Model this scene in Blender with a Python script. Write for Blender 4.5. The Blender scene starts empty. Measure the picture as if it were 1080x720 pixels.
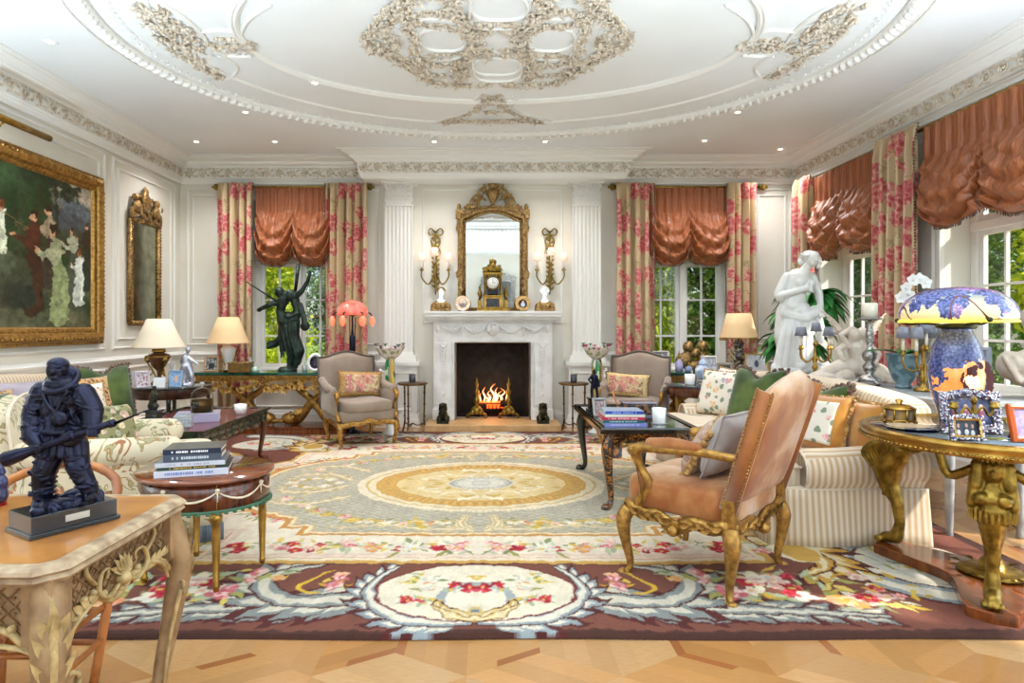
import bpy, math, random
import numpy as np
from math import pi, sin, cos, radians, sqrt, atan2, hypot
from mathutils import Vector, Matrix, Euler, noise
random.seed(7)
R = random.Random(11)
SC = bpy.context.scene
COL = SC.collection
F, CX, CY, H = 650.0, 515.0, 345.0, 1.32          # focal length, vanishing point, eye height

def at(px, py, Y):
    """real point seen in direction (px,py) at depth Y"""
    return Vector(((px - CX) * Y / F, Y, H - (py - CY) * Y / F))

def lin(h):
    h = h.lstrip('#')
    out = []
    for i in (0, 2, 4):
        c = int(h[i:i+2], 16) / 255.0
        out.append(c / 12.92 if c <= 0.04045 else ((c + 0.055) / 1.055) ** 2.4)
    return tuple(out)

# ------------------------------------------------------------------ geometry builder
class G:
    def __init__(s):
        s.v = []; s.f = []; s.mi = []; s.uv = {}; s.T = Matrix.Identity(4); s.m = 0; s.flat = False; s.fl = []
    def at(s, x=0, y=0, z=0, rz=0, rx=0, ry=0, sc=None):
        s.T = Matrix.Translation((x, y, z)) @ Euler((rx, ry, rz)).to_matrix().to_4x4()
        if sc: s.T = s.T @ Matrix.Diagonal((sc[0], sc[1], sc[2], 1))
        return s
    def add(s, vs, fs, uvs=None):
        n = len(s.v); T = s.T
        for p in vs:
            q = T @ Vector(p); s.v.append((q.x, q.y, q.z))
        if uvs:
            for i, u in enumerate(uvs): s.uv[n + i] = u
        for f in fs:
            s.f.append([n + i for i in f]); s.mi.append(s.m); s.fl.append(s.flat)
        return s
    def box(s, x, y, z, sx, sy, sz, tx=1, ty=1):
        """centre, size; tx,ty taper of the top"""
        e = 1e-4*((len(s.f)//6*5) % 13); a, b, c = sx/2+e, sy/2+e*.9, sz/2+e*.8      # no two faces share a plane
        vs = [(x-a, y-b, z-c), (x+a, y-b, z-c), (x+a, y+b, z-c), (x-a, y+b, z-c),
              (x-a*tx, y-b*ty, z+c), (x+a*tx, y-b*ty, z+c), (x+a*tx, y+b*ty, z+c), (x-a*tx, y+b*ty, z+c)]
        o = s.flat; s.flat = True
        s.add(vs, [(3, 2, 1, 0), (4, 5, 6, 7), (0, 1, 5, 4), (1, 2, 6, 5), (2, 3, 7, 6), (3, 0, 4, 7)])
        s.flat = o
        return s
    def bb(s, x0, x1, y0, y1, z0, z1):
        return s.box((x0+x1)/2, (y0+y1)/2, (z0+z1)/2, x1-x0, y1-y0, z1-z0)
    def lathe(s, prof, seg=20, c=(0, 0, 0), sx=1, sy=1, wob=None):
        vs = []; fs = []
        n = len(prof)
        for (r, z) in prof:
            for k in range(seg):
                a = 2*pi*k/seg
                rr = r * (wob(a, z) if wob else 1)
                vs.append((c[0] + rr*cos(a)*sx, c[1] + rr*sin(a)*sy, c[2] + z))
        for i in range(n-1):
            for k in range(seg):
                k2 = (k+1) % seg
                fs.append((i*seg+k, i*seg+k2, (i+1)*seg+k2, (i+1)*seg+k))
        if prof[0][0] > 1e-5: fs.append(tuple(range(seg-1, -1, -1)))
        if prof[-1][0] > 1e-5: fs.append(tuple((n-1)*seg + k for k in range(seg)))
        return s.add(vs, fs)
    def cyl(s, p0, p1, r0, r1=None, seg=10):
        return s.tube([p0, p1], [r0, r0 if r1 is None else r1], seg, sub=0)
    def tube(s, pts, r, seg=8, sub=4, closed=False, flat=1.0, up=None):
        P = [Vector(p) for p in pts]
        rs = list(r) if hasattr(r, '__len__') else [r]*len(P)
        if sub and len(P) > 2:
            Q = []; rq = []; n = len(P)
            rng = n if closed else n-1
            for i in range(rng):
                if closed: a, b, c, d = P[(i-1) % n], P[i], P[(i+1) % n], P[(i+2) % n]; ra, rb = rs[i], rs[(i+1) % n]
                else: a, b, c, d = P[max(i-1, 0)], P[i], P[i+1], P[min(i+2, n-1)]; ra, rb = rs[i], rs[i+1]
                for k in range(sub):
                    t = k/sub; t2 = t*t; t3 = t2*t
                    Q.append(0.5*((2*b) + (c-a)*t + (2*a-5*b+4*c-d)*t2 + (3*b-a-3*c+d)*t3)); rq.append(ra+(rb-ra)*t)
            if not closed: Q.append(P[-1]); rq.append(rs[-1])
            P, rs = Q, rq
        n = len(P); vs = []; fs = []
        t0 = (P[1]-P[0]).normalized()
        u = Vector(up) if up else (Vector((0, 0, 1)) if abs(t0.z) < .9 else Vector((1, 0, 0)))
        u = (u - t0*u.dot(t0)).normalized()
        for i in range(n):
            if closed: t = (P[(i+1) % n]-P[i-1])
            else: t = P[min(i+1, n-1)]-P[max(i-1, 0)]
            if t.length < 1e-9: t = t0.copy()
            t.normalize()
            u = u - t*u.dot(t)
            if u.length < 1e-6: u = Vector((0, 1, 0)) - t*t.y
            u.normalize(); w = t.cross(u)
            for k in range(seg):
                a = 2*pi*k/seg
                q = P[i] + (u*cos(a)*flat + w*sin(a))*rs[i]
                vs.append(tuple(q))
        m = n if closed else n-1
        for i in range(m):
            for k in range(seg):
                k2 = (k+1) % seg; j = (i+1) % n
                fs.append((i*seg+k, i*seg+k2, j*seg+k2, j*seg+k))
        if not closed:
            fs.append(tuple(range(seg-1, -1, -1))); fs.append(tuple((n-1)*seg+k for k in range(seg)))
        return s.add(vs, fs)
    def ell(s, c, r, seg=12, rings=8, rot=None):
        if not hasattr(r, '__len__'): r = (r, r, r)
        M = Euler(rot).to_matrix() if rot else Matrix.Identity(3)
        vs = []; fs = []
        c = Vector(c)
        vs.append(tuple(c + M @ Vector((0, 0, -r[2]))))
        for i in range(1, rings):
            p = -pi/2 + pi*i/rings
            for k in range(seg):
                a = 2*pi*k/seg
                vs.append(tuple(c + M @ Vector((r[0]*cos(p)*cos(a), r[1]*cos(p)*sin(a), r[2]*sin(p)))))
        vs.append(tuple(c + M @ Vector((0, 0, r[2]))))
        for k in range(seg):
            k2 = (k+1) % seg
            fs.append((0, 1+k2, 1+k)); b = 1+(rings-2)*seg; fs.append((b+k, b+k2, len(vs)-1))
            for i in range(rings-2):
                a = 1+i*seg; fs.append((a+k, a+k2, a+seg+k2, a+seg+k))
        return s.add(vs, fs)
    def cap(s, p0, p1, r0, r1=None, seg=10):
        """tapered capsule"""
        r1 = r0 if r1 is None else r1
        p0 = Vector(p0); p1 = Vector(p1)
        s.tube([p0, p1], [r0, r1], seg, sub=0); s.ell(p0, r0, seg, 6); s.ell(p1, r1, seg, 6)
        return s
    def chain(s, pts, rs, seg=10):
        for i in range(len(pts)-1): s.cap(pts[i], pts[i+1], rs[i], rs[i+1], seg)
        return s
    def prism(s, poly, z0, z1, ax='z'):
        n = len(poly)
        def mp(x, y, z): return (x, y, z) if ax == 'z' else ((x, z, y) if ax == 'y' else (z, x, y))
        vs = [mp(x, y, z0) for x, y in poly] + [mp(x, y, z1) for x, y in poly]
        o = s.flat; s.flat = True
        s.add(vs, [tuple(range(n-1, -1, -1)), tuple(range(n, 2*n))] + [(i, (i+1) % n, n+(i+1) % n, n+i) for i in range(n)])
        s.flat = o
        return s
    def grid(s, fn, nu, nv, uvs=(1, 1), cu=False, cv=False):
        vs = []; fs = []; uv = []
        for j in range(nv+1):
            for i in range(nu+1):
                u, v = i/nu, j/nv
                vs.append(tuple(fn(u, v))); uv.append((u*uvs[0], v*uvs[1]))
        w = nu+1
        for j in range(nv):
            for i in range(nu): fs.append((j*w+i, j*w+i+1, (j+1)*w+i+1, (j+1)*w+i))
        return s.add(vs, fs, uv)
    def sweep(s, prof, path, closed=False, nrm=None):
        """moulding: prof [(out, up)] along a planar path; nrm = plane normal of the path. 'out' lies in the plane to the left of travel, 'up' along nrm"""
        nrm = Vector(nrm or (0, 0, 1)); P = [Vector(p) for p in path]; n = len(P); vs = []; k = len(prof)
        for i in range(n):
            if closed or 0 < i < n-1:
                d0 = (P[i]-P[i-1]).normalized(); d1 = (P[(i+1) % n]-P[i]).normalized()
            elif i == 0: d0 = d1 = (P[1]-P[0]).normalized()
            else: d0 = d1 = (P[-1]-P[-2]).normalized()
            a = nrm.cross(d0); b = nrm.cross(d1); o = a+b
            o = o/max(o.length_squared, 1e-6)*2
            for (x, z) in prof: vs.append(tuple(P[i] + o*x + nrm*z))
        fs = []
        for i in range(n if closed else n-1):
            j = (i+1) % n
            for q in range(k-1): fs.append((i*k+q, j*k+q, j*k+q+1, i*k+q+1))
        if not closed: fs += [tuple(range(k)), tuple((n-1)*k+q for q in range(k-1, -1, -1))]
        o = s.flat; s.flat = True; s.add(vs, fs); s.flat = o
        return s
    def leaf(s, p, d, n, L, W, curl=.25, fold=.15, segs=4):
        """pointed leaf from p along d with face normal n"""
        p = Vector(p); d = Vector(d).normalized(); n = Vector(n); n = (n - d*n.dot(d)).normalized(); w = d.cross(n)
        vs = []; fs = []
        for i in range(segs+1):
            t = i/segs; ww = W*.5*sin(pi*min(1, .08+t*.92))**.8 if t < 1 else 0.0
            c = p + d*L*t*(1-.15*curl*t) - n*(curl*L*t*t)
            vs += [tuple(c - w*ww + n*fold*ww), tuple(c), tuple(c + w*ww + n*fold*ww)]
        for i in range(segs):
            a = i*3; fs += [(a, a+1, a+4, a+3), (a+1, a+2, a+5, a+4)]
        return s.add(vs, fs)
    def build(s, name, mats, parent=None, smooth=True, bevel=0, solid=0, sub=0, merge=False, vox=0, vsm=0, ang=40):
        me = bpy.data.meshes.new(name)
        me.from_pydata(s.v, [], s.f)
        mats = mats if isinstance(mats, (list, tuple)) else [mats]
        for m in mats: me.materials.append(m)
        me.polygons.foreach_set('material_index', s.mi)
        me.polygons.foreach_set('use_smooth', [smooth and not f for f in s.fl])
        if s.uv:
            ul = me.uv_layers.new(name='UVMap'); d = np.zeros((len(me.loops), 2), dtype=np.float32)
            li = np.empty(len(me.loops), dtype=np.int32); me.loops.foreach_get('vertex_index', li)
            tab = np.zeros((len(s.v), 2), dtype=np.float32)
            for k, u in s.uv.items(): tab[k] = u
            ul.data.foreach_set('uv', tab[li].ravel())
        o = bpy.data.objects.new(name, me); COL.objects.link(o)
        if parent is not None: o.parent = parent
        if merge:
            m = o.modifiers.new('weld', 'WELD'); m.merge_threshold = .0004
        if vox:
            m = o.modifiers.new('remesh', 'REMESH'); m.mode = 'VOXEL'; m.voxel_size = vox; m.use_smooth_shade = True
            if vsm:
                m = o.modifiers.new('smooth', 'SMOOTH'); m.factor = .5; m.iterations = vsm
        if solid:
            m = o.modifiers.new('solid', 'SOLIDIFY'); m.thickness = solid; m.offset = 0
        if bevel:
            m = o.modifiers.new('bevel', 'BEVEL'); m.width = bevel; m.segments = 2; m.limit_method = 'ANGLE'; m.angle_limit = radians(35)
        if sub:
            m = o.modifiers.new('sub', 'SUBSURF'); m.levels = sub; m.render_levels = sub
        me.update()
        return o

def thing(name, label, cat, loc=(0, 0, 0), rz=0, group=None, sc=None):
    o = bpy.data.objects.new(name, None); COL.objects.link(o)
    o.location = loc; o.rotation_euler = (0, 0, rz); o.empty_display_size = .1
    if sc: o.scale = (sc, sc, sc)
    o['label'] = label; o['category'] = cat
    if group: o['group'] = group
    return o
def tag(o, label, cat, group=None, loc=None, rz=None):
    o['label'] = label; o['category'] = cat
    if group: o['group'] = group
    if loc is not None: o.location = loc
    if rz is not None: o.rotation_euler = (0, 0, rz)
    return o
def struct(o):
    o['kind'] = 'structure'; return o
def kids(o): return [c for c in bpy.data.objects if c.parent == o]
def copy_tree(o, loc=None, rz=None, label=None, group=None, sc=None, parent=None):
    c = o.copy(); COL.objects.link(c)
    if parent is not None: c.parent = parent
    if loc is not None: c.location = loc
    if rz is not None: c.rotation_euler = (0, 0, rz)
    if sc is not None: c.scale = sc if hasattr(sc, '__len__') else (sc, sc, sc)
    if label: c['label'] = label
    if group: c['group'] = group
    for k in kids(o): copy_tree(k, parent=c)
    return c

# ------------------------------------------------------------------ materials
def _rgba(c):
    if isinstance(c, str): c = lin(c)
    return (c[0], c[1], c[2], 1)
MATS = {}
def mat(name, col, rough=.5, metal=0, col2=None, nscale=8, ndet=3, nmix=(.35, .65), bump=0, bscale=60, sheen=0, coat=0, emit=None, estr=0,
        trans=0, ior=1.45, alpha=1, stretch=(1, 1, 1), coords='Object', spec=.5, sss=0, spots=None):
    if name in MATS: return MATS[name]
    m = bpy.data.materials.new(name); m.use_nodes = True; nt = m.node_tree; N = nt.nodes; L = nt.links
    b = N['Principled BSDF']
    b.inputs['Roughness'].default_value = rough; b.inputs['Metallic'].default_value = metal
    b.inputs['Base Color'].default_value = _rgba(col)
    b.inputs['Sheen Weight'].default_value = sheen; b.inputs['Coat Weight'].default_value = coat; b.inputs['Coat Roughness'].default_value = .08
    b.inputs['Transmission Weight'].default_value = trans; b.inputs['IOR'].default_value = ior; b.inputs['Alpha'].default_value = alpha
    b.inputs['Specular IOR Level'].default_value = spec
    if sss: b.inputs['Subsurface Weight'].default_value = sss; b.inputs['Subsurface Scale'].default_value = .02
    if emit: b.inputs['Emission Color'].default_value = _rgba(emit); b.inputs['Emission Strength'].default_value = estr
    tc = N.new('ShaderNodeTexCoord'); mp = N.new('ShaderNodeMapping'); mp.inputs['Scale'].default_value = stretch
    L.new(tc.outputs[coords], mp.inputs['Vector'])
    m['mp'] = mp.name
    if col2 is not None:
        n = N.new('ShaderNodeTexNoise'); n.inputs['Scale'].default_value = nscale; n.inputs['Detail'].default_value = ndet
        L.new(mp.outputs[0], n.inputs['Vector'])
        r = N.new('ShaderNodeValToRGB'); r.color_ramp.elements[0].position = nmix[0]; r.color_ramp.elements[1].position = nmix[1]
        r.color_ramp.elements[0].color = _rgba(col); r.color_ramp.elements[1].color = _rgba(col2)
        L.new(n.outputs['Fac'], r.inputs[0]); L.new(r.outputs[0], b.inputs['Base Color'])
    if bump:
        n2 = N.new('ShaderNodeTexNoise'); n2.inputs['Scale'].default_value = bscale; n2.inputs['Detail'].default_value = 2
        L.new(mp.outputs[0], n2.inputs['Vector'])
        bp = N.new('ShaderNodeBump'); bp.inputs['Strength'].default_value = bump; bp.inputs['Distance'].default_value = .01
        L.new(n2.outputs['Fac'], bp.inputs['Height']); L.new(bp.outputs[0], b.inputs['Normal'])
    MATS[name] = m
    return m

class NT:
    """tiny node graph helper"""
    def __init__(s, name, rough=.6, **kw):
        s.m = mat(name, (.5, .5, .5), rough, **kw); s.N = s.m.node_tree.nodes; s.L = s.m.node_tree.links
        s.b = s.N['Principled BSDF']; s.tc = s.N.new('ShaderNodeTexCoord')
    def co(s, which='UV', scale=(1, 1, 1), rot=(0, 0, 0), loc=(0, 0, 0)):
        m = s.N.new('ShaderNodeMapping'); m.inputs['Scale'].default_value = scale; m.inputs['Rotation'].default_value = rot
        m.inputs['Location'].default_value = loc
        s.L.new(s.tc.outputs[which], m.inputs['Vector']); return m.outputs[0]
    def noise(s, v, scale, det=2, out='Fac', dist=0):
        n = s.N.new('ShaderNodeTexNoise'); n.inputs['Scale'].default_value = scale; n.inputs['Detail'].default_value = det
        n.inputs['Distortion'].default_value = dist
        s.L.new(v, n.inputs['Vector']); return n.outputs[out]
    def vor(s, v, scale, out='Distance', rnd=1, feat='F1'):
        n = s.N.new('ShaderNodeTexVoronoi'); n.inputs['Scale'].default_value = scale; n.inputs['Randomness'].default_value = rnd; n.feature = feat
        s.L.new(v, n.inputs['Vector']); return n.outputs[out]
    def wave(s, v, scale, dist=0, dir='X', prof='SIN'):
        n = s.N.new('ShaderNodeTexWave'); n.inputs['Scale'].default_value = scale; n.inputs['Distortion'].default_value = dist
        n.bands_direction = dir; n.wave_profile = prof
        s.L.new(v, n.inputs['Vector']); return n.outputs['Fac']
    def ramp(s, f, stops, const=False):
        r = s.N.new('ShaderNodeValToRGB'); cr = r.color_ramp
        if const: cr.interpolation = 'CONSTANT'
        while len(cr.elements) < len(stops): cr.elements.new(.5)
        for e, (p, c) in zip(cr.elements, stops): e.position = p; e.color = _rgba(c)
        s.L.new(f, r.inputs[0]); return r.outputs[0]
    def mix(s, f, a, b, mode='MIX'):
        n = s.N.new('ShaderNodeMix'); n.data_type = 'RGBA'; n.blend_type = mode
        for k, v in ((0, f), (6, a), (7, b)):
            if isinstance(v, (int, float)): n.inputs[k].default_value = v
            elif isinstance(v, (str, tuple)): n.inputs[k].default_value = _rgba(v)
            else: s.L.new(v, n.inputs[k])
        return n.outputs[2]
    def math(s, op, a, b=None):
        n = s.N.new('ShaderNodeMath'); n.operation = op
        for k, v in ((0, a), (1, b)):
            if v is None: continue
            if isinstance(v, (int, float)): n.inputs[k].default_value = v
            else: s.L.new(v, n.inputs[k])
        return n.outputs[0]
    def xyz(s, v):
        n = s.N.new('ShaderNodeSeparateXYZ'); s.L.new(v, n.inputs[0]); return n.outputs
    def warp(s, v, amt, scale):
        n = s.noise(v, scale, 2, 'Color'); a = s.N.new('ShaderNodeVectorMath'); a.operation = 'MULTIPLY_ADD'
        s.L.new(n, a.inputs[0]); a.inputs[1].default_value = (amt,)*3; s.L.new(v, a.inputs[2]); return a.outputs[0]
    def bump(s, h, st=.5, d=.01):
        n = s.N.new('ShaderNodeBump'); n.inputs['Strength'].default_value = st; n.inputs['Distance'].default_value = d
        s.L.new(h, n.inputs['Height']); s.L.new(n.outputs[0], s.b.inputs['Normal'])
    def out(s, c):
        s.L.new(c, s.b.inputs['Base Color']); return s.m

M_white = mat('painted_plaster', '#eceae6', .55, col2='#e9e5da', nscale=1.5)
M_ceil = mat('ceiling_plaster', '#eef0f0', .7, col2='#e9ebea', nscale=1.2)
M_orn = mat('ornament_plaster', '#e0d5c4', .6, col2='#b8a48b', nscale=25, ndet=2, nmix=(.42, .7))  # beige glaze; darker blotches put occlusion shading into the colour
M_wall = mat('cream_wall_paint', '#e4e0d6', .6, col2='#e0dacd', nscale=2)
M_trim = mat('white_woodwork', '#edebe6', .4)
M_marble = mat('carved_white_marble', '#eceae8', .35, col2='#d3d2d0', nscale=6, ndet=6, nmix=(.45, .75))
M_statue = mat('statuary_marble', '#e2e3e3', .4, col2='#d0cfcd', nscale=5, sss=0)
M_warmst = mat('aged_alabaster', '#dccfc2', .5, col2='#c4b4a4', nscale=9, ndet=5)
M_gold = mat('gilded_wood', '#c0944c', .34, .7, col2='#8a6430', nscale=30, ndet=3, bump=.35, bscale=90)
M_gold2 = mat('antique_gilt', '#b4935c', .4, .7, col2='#6f5230', nscale=40, bump=.4, bscale=120)
M_brass = mat('polished_brass', '#b8954c', .26, .9, col2='#8f6c2c', nscale=12)
M_giltb = mat('satin_gilt_bronze', '#a3853a', .35, .8, col2='#6c541f', nscale=22, bump=.2, bscale=70)
M_silver = mat('silver', '#c4c2c0', .25, .95, col2='#7d7a78', nscale=45, bump=.3, bscale=160)
M_bronze = mat('dark_patina_bronze', '#2a2c44', .3, .7, col2='#171722', nscale=14, bump=.25, bscale=55)
M_bronzeg = mat('green_patina_bronze', '#34443c', .38, .6, col2='#1c2420', nscale=12, bump=.2)
M_bronzeb = mat('black_bronze', '#20241f', .35, .6, col2='#3a3a26', nscale=20)
M_mahog = mat('mahogany', '#6d3219', .22, col2='#3c180b', nscale=6, ndet=5, stretch=(1, 9, 1), coat=.5)
M_wal = mat('walnut', '#8c4a20', .25, col2='#5a2b10', nscale=5, ndet=5, stretch=(8, 1, 1), coat=.4)
M_dark = mat('ebonised_wood', '#1c211d', .2, coat=.6, col2='#0e100e', nscale=9)
M_gmarb = mat('green_marble', '#1f5a4a', .15, col2='#0c3328', nscale=10, ndet=8, coat=.4)
M_black = mat('black_lacquer', '#131715', .12, coat=.8)
M_glass = mat('clear_glass', '#ffffff', .02, trans=1, ior=1.3, spec=.5)
M_mirror = mat('mirror_glass', '#d5d7d4', .03, 1)
M_amirror = mat('antique_mirror_glass', '#a8ab98', .12, 1, col2='#83866f', nscale=7)
M_paper = mat('page_edges', '#e9e2d2', .8, col2='#d6ccb6', nscale=3, stretch=(1, 1, 90))
M_ivory = mat('ivory_wax', '#f0e9dc', .45, sss=0)
M_taupe = mat('taupe_satin', '#9b8878', .45, col2='#8a7767', nscale=5, sheen=.3, bump=.1, bscale=10)
M_green = mat('green_velvet', '#566b28', .75, col2='#2c4012', nscale=5, ndet=2, sheen=.25, nmix=(.35, .6))
M_fringe = mat('brown_tassel_fringe', '#8d7566', .9, col2='#4a352a', nscale=70, bump=.6, bscale=150)
M_gfringe = mat('gold_tassel_fringe', '#cba36a', .8, col2='#9a6f3a', nscale=60, bump=.6, bscale=150)
M_ochre = mat('ochre_velvet', '#c78a2e', .6, col2='#a06218', nscale=6, sheen=.5)
M_leafg = mat('glossy_leaf', '#3a8c3c', .35, col2='#1c5a26', nscale=6)
M_white2 = mat('white_porcelain', '#f2f1f0', .15, coat=.5)
M_bark = mat('bark', '#5a4a38', .9, col2='#3a2d20', nscale=12)
# ================================================================== SHELL
XL, XR, YB, YF, ZC = -4.2, 4.22, 8.4, -2.6, 3.59
WT = .36
# ---- parquet floor -------------------------------------------------
def srgb_arr(h): return np.array(lin(h))
def floor():
    rr = random.Random(3); s = .34; hgt = s*sqrt(3); vs = []; fs = []; cols = []
    base = ['#dca468', '#d29a5e', '#dfac74', '#cc9256', '#d7a064', '#e2b37c']
    def quad(ps, c):
        n = len(vs)
        for p in ps: vs.append((p[0], p[1], 0))
        fs.append((n, n+1, n+2, n+3)); cols.append(c)
    nrow = int((YB-YF)/(1.5*s))+3
    for r in range(nrow):
        cy = YF + r*1.5*s; off = (r % 2)*hgt/2
        for q in range(int(9.4/hgt)+2):
            c = np.array((XL-.3+off+q*hgt, cy))
            v = [c + s*np.array((-sin(k*pi/3), cos(k*pi/3))) for k in range(6)]
            for kk, k in enumerate((0, 2, 4)):
                o, a, b = c, v[k]-c, v[(k+2) % 6]-c     # lozenge between two long diagonals' spokes
                if rr.random() < .5: a, b = b, a
                n = 3; dark = rr.random() < .4; f = .13 if dark else 0
                tone = np.array(lin(base[(r*2+q+kk*2) % 6]))
                for i in range(n):
                    t0 = f+(1-f)*i/n; t1 = f+(1-f)*(i+1)/n
                    quad([o+a*t0, o+a*t1, o+a*t1+b, o+a*t0+b], tone*.68*rr.uniform(.86, 1.1))
                if f:
                    quad([o, o+a*f, o+a*f+b*.6, o+b*.6], np.array(lin('#a9683c'))*rr.uniform(.6, .8))
                    quad([o+b*.6, o+a*f+b*.6, o+a*f+b, o+b], tone*.68)
    me = bpy.data.meshes.new('floor'); me.from_pydata(vs, [], fs)
    ca = me.color_attributes.new('wood', 'FLOAT_COLOR', 'CORNER'); arr = np.ones((len(fs)*4, 4), np.float32)
    arr[:, :3] = np.repeat(np.array(cols), 4, axis=0); ca.data.foreach_set('color', arr.ravel())
    n = NT('oak_parquet', .22)
    at_ = n.N.new('ShaderNodeAttribute'); at_.attribute_name = 'wood'
    no = n.noise(n.co('Object', (3, 40, 1), (0, 0, .6)), 3, 4)
    n.out(n.mix(.5, at_.outputs['Color'], n.ramp(no, [(.3, '#c08c58'), (.7, '#ecd0a8')]), 'MULTIPLY'))
    n.out(n.mix(n.ramp(n.noise(n.co('Object', (5, 60, 1), (0, 0, .9)), 4, 5), [(.4, (0, 0, 0)), (.75, (.4, .4, .4))]), at_.outputs['Color'], '#9a6434'))
    n.b.inputs['Coat Weight'].default_value = .3
    me.materials.append(n.m); o = bpy.data.objects.new('floor', me); COL.objects.link(o); struct(o)
floor()

# ---- walls ------------------------------------------------------------
W1, W2 = (-3.22, -2.02), (2.08, 3.28)           # openings in the fireplace wall
W3, W4 = (6.48, 7.76), (4.40, 5.70)             # openings in the right wall
WZ0, WZ1 = .70, 3.05
def wall_with_holes(name, a0, a1, holes, mk, zt=ZC):
    """mk(a0,a1,z0,z1) -> box bounds"""
    g = G(); hs = sorted(holes); cur = a0
    for (h0, h1, z0, z1) in hs:
        g.bb(*mk(cur, h0, 0, zt))
        if z0 > 0: g.bb(*mk(h0, h1, 0, z0))
        g.bb(*mk(h0, h1, z1, zt)); cur = h1
    g.bb(*mk(cur, a1, 0, zt))
    return struct(g.build(name, M_wall))
FO = (-.49, .61)    # firebox opening in x
wall_with_holes('wall_back', XL-WT, XR+WT, [W1+(WZ0, WZ1), W2+(WZ0, WZ1), (FO[0], FO[1], 0.1, 1.12)], lambda a, b, c, d: (a, b, YB, YB+WT, c, d))
wall_with_holes('wall_right', YF, YB, [W3+(WZ0, WZ1), W4+(WZ0, WZ1), (1.2, 3.4, .1, WZ1), (-1.6, .6, .1, WZ1)], lambda a, b, c, d: (XR, XR+WT, a, b, c, d))
g = G(); g.bb(XL-WT, XL, YF, YB, 0, ZC); struct(g.build('wall_left', M_wall))
wall_with_holes('wall_front', XL-WT, XR+WT, [(-3.4, -1.2, .1, 2.5), (1.2, 3.4, .1, 2.5)], lambda a, b, c, d: (a, b, YF-WT, YF, c, d))
g = G(); g.bb(XL-WT, XR+WT, YF-WT, YB+WT, ZC, ZC+.2); struct(g.build('ceiling', M_ceil))

# ---- mouldings ----------------------------------------------------------
cprof = [(0, -.33), (.035, -.33), (.04, -.30), (.055, -.285), (.055, -.275), (.075, -.262), (.075, -.25), (.085, -.13), (.11, -.125), (.115, -.105), (.16, -.085),
         (.17, -.07), (.17, -.055), (.24, -.03), (.25, -.02), (.25, -.012), (.31, -.01), (.31, 0), (0, 0)]
BX0, BX1, BY = -1.62, 1.76, 8.09
cpath = [(XR, YF, ZC), (XR, YB, ZC), (BX1, YB, ZC), (BX1, BY, ZC), (BX0, BY, ZC), (BX0, YB, ZC), (XL, YB, ZC), (XL, YF, ZC)]
g = G(); g.sweep(cprof, cpath); g.bb(BX0, BX1, BY, YB, ZC-.33, ZC); struct(g.build('trim_1', M_trim))
# scrolled acanthus frieze on the cornice
def frieze():
    g = G(); rr = random.Random(5)
    def unit(o, d, w, flip):
        """o centre on the frieze, d along, w outward (near horizontal)"""
        o = Vector(o); d = Vector(d); w = Vector(w); up = d.cross(w) if d.cross(w).z > 0 else -d.cross(w)
        sg = -1 if flip else 1
        sp = []
        for i in range(15):
            t = i/14; a = pi*.9 + t*2*pi*1.5; r = .052*(1-t*.72)
            sp.append(o + d*(cos(a)*r*sg) + up*(sin(a)*r*sg) + w*.006)
        g.tube(sp, [.011-.004*i/14 for i in range(15)], 5, sub=0)
        g.ell(o + w*.008, (.014, .014, .014), 6, 4)
        for k in range(7):
            a = pi*.9 + k*.85; p = o + d*cos(a)*.045*sg + up*sin(a)*.045*sg + w*.01
            dr = (d*cos(a+.9*sg) + up*sin(a+.9)*sg)
            g.leaf(p, dr, w, .035, .024, .1, .3, 3)
        g.leaf(o + d*.05 - up*.045*sg + w*.008, d - up*.0, w, .09, .03, -.1, .3, 3)
        g.leaf(o + d*.06 + up*.02*sg + w*.008, d + up*.5*sg, w, .06, .03, -.1, .3, 3)
    L = .175
    def run(p, q, w):
        p = Vector(p); q = Vector(q); n = max(1, round((q-p).length/L)); d = (q-p).normalized()
        for i in range(n): unit(p + (q-p)*((i+.5)/n), d, w, i % 2)
    z = ZC-.19; o = .083
    run((XR-o, 2.6, z), (XR-o, YB-o, z), (-1, 0, 0)); run((XL+o, YB-o, z), (XL+o, 2.6, z), (1, 0, 0))
    run((XL+o, YB-o, z), (BX0-o, YB-o, z), (0, -1, 0)); run((BX1+o, YB-o, z), (XR-o, YB-o, z), (0, -1, 0))
    run((BX0-o, BY-o, z), (BX1+o, BY-o, z), (0, -1, 0)); run((BX0-o, YB-o, z), (BX0-o, BY-o, z), (-1, 0, 0))
    return struct(g.build('trim_2', M_orn, smooth=True))
frieze()
# chair rail, baseboard
rail = [(0, -.05), (.012, -.05), (.02, -.03), (.035, -.01), (.04, .005), (.025, .02), (.02, .035), (0, .04)]
base = [(0, 0), (.03, 0), (.03, .14), (.02, .16), (.015, .19), (0, .2)]
for nm, pr, z in (('trim_3', rail, .95), ('baseboard_back', base, 0)):
    g = G()
    zz = z
    for a, b in (((XR, YB, zz), (W2[1]+.08, YB, zz)), ((W2[0]-.08, YB, zz), (1.62, YB, zz)), ((-1.5, YB, zz), (W1[1]+.08, YB, zz)), ((W1[0]-.08, YB, zz), (XL, YB, zz))):
        g.sweep(pr, [a, b])
    if z == 0:
        g.sweep(pr, [(W2[1]+.08, YB, 0), (W2[0]-.08, YB, 0)]); g.sweep(pr, [(W1[1]+.08, YB, 0), (W1[0]-.08, YB, 0)])
        g.sweep(pr, [(1.0, YB, 0), (.9, YB, 0)])
    struct(g.build(nm, M_trim))
g = G(); g.sweep(rail, [(XL, YB, .95), (XL, YF, .95)]); struct(g.build('trim_4', M_trim))
g = G(); g.sweep(base, [(XL, YB, 0), (XL, YF, 0)]); struct(g.build('baseboard_left', M_trim))
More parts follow.
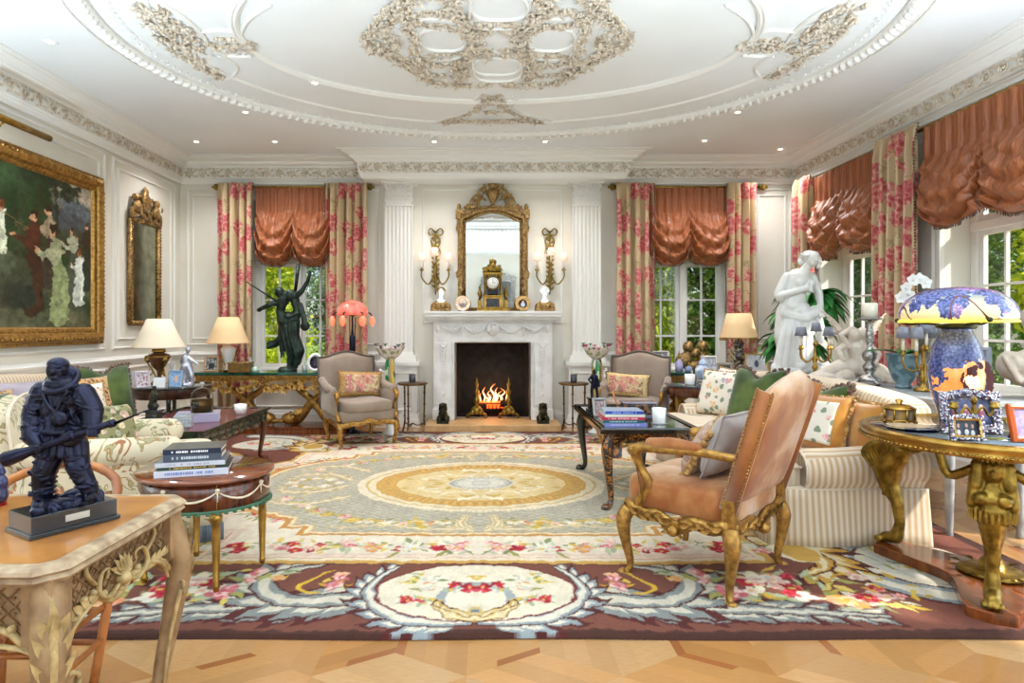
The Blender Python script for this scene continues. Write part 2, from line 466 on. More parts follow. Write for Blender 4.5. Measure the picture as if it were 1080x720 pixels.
g = G(); g.sweep(rail, [(XR, W3[1]+.1, .95), (XR, YB, .95)]); g.sweep(rail, [(XR, W4[1]+.1, .95), (XR, W3[0]-.1, .95)]); struct(g.build('trim_5', M_trim))
g = G(); g.sweep(base, [(XR, 3.4, 0), (XR, YB, 0)]); struct(g.build('baseboard_right', M_trim))
# wall panels: nested picture-frame mouldings
pmold = [(0, 0), (0, .012), (.012, .022), (.024, .012), (.03, .004), (.03, 0)]
def panel(g, p0, u, v, w, h, n):
    p0 = Vector(p0); u = Vector(u); v = Vector(v)
    g.sweep(pmold, [p0, p0+u*w, p0+u*w+v*h, p0+v*h], closed=True, nrm=n)
g = G()
for x0, x1 in ((-4.08, -3.62), (-1.92, -1.5), (3.62, 4.1)):
    if x1-x0 > .44 or True:
        panel(g, (x1, YB, 1.1), (-1, 0, 0), (0, 0, 1), x1-x0, 2.08, (0, -1, 0)); 
        if x1-x0 > .45: panel(g, (x1-.07, YB, 1.18), (-1, 0, 0), (0, 0, 1), x1-x0-.14, 1.92, (0, -1, 0))
        panel(g, (x1, YB, .28), (-1, 0, 0), (0, 0, 1), x1-x0, .56, (0, -1, 0))
for x0, x1 in ((W1[0]+.05, W1[1]-.05), (W2[0]+.05, W2[1]-.05)): panel(g, (x1, YB, .26), (-1, 0, 0), (0, 0, 1), x1-x0, .34, (0, -1, 0))
panel(g, (.99, YB, 1.4), (-1, 0, 0), (0, 0, 1), 1.86, 1.78, (0, -1, 0))
struct(g.build('trim_6', M_trim))
g = G()
for y0, y1 in ((6.9, 8.22), (3.3, 6.72), (.2, 3.1)):
    panel(g, (XL, y1, 1.1), (0, -1, 0), (0, 0, 1), y1-y0, 2.1, (1, 0, 0)); panel(g, (XL, y1-.1, 1.2), (0, -1, 0), (0, 0, 1), y1-y0-.2, 1.9, (1, 0, 0))
    panel(g, (XL, y1, .28), (0, -1, 0), (0, 0, 1), y1-y0, .56, (1, 0, 0))
struct(g.build('trim_7', M_trim))
g = G(); panel(g, (XR, 5.85, 1.1), (0, 1, 0), (0, 0, 1), .5, 2.0, (-1, 0, 0)); panel(g, (XR, 7.9, 1.1), (0, 1, 0), (0, 0, 1), .35, 2.0, (-1, 0, 0)); struct(g.build('trim_8', M_trim))

# ---- pilasters --------------------------------------------------------------
def pilaster(cx):
    g = G(); g.at(cx, YB, 0)
    def bx(hw, d, z0, z1): g.bb(-hw, hw, -d, 0, z0, z1)
    bx(.29, .25, 0, .1); bx(.27, .23, .1, .16); bx(.25, .21, .16, .78); bx(.265, .225, .78, .81); bx(.285, .25, .81, .86)
    bx(.24, .2, .86, .9); bx(.225, .19, .9, .94)
    # panel on pedestal
    g.sweep(pmold, [(.17, -.21, .24), (-.17, -.21, .24), (-.17, -.21, .7), (.17, -.21, .7)], closed=True, nrm=(0, -1, 0))
    # fluted shaft
    hw = .19; n = 7; D = .15; poly = [(-hw, 0), (-hw, -D)]
    w = 2*hw/(n*1.0+.35); 
    for i in range(n):
        a = -hw + .35*w/2 + i*w + .14*w; b = a + .72*w
        for k in range(6):
            t = k/5; poly.append((a+(b-a)*t, -D + sin(pi*t)*w*.42))
    poly += [(hw, -D), (hw, 0)]
    g.prism(poly, .97, 2.96); bx(.2, .16, .94, .99); bx(.2, .16, 2.94, 2.965)
    # corinthian capital
    z0 = 2.965
    g.prism([(-.17, 0), (-.17, -.14), (.17, -.14), (.17, 0)], z0, 3.24)
    for row, (zz, L, n) in enumerate(((z0, .14, 5), (z0+.07, .15, 4), (z0+.1, .16, 2))):
        for i in range(n):
            x = -.17 + .34*(i+.5)/n
            for k in (-1, 0, 1):
                g.leaf((x+k*.014, -.145, zz), (k*.28, -.12, 1), (0, -1, .1), L*(1-.12*abs(k)), .055, .35, .35, 5)
            g.ell((x, -.19, zz+L*.78), (.018, .014, .012), 6, 4)
    for sx in (-1, 1):
        sp = [(sx*(.14+.055*cos(a)*(1-a/14)), -.17-.02*a/6, 3.19+.05*sin(a)*(1-a/14)) for a in [i*.55 for i in range(14)]]
        g.tube(sp, .013, 6, sub=0); g.leaf((sx*.1, -.15, 3.05), (sx*.6, -.2, 1), (0, -1, 0), .13, .06, .4, .3, 4)
        sp = [(sx*(.05+.03*cos(a)*(1-a/12)), -.16, 3.19+.035*sin(a)*(1-a/12)) for a in [i*.6 for i in range(10)]]
        g.tube(sp, .009, 5, sub=0)
    g.ell((0, -.19, 3.24), (.035, .025, .03), 8, 6)
    for k in range(6): g.ell((.03*cos(k*pi/3), -.2, 3.24+.03*sin(k*pi/3)), (.014, .012, .014), 6, 4)
    g.prism([(-.24, 0), (-.24, -.2), (-.21, -.22), (0, -.17), (.21, -.22), (.24, -.2), (.24, 0)], 3.235, 3.262)
    return g
for i, cx in enumerate((-1.2, 1.32)):
    g = pilaster(cx); struct(g.build('trim_%d' % (9+i), M_trim))

# ---- windows -------------------------------------------------------------------
M_pane = bpy.data.materials.new('window_pane'); M_pane.use_nodes = True
_n = M_pane.node_tree.nodes; _l = M_pane.node_tree.links; _n.clear()
_o = _n.new('ShaderNodeOutputMaterial'); _t = _n.new('ShaderNodeBsdfTransparent'); _g = _n.new('ShaderNodeBsdfGlossy'); _m = _n.new('ShaderNodeMixShader')
_g.inputs['Roughness'].default_value = .02; _m.inputs[0].default_value = .04
_l.new(_t.outputs[0], _m.inputs[1]); _l.new(_g.outputs[0], _m.inputs[2]); _l.new(_m.outputs[0], _o.inputs[0])
def window(i, w, loc, rz, z0=WZ0, z1=WZ1, D=.27):
    """local x along the opening, +y outwards"""
    r = bpy.data.objects.new('window_%d' % i, None); COL.objects.link(r); r.location = loc; r.rotation_euler = (0, 0, rz); struct(r)
    hw = w/2; h = z1
    g = G()
    for s in (-1, 1): g.bb(min(s*hw, s*(hw-.07)), max(s*hw, s*(hw-.07)), D-.03, D+.06, z0, h)
    g.bb(-hw, hw, D-.03, D+.06, z0, z0+.06); g.bb(-hw, hw, D-.03, D+.06, h-.06, h); g.bb(-hw, hw, D-.04, D+.06, 2.2, 2.28)
    g.bb(-.035, .035, D-.045, D+.06, z0, h)
    # architrave on the room side and reveal beads
    for s in (-1, 1):
        g.bb(min(s*hw, s*(hw+.07)), max(s*hw, s*(hw+.07)), -.03, 0, z0-.08, h); g.bb(min(s*hw, s*(hw+.03)), max(s*hw, s*(hw+.03)), -.045, -.0, z0-.08, h)
    g.build('window_frame', M_trim, r, bevel=.004)
    g = G(); g.bb(-hw-.1, hw+.1, -.06, .25, z0-.035, z0); g.build('window_sill', M_trim, r, bevel=.006)
    q = 2 if w < 1.6 else 3
    for s in (-1, 1):
        a, b = (s*.035, s*(hw-.07)); a, b = min(a, b), max(a, b)
        g = G()
        for (c, d, tg) in ((z0+.06, 2.2, 0), (2.28, h-.06, 1)):
            st = .045
            g.bb(a, a+st, D, D+.04, c, d); g.bb(b-st, b, D, D+.04, c, d); g.bb(a, b, D, D+.04, c, c+st*1.3); g.bb(a, b, D, D+.04, d-st, d)
            for k in range(1, q): x = a+(b-a)*k/q; g.bb(x-.011, x+.011, D+.005, D+.035, c, d)
            if not tg:
                zs = (1.2, 1.7) if z0 > .5 else (.7, 1.2, 1.7)
                for zz in zs: g.bb(a, b, D+.005, D+.035, zz-.011, zz+.011)
        g.build('sash', M_trim, r)
        g = G(); g.bb(a+.02, b-.02, D+.018, D+.022, z0+.07, 2.2); g.bb(a+.02, b-.02, D+.018, D+.022, 2.28, h-.05); g.build('pane', M_pane, r)
    return r
window(1, 1.2, ((W1[0]+W1[1])/2, YB, 0), 0, D=.16); window(2, 1.2, ((W2[0]+W2[1])/2, YB, 0), 0, D=.16)
window(3, W3[1]-W3[0], (XR, (W3[0]+W3[1])/2, 0), -pi/2); window(4, W4[1]-W4[0], (XR, (W4[0]+W4[1])/2, 0), -pi/2)
for i, y in ((5, 2.3), (6, -.5)): window(i, 2.2, (XR, y, 0), -pi/2, .1)
for i, x in ((7, -2.3), (8, 2.3)): window(i, 2.2, (x, YF, 0), pi, .1, 2.5)

# ---- ceiling relief ---------------------------------------------------------------
OC = (.07, 4.87)
def ell_path(a, b, z, n=120, c=OC): return [(c[0]+a*cos(-2*pi*i/n), c[1]+b*sin(-2*pi*i/n), z) for i in range(n)]
def ctrace(pts):
    """plan positions on the ceiling, measured"""
    out = []
    for px, py in pts:
        Y = 650*2.27/(345-py); out.append(((px-515)*Y/650, Y))
    return out
g = G()
g.sweep([(0, 0), (0, .03), (-.02, .045), (-.05, .045), (-.05, .02), (-.07, .02), (-.085, .035), (-.1, .035), (-.1, .015), (-.16, .015), (-.16, .03), (-.19, .03), (-.2, 0)], ell_path(2.95, 2.32, ZC), closed=True, nrm=(0, 0, -1))
def mold2(g, a, b, w=.05, h=.022): g.sweep([(0, 0), (0, h*.6), (-w*.3, h), (-w*.5, h*.5), (-w*.7, h), (-w, h*.6), (-w, 0)], ell_path(a, b, ZC), closed=True, nrm=(0, 0, -1))
mold2(g, 1.98, 1.28, .07, .03); mold2(g, 2.55, 1.98, .03, .015)
def mold_line(g, pts, w=.02, closed=False, mirror=True):
    for sx in ((1, -1) if mirror else (1,)):
        q = [(OC[0]+sx*(x-OC[0]), y, ZC-.005) for x, y in pts]; g.tube(q, w/2, 6, sub=5, closed=closed)
# plain ovals inside the rosette, both sides of the centre line
def oval(cx, cy, rx, ry):
    pts = ctrace([(cx+rx*cos(a)*(1-.07*cos(4*a)), cy+ry*sin(a)*(1-.07*cos(4*a))) for a in [2*pi*i/16 for i in range(16)]])
    return pts
for o, m in (((466, 46, 26, 17), True), ((525, 73, 27, 13), False), ((526, 12, 33, 19), False)):
    pts = oval(*o)
    for sy in (1, -1):
        q = [(x, OC[1]+sy*(y-OC[1])) for x, y in pts]
        mold_line(g, q, .03, True, m)
mold_line(g, ctrace([(238, 84), (247, 78), (250, 70), (240, 62), (231, 58)]), .03)
mold_line(g, ctrace([(265, 58), (240, 58), (222, 48), (212, 34), (195, 18), (170, 3)]), .035)
mold_line(g, ctrace([(253, 36), (262, 20), (285, 4)]), .035); mold_line(g, ctrace([(213, 33), (235, 31), (252, 36)]), .03)
mold_line(g, ctrace([(458, 130), (470, 124), (490, 119), (503, 112)]), .02); mold_line(g, ctrace([(504, 112), (500, 106), (505, 100)]), .025)
struct(g.build('trim_11', M_trim))
g = G(); N_ = 190
for i in range(N_):          # leaf-and-dart ring
    a = 2*pi*i/N_; c, s = cos(a), sin(a); p = (OC[0]+2.98*c, OC[1]+2.35*s, ZC-.045)
    n = Vector((c/2.98, s/2.35, 0)).normalized(); t = Vector((-n.y, n.x, 0))
    g.ell(Vector(p)+n*.02, (.05, .026, .034), 8, 5, (0, 0, atan2(n.y, n.x)+.45)); g.ell(Vector(p)+n*.045+t*.04, (.022, .012, .02), 6, 4, (0, 0, atan2(n.y, n.x)+.45))
    g.ell((OC[0]+2.83*c, OC[1]+2.20*s, ZC-.035), (.013, .013, .013), 5, 3)
struct(g.build('trim_12', M_trim))
def garland(g, pts, wd=.08, dens=70, rnd=None, big=1.0):
    rr = rnd or random.Random(2)
    P = [Vector((x, y, ZC)) for x, y in pts]
    for a, b in zip(P, P[1:]):
        L = (b-a).length; n = max(1, int(L*dens)); d = (b-a).normalized(); w = Vector((-d.y, d.x, 0))
        for i in range(n):
            p = a + (b-a)*((i+rr.random())/n) + w*rr.uniform(-.5, .5)*wd
            k = rr.random()
            if k < .62:
                an = rr.uniform(0, 2*pi); g.leaf(p - Vector((0, 0, rr.uniform(.005, .04))), (cos(an), sin(an), rr.uniform(-.3, .1)), (0, 0, -1), rr.uniform(.03, .06)*big, rr.uniform(.018, .032)*big, rr.uniform(-.5, .4), rr.uniform(.3, .7), 3)
            elif k < .9: g.ell(p - Vector((0, 0, .012)), (rr.uniform(.012, .026)*big,)*2+(rr.uniform(.015, .03)*big,), 6, 4)
            else:
                for q in range(5): g.ell(p + Vector((.018*cos(q*1.257), .018*sin(q*1.257), -.02)), (.014*big, .014*big, .016*big), 5, 3)
        g.tube([a, b], .016*big, 5, sub=0)
g = G(); rr = random.Random(9)
lines = [[(385, 46), (408, 25), (427, 11), (436, -4)], [(385, 46), (408, 58), (433, 72), (447, 81), (463, 87), (491, 89), (519, 87)],
         [(427, 11), (444, 25), (472, 26), (491, 33), (510, 40)], [(480, -5), (477, 14), (495, 28), (520, 33)],
         [(427, 28), (438, 44), (440, 61), (460, 68), (480, 66), (499, 57), (522, 58)], [(475, 67), (483, 78), (487, 87)], [(499, 47), (495, 60), (488, 72), (491, 83)],
         [(405, 44), (412, 40), (420, 44), (412, 50)], [(436, -4), (456, -6), (480, -4)], [(482, 22), (500, 40)], [(428, 62), (440, 74), (455, 84)]]
for ln in lines:
    pl = ctrace(ln)
    for sx in (1, -1):
        for sy in (1, -1):
            garland(g, [(OC[0]+sx*(x-OC[0]), OC[1]+sy*(y-OC[1])) for x, y in pl], .058, 95, rr)
struct(g.build('trim_13', M_orn))
g = G()
for ln, w, dn in (([(147, 2), (160, 22), (172, 38), (190, 53), (213, 68), (236, 81)], .16, 120), ([(178, 20), (188, 36), (200, 46), (215, 55)], .14, 110), ([(165, 4), (178, 20), (196, 30), (205, 42)], .1, 90),
              ([(210, 44), (228, 47), (246, 50), (268, 47)], .12, 120), ([(225, 40), (250, 42), (266, 44)], .06, 70)):
    pl = ctrace(ln)
    for sx in (1, -1): garland(g, [(OC[0]+sx*(x-OC[0]), y) for x, y in pl], w, dn, rr)
struct(g.build('trim_14', M_orn))
g = G()
for ln, w, dn in (([(463, 128), (485, 126), (518, 127)], .07, 110), ([(470, 127), (490, 121), (505, 113)], .05, 90), ([(505, 114), (509, 104), (518, 108)], .1, 110), ([(508, 99), (518, 102)], .08, 90), ([(510, 118), (518, 116)], .05, 80)):
    pl = ctrace(ln); xc = ctrace([(518, 127)])[0][0]
    for sx in (1, -1): garland(g, [(xc+sx*(x-xc), y) for x, y in pl], w, dn, rr, .85)
struct(g.build('trim_15', M_orn))

# ---- recessed lights ------------------------------------------------------------------
M_bulb = mat('lit_downlight_lens', '#ffffff', .4, emit='#ffe9c8', estr=6)
def downlight(px, py, white=False):
    Y = 650*2.27/(345-py); x = (px-515)*Y/650
    return x, Y
DL = [(53, 44), (332, 87), (259, 118), (207, 149), (290, 149), (458, 149), (575, 149), (703, 87), (743, 148), (778, 118), (823, 157)]
LB = ['small round recessed ceiling light nearest the left cornice', 'recessed light inside the moulded oval on its left', 'recessed light outside the oval above the left window', 'recessed light in the corner above the hanging gilt mirror',
      'recessed light above the left window curtains', 'left one of two recessed lights above the fireplace', 'right one of two recessed lights above the fireplace', 'recessed light inside the moulded oval on its right',
      'recessed light above the right back window', 'recessed light outside the oval toward the right cornice', 'recessed light in the far right corner near the cornice']
dl0 = None
for i, (px, py) in enumerate(DL):
    x, Y = downlight(px, py)
    if dl0 is None:
        dl0 = thing('ceiling_light', LB[0], 'ceiling light', (x, Y, ZC), 0, 'recessed ceiling lights')
        g = G(); g.lathe([(.028, -.002), (.03, -.008), (.05, -.008), (.055, 0)], 20); g.build('trim_ring', M_trim, dl0)
        g = G(); g.lathe([(0, -.004), (.03, -.004)], 16); g.build('lens', M_bulb, dl0)
    else: copy_tree(dl0, (x, min(Y, YB-.2), ZC), label=LB[i])
# ================================================================== WOVEN AND PAINTED PATTERNS (as vertex colours of the thing itself)
class Canvas:
    def __init__(s, xs, ys, col):
        s.xs = np.asarray(xs); s.ys = np.asarray(ys); s.c = np.empty((len(ys), len(xs), 3), np.float32); s.c[:] = lin(col)
        s.aa = max(np.min(np.diff(s.xs)), np.min(np.diff(s.ys)))
    def win(s, x0, x1, y0, y1):
        i0, i1 = np.searchsorted(s.xs, [x0, x1]); j0, j1 = np.searchsorted(s.ys, [y0, y1])
        return slice(j0, j1), slice(i0, i1), s.xs[None, i0:i1], s.ys[j0:j1, None]
    def put(s, w, al, col, jit=0):
        c = np.array(lin(col) if isinstance(col, str) else col, np.float32)
        if jit: c = c*R.uniform(1-jit, 1+jit)
        al = np.clip(al, 0, 1)[..., None]; v = s.c[w[0], w[1]]
        s.c[w[0], w[1]] = v*(1-al) + c*al
    def sd(s, f, col, x0=-9, x1=9, y0=-9, y1=9, soft=1):
        w = s.win(x0, x1, y0, y1); d = f(w[2], w[3]) ; s.put(w, .5-d/(s.aa*soft), col)
    def ell(s, cx, cy, rx, ry, col, a=0, al=1, jit=0, soft=1.2):
        m = max(rx, ry)*1.1+s.aa; w = s.win(cx-m, cx+m, cy-m, cy+m)
        if w[2].size == 0 or w[3].size == 0: return
        X = w[2]-cx; Y = w[3]-cy; ca, sa = cos(a), sin(a); u = (X*ca+Y*sa)/rx; v = (-X*sa+Y*ca)/ry
        d = (np.sqrt(u*u+v*v)-1)*min(rx, ry)
        s.put(w, (.5-d/(s.aa*soft))*al if al == 1 else np.clip(.5-d/(s.aa*soft), 0, 1)*al, col, jit)
    def leaf(s, x, y, a, L, W, col, jit=.1, vein=None):
        m = L*1.05; w = s.win(x-m, x+m, y-m, y+m)
        if w[2].size == 0 or w[3].size == 0: return
        X = w[2]-x; Y = w[3]-y; ca, sa = cos(a), sin(a); t = (X*ca+Y*sa)/L; v = (-X*sa+Y*ca)
        hw = W*.5*np.sin(pi*np.clip(t, 0, 1)**.8); d = np.abs(v)-hw; d = np.where((t < 0) | (t > 1), 1, d)
        s.put(w, np.where(hw > 0, .5-d/s.aa, 0), col, jit)
        if vein: s.put(w, np.where(hw > s.aa, .5-(np.abs(v)-W*.06)/s.aa, 0)*.7, vein)
    def stroke(s, pts, ws, col, al=1):
        P = cat(pts, 6); n = len(P); ws = np.interp(np.linspace(0, 1, n), np.linspace(0, 1, len(ws)), ws)
        m = max(ws)+s.aa; xs = [p[0] for p in P]; ys = [p[1] for p in P]
        w = s.win(min(xs)-m, max(xs)+m, min(ys)-m, max(ys)+m)
        if w[2].size == 0 or w[3].size == 0: return
        best = None
        for i in range(n-1):
            ax, ay = P[i]; dx, dy = P[i+1][0]-ax, P[i+1][1]-ay; l2 = dx*dx+dy*dy+1e-12
            t = np.clip(((w[2]-ax)*dx+(w[3]-ay)*dy)/l2, 0, 1)
            d = np.sqrt((w[2]-ax-t*dx)**2+(w[3]-ay-t*dy)**2)-(ws[i]+(ws[i+1]-ws[i])*t)
            best = d if best is None else np.minimum(best, d)
        s.put(w, np.clip(.5-best/s.aa, 0, 1)*al, col)
    def flower(s, x, y, r, cols, n=6):
        for k in range(n): 
            a = 2*pi*k/n+R.random(); s.ell(x+cos(a)*r*.55, y+sin(a)*r*.55, r*.5, r*.36, R.choice(cols), a, jit=.12)
        for k in range(n-1):
            a = 2*pi*k/n+R.random(); s.ell(x+cos(a)*r*.26, y+sin(a)*r*.26, r*.32, r*.24, R.choice(cols), a, jit=.15)
        s.ell(x, y, r*.2, r*.2, R.choice(['#e6c45c', cols[-1]]))
    def spray(s, x, y, w, h, n, fr, fcols, lcols, a0=None):
        for i in range(n*3):
            a = R.uniform(0, 2*pi) if a0 is None else a0+R.uniform(-.9, .9)
            s.leaf(x+R.uniform(-.5, .5)*w, y+R.uniform(-.5, .5)*h, a, R.uniform(1.3, 2.6)*fr, R.uniform(.4, .8)*fr, R.choice(lcols))
        for i in range(n):
            s.flower(x+R.uniform(-.42, .42)*w, y+R.uniform(-.42, .42)*h, fr*R.uniform(.7, 1.15), R.choice(fcols))
    def acanthus(s, pts, w, c1, c2, side=1, n=9, edge='#54201f'):
        """leafy scroll along a path"""
        P = cat(pts, 8); m = len(P)
        for lay, (cc, kk) in enumerate(((edge, 1.25), (c2, 1.0), (c1, .72))):
            for i in range(n):
                j = int((i+.5)/n*(m-2)); x, y = P[j]; dx, dy = P[j+1][0]-x, P[j+1][1]-y; a = atan2(dy, dx); k = w*(1-.55*i/n)
                for sg in ((1, -1) if side == 0 else (side,)):
                    s.leaf(x, y, a+sg*(.55 if lay else .5), k*2.6*kk, k*1.0*kk, cc, .06)
        s.stroke(pts, [w*.62, w*.5, w*.2], edge); s.stroke(pts, [w*.5, w*.4, w*.1], c2); s.stroke(pts, [w*.28, w*.2, w*.03], c1)
def cat(pts, k):
    n = len(pts); o = []
    if n == 2: return [tuple(pts[0]), tuple(pts[1])]
    for i in range(n-1):
        a, b, c, d = pts[max(i-1, 0)], pts[i], pts[i+1], pts[min(i+2, n-1)]
        for q in range(k):
            t = q/k; t2 = t*t; t3 = t2*t
            o.append(tuple(.5*((2*b[j])+(c[j]-a[j])*t+(2*a[j]-5*b[j]+4*c[j]-d[j])*t2+(3*b[j]-a[j]-3*c[j]+d[j])*t3) for j in (0, 1)))
    o.append(tuple(pts[-1])); return o
def colour_grid(name, xs, ys, cols, matname, zf, rough=.9, sheen=0, map3=None, bump=0, coat=0):
    nx, ny = len(xs), len(ys); X, Y = np.meshgrid(xs, ys); Z = zf(X, Y)
    co = np.stack([X, Y, Z], -1).reshape(-1, 3).astype(np.float32)
    if map3 is not None: co = map3(co).astype(np.float32)
    i = np.arange(nx-1)[None, :]+np.arange(ny-1)[:, None]*nx
    q = np.stack([i, i+1, i+1+nx, i+nx], -1).reshape(-1, 4).astype(np.int32)
    me = bpy.data.meshes.new(name); me.vertices.add(len(co)); me.vertices.foreach_set('co', co.ravel())
    me.loops.add(q.size); me.loops.foreach_set('vertex_index', q.ravel()); me.polygons.add(len(q))
    me.polygons.foreach_set('loop_start', np.arange(0, q.size, 4, dtype=np.int32)); me.polygons.foreach_set('loop_total', np.full(len(q), 4, np.int32))
    me.polygons.foreach_set('use_smooth', np.ones(len(q), bool)); me.update()
    ca = me.color_attributes.new('dye', 'FLOAT_COLOR', 'POINT'); a = np.ones((len(co), 4), np.float32); a[:, :3] = cols.reshape(-1, 3); ca.data.foreach_set('color', a.ravel())
    n = NT(matname, rough, sheen=sheen, coat=coat); at_ = n.N.new('ShaderNodeAttribute'); at_.attribute_name = 'dye'
    n.out(at_.outputs['Color'])
    if bump: n.bump(n.noise(n.co('Object'), 260, 2), bump, .006)
    me.materials.append(n.m)
    o = bpy.data.objects.new(name, me); COL.objects.link(o); return o

# ---- rug ----------------------------------------------------------------------------
def rug():
    HX, HY = 3.01, 2.535
    xs = np.linspace(0, HX, 560); ys = np.concatenate([np.arange(-HY, -.9, .0085), np.arange(-.9, .0001, .011)]); ys[-1] = 0
    c = Canvas(xs, ys, '#7e4c40')
    PINK = [['#e9a3ac', '#f3d6d6', '#d8707f'], ['#f4e9dd', '#f0d2cc', '#e9b7b0'], ['#c9233a', '#e2566a', '#a51528'], ['#f3efe6', '#dfe3e2', '#f6f0da'], ['#e79a76', '#f2c3a2', '#e6ab52']]
    LEAF = ['#a9ab62', '#e0bf4c', '#d3dcc8', '#8c9a6c', '#e8d070', '#b7c4a8']
    BL1, BL2 = '#dfe3e0', '#8d969a'
    # dark border ends
    c.sd(lambda x, y: -(x-2.93)+0*y, '#4a2a22', x0=2.9); c.sd(lambda x, y: (y+2.50)+0*x, '#4a2a22', y1=-2.48)
    # side ornament: large cream and blue leaves in the corner
    c.acanthus([(2.72, -2.2), (2.25, -2.15), (1.98, -1.85), (2.05, -1.5), (2.4, -1.35)], .2, '#e9e6da', '#9aa9b4', -1, 11)
    c.ell(2.42, -1.72, .34, .27, '#e7e3d6', .5); c.ell(2.42, -1.72, .28, .21, '#d9dcd8', .5); c.spray(2.42, -1.7, .4, .3, 6, .05, PINK, LEAF)
    c.acanthus([(2.75, -1.25), (2.55, -.9), (2.65, -.4), (2.5, 0)], .13, '#e9e0c4', '#cda85a', 0, 10)
    c.acanthus([(1.62, -1.35), (1.85, -1.5), (1.9, -1.78), (1.72, -1.9)], .15, '#f0e6c4', '#d8ac50', 1, 8)
    c.ell(1.83, -1.55, .14, .2, '#f0ead2'); c.ell(1.85, -1.6, .1, .14, '#dcb45c')
    c.spray(2.0, -2.05, .35, .3, 5, .045, PINK, ['#e2c450', '#d8b23c', '#f0e9d4'])
    # long blue acanthus sprays along the front
    c.acanthus([(.5, -2.12), (.8, -2.25), (1.15, -2.28), (1.5, -2.33), (1.85, -2.38)], .12, '#dcd8cc', BL2, 0, 12)
    c.acanthus([(.62, -2.2), (.92, -2.2), (1.08, -2.02), (1.02, -1.86), (.84, -1.78)], .13, '#dcd8cc', BL2, -1, 9)
    # bouquets
    c.spray(1.5, -2.05, .62, .34, 15, .062, PINK, LEAF); c.spray(1.12, -1.9, .3, .16, 4, .045, PINK, LEAF, 2.8); c.spray(1.86, -2.22, .34, .18, 6, .05, PINK, LEAF, -.3)
    c.spray(.72, -2.0, .12, .2, 3, .045, [PINK[0], PINK[4]], ['#e0b93a', '#d8a828', '#e6c65a'])
    c.stroke([(.78, -2.12), (.88, -2.08), (.86, -1.98), (.76, -1.86)], [.01, .014, .006], '#e3bc3e')
    # central shell
    c.acanthus([(.05, -2.42), (.3, -2.4), (.5, -2.2), (.52, -2.0), (.42, -1.8)], .09, '#e9e6dc', '#9aa8b4', -1, 10)
    c.sd(lambda x, y: (np.sqrt((x/.5)**2+((y+2.1)/.33)**2)-1)*.35, '#7d2b2a', x1=.6, y1=-1.7); c.sd(lambda x, y: (np.sqrt((x/.485)**2+((y+2.1)/.315)**2)-1)*.35, '#efe9d8', x1=.6, y1=-1.7)
    c.sd(lambda x, y: (np.sqrt((x/.40)**2+((y+2.08)/.25)**2)-1)*.35, '#f3eddd', x1=.6, y1=-1.7)
    c.sd(lambda x, y: np.abs(np.sqrt((x/.17)**2+((y+2.2)/.17)**2)-1)*.17-.025, '#aab4bd', x1=.6, y0=-2.25, y1=-1.95)
    c.spray(.15, -2.02, .42, .24, 8, .04, PINK, LEAF); c.spray(.3, -2.2, .16, .1, 3, .035, [PINK[2]], LEAF); c.flower(.03, -2.08, .055, PINK[2])
    c.acanthus([(0, -2.4), (.12, -2.36), (.2, -2.26)], .05, '#efe3bd', '#d7b46a', 1, 5); c.ell(0, -2.33, .035, .035, '#e4c98a'); c.ell(0, -2.33, .015, .015, '#7f93a8')
    # inner cream band and lattice field
    def sdband(x, y): 
        a = np.maximum(x-1.62, -y-1.735); b = np.maximum(x-1.84, -y-1.30)
        e = (np.sqrt((x/2.30)**2+(y/1.42)**2)-1)*1.5; return np.minimum(np.minimum(a, b), e)
    def sdfield(x, y):
        a = np.maximum(x-1.07, -y-1.235); e = ((np.abs(x/1.80)**2.6+np.abs(y/1.12)**2.6)**(1/2.6)-1)*1.2; b = np.maximum(x-1.22, -y-1.10); return np.minimum(np.minimum(a, b), e)
    c.sd(lambda x, y: sdband(x, y)-.035, '#6a3a30'); c.sd(lambda x, y: sdband(x, y)-.02, '#d8ae5e'); c.sd(lambda x, y: sdband(x, y)+.02, '#efe4c8'); c.sd(lambda x, y: sdband(x, y)+.04, '#f1ead9')
    c.sd(lambda x, y: sdband(x, y)+.09, '#eed9cd'); c.sd(lambda x, y: np.abs(sdband(x, y)+.065)-.006, '#e6a89c')
    c.sd(lambda x, y: sdband(x, y)+.13, '#f3ecdf')
    for i in range(10):
        x = .12+i*.165; c.spray(x, -1.5+.02*sin(i*2), .15, .15, 4, .04 if i % 2 else .05, [PINK[i % 3], PINK[3], PINK[(i+1) % 5]], LEAF)
    for i in range(13):
        a = -.10-i*.098; x, y = 2.05*cos(a*1.0), 1.27*sin(a); c.spray(x, y, .17, .13, 4, .042, [PINK[0], PINK[1], PINK[4], PINK[2]], LEAF)
    c.sd(lambda x, y: sdfield(x, y)-.07, '#d29d55'); c.sd(lambda x, y: sdfield(x, y)-.035, '#f1e8d0'); c.sd(lambda x, y: sdfield(x, y)-.012, '#dfb878')
    w = c.win(-1, 3, -3, 1); d = sdfield(w[2], w[3])
    lat = np.minimum(np.abs(((w[2]*1.0+w[3]*1.6)*10) % 1-.5), np.abs(((w[2]*1.0-w[3]*1.6)*10) % 1-.5))
    c.put(w, .5-d/c.aa, '#c8c5b8'); c.put(w, np.where(d < 0, (lat < .10)*.75, 0), '#a5a398')
    # scrolls and garlands in the field
    for pts, wd in (([(.05, -1.2), (.12, -1.05), (.08, -.86)], .05), ([(.1, -1.17), (.35, -1.17), (.62, -1.1), (.85, -1.16), (1.0, -1.14)], .045), ([(1.1, -.1), (1.3, -.3), (1.55, -.28), (1.62, -.1)], .05),
                    ([(1.0, -.42), (1.25, -.62), (1.5, -.6), (1.62, -.42)], .04)):
        c.acanthus(pts, wd, '#f1ead4', '#dcc691', 0, 7, edge='#b9b3a0')
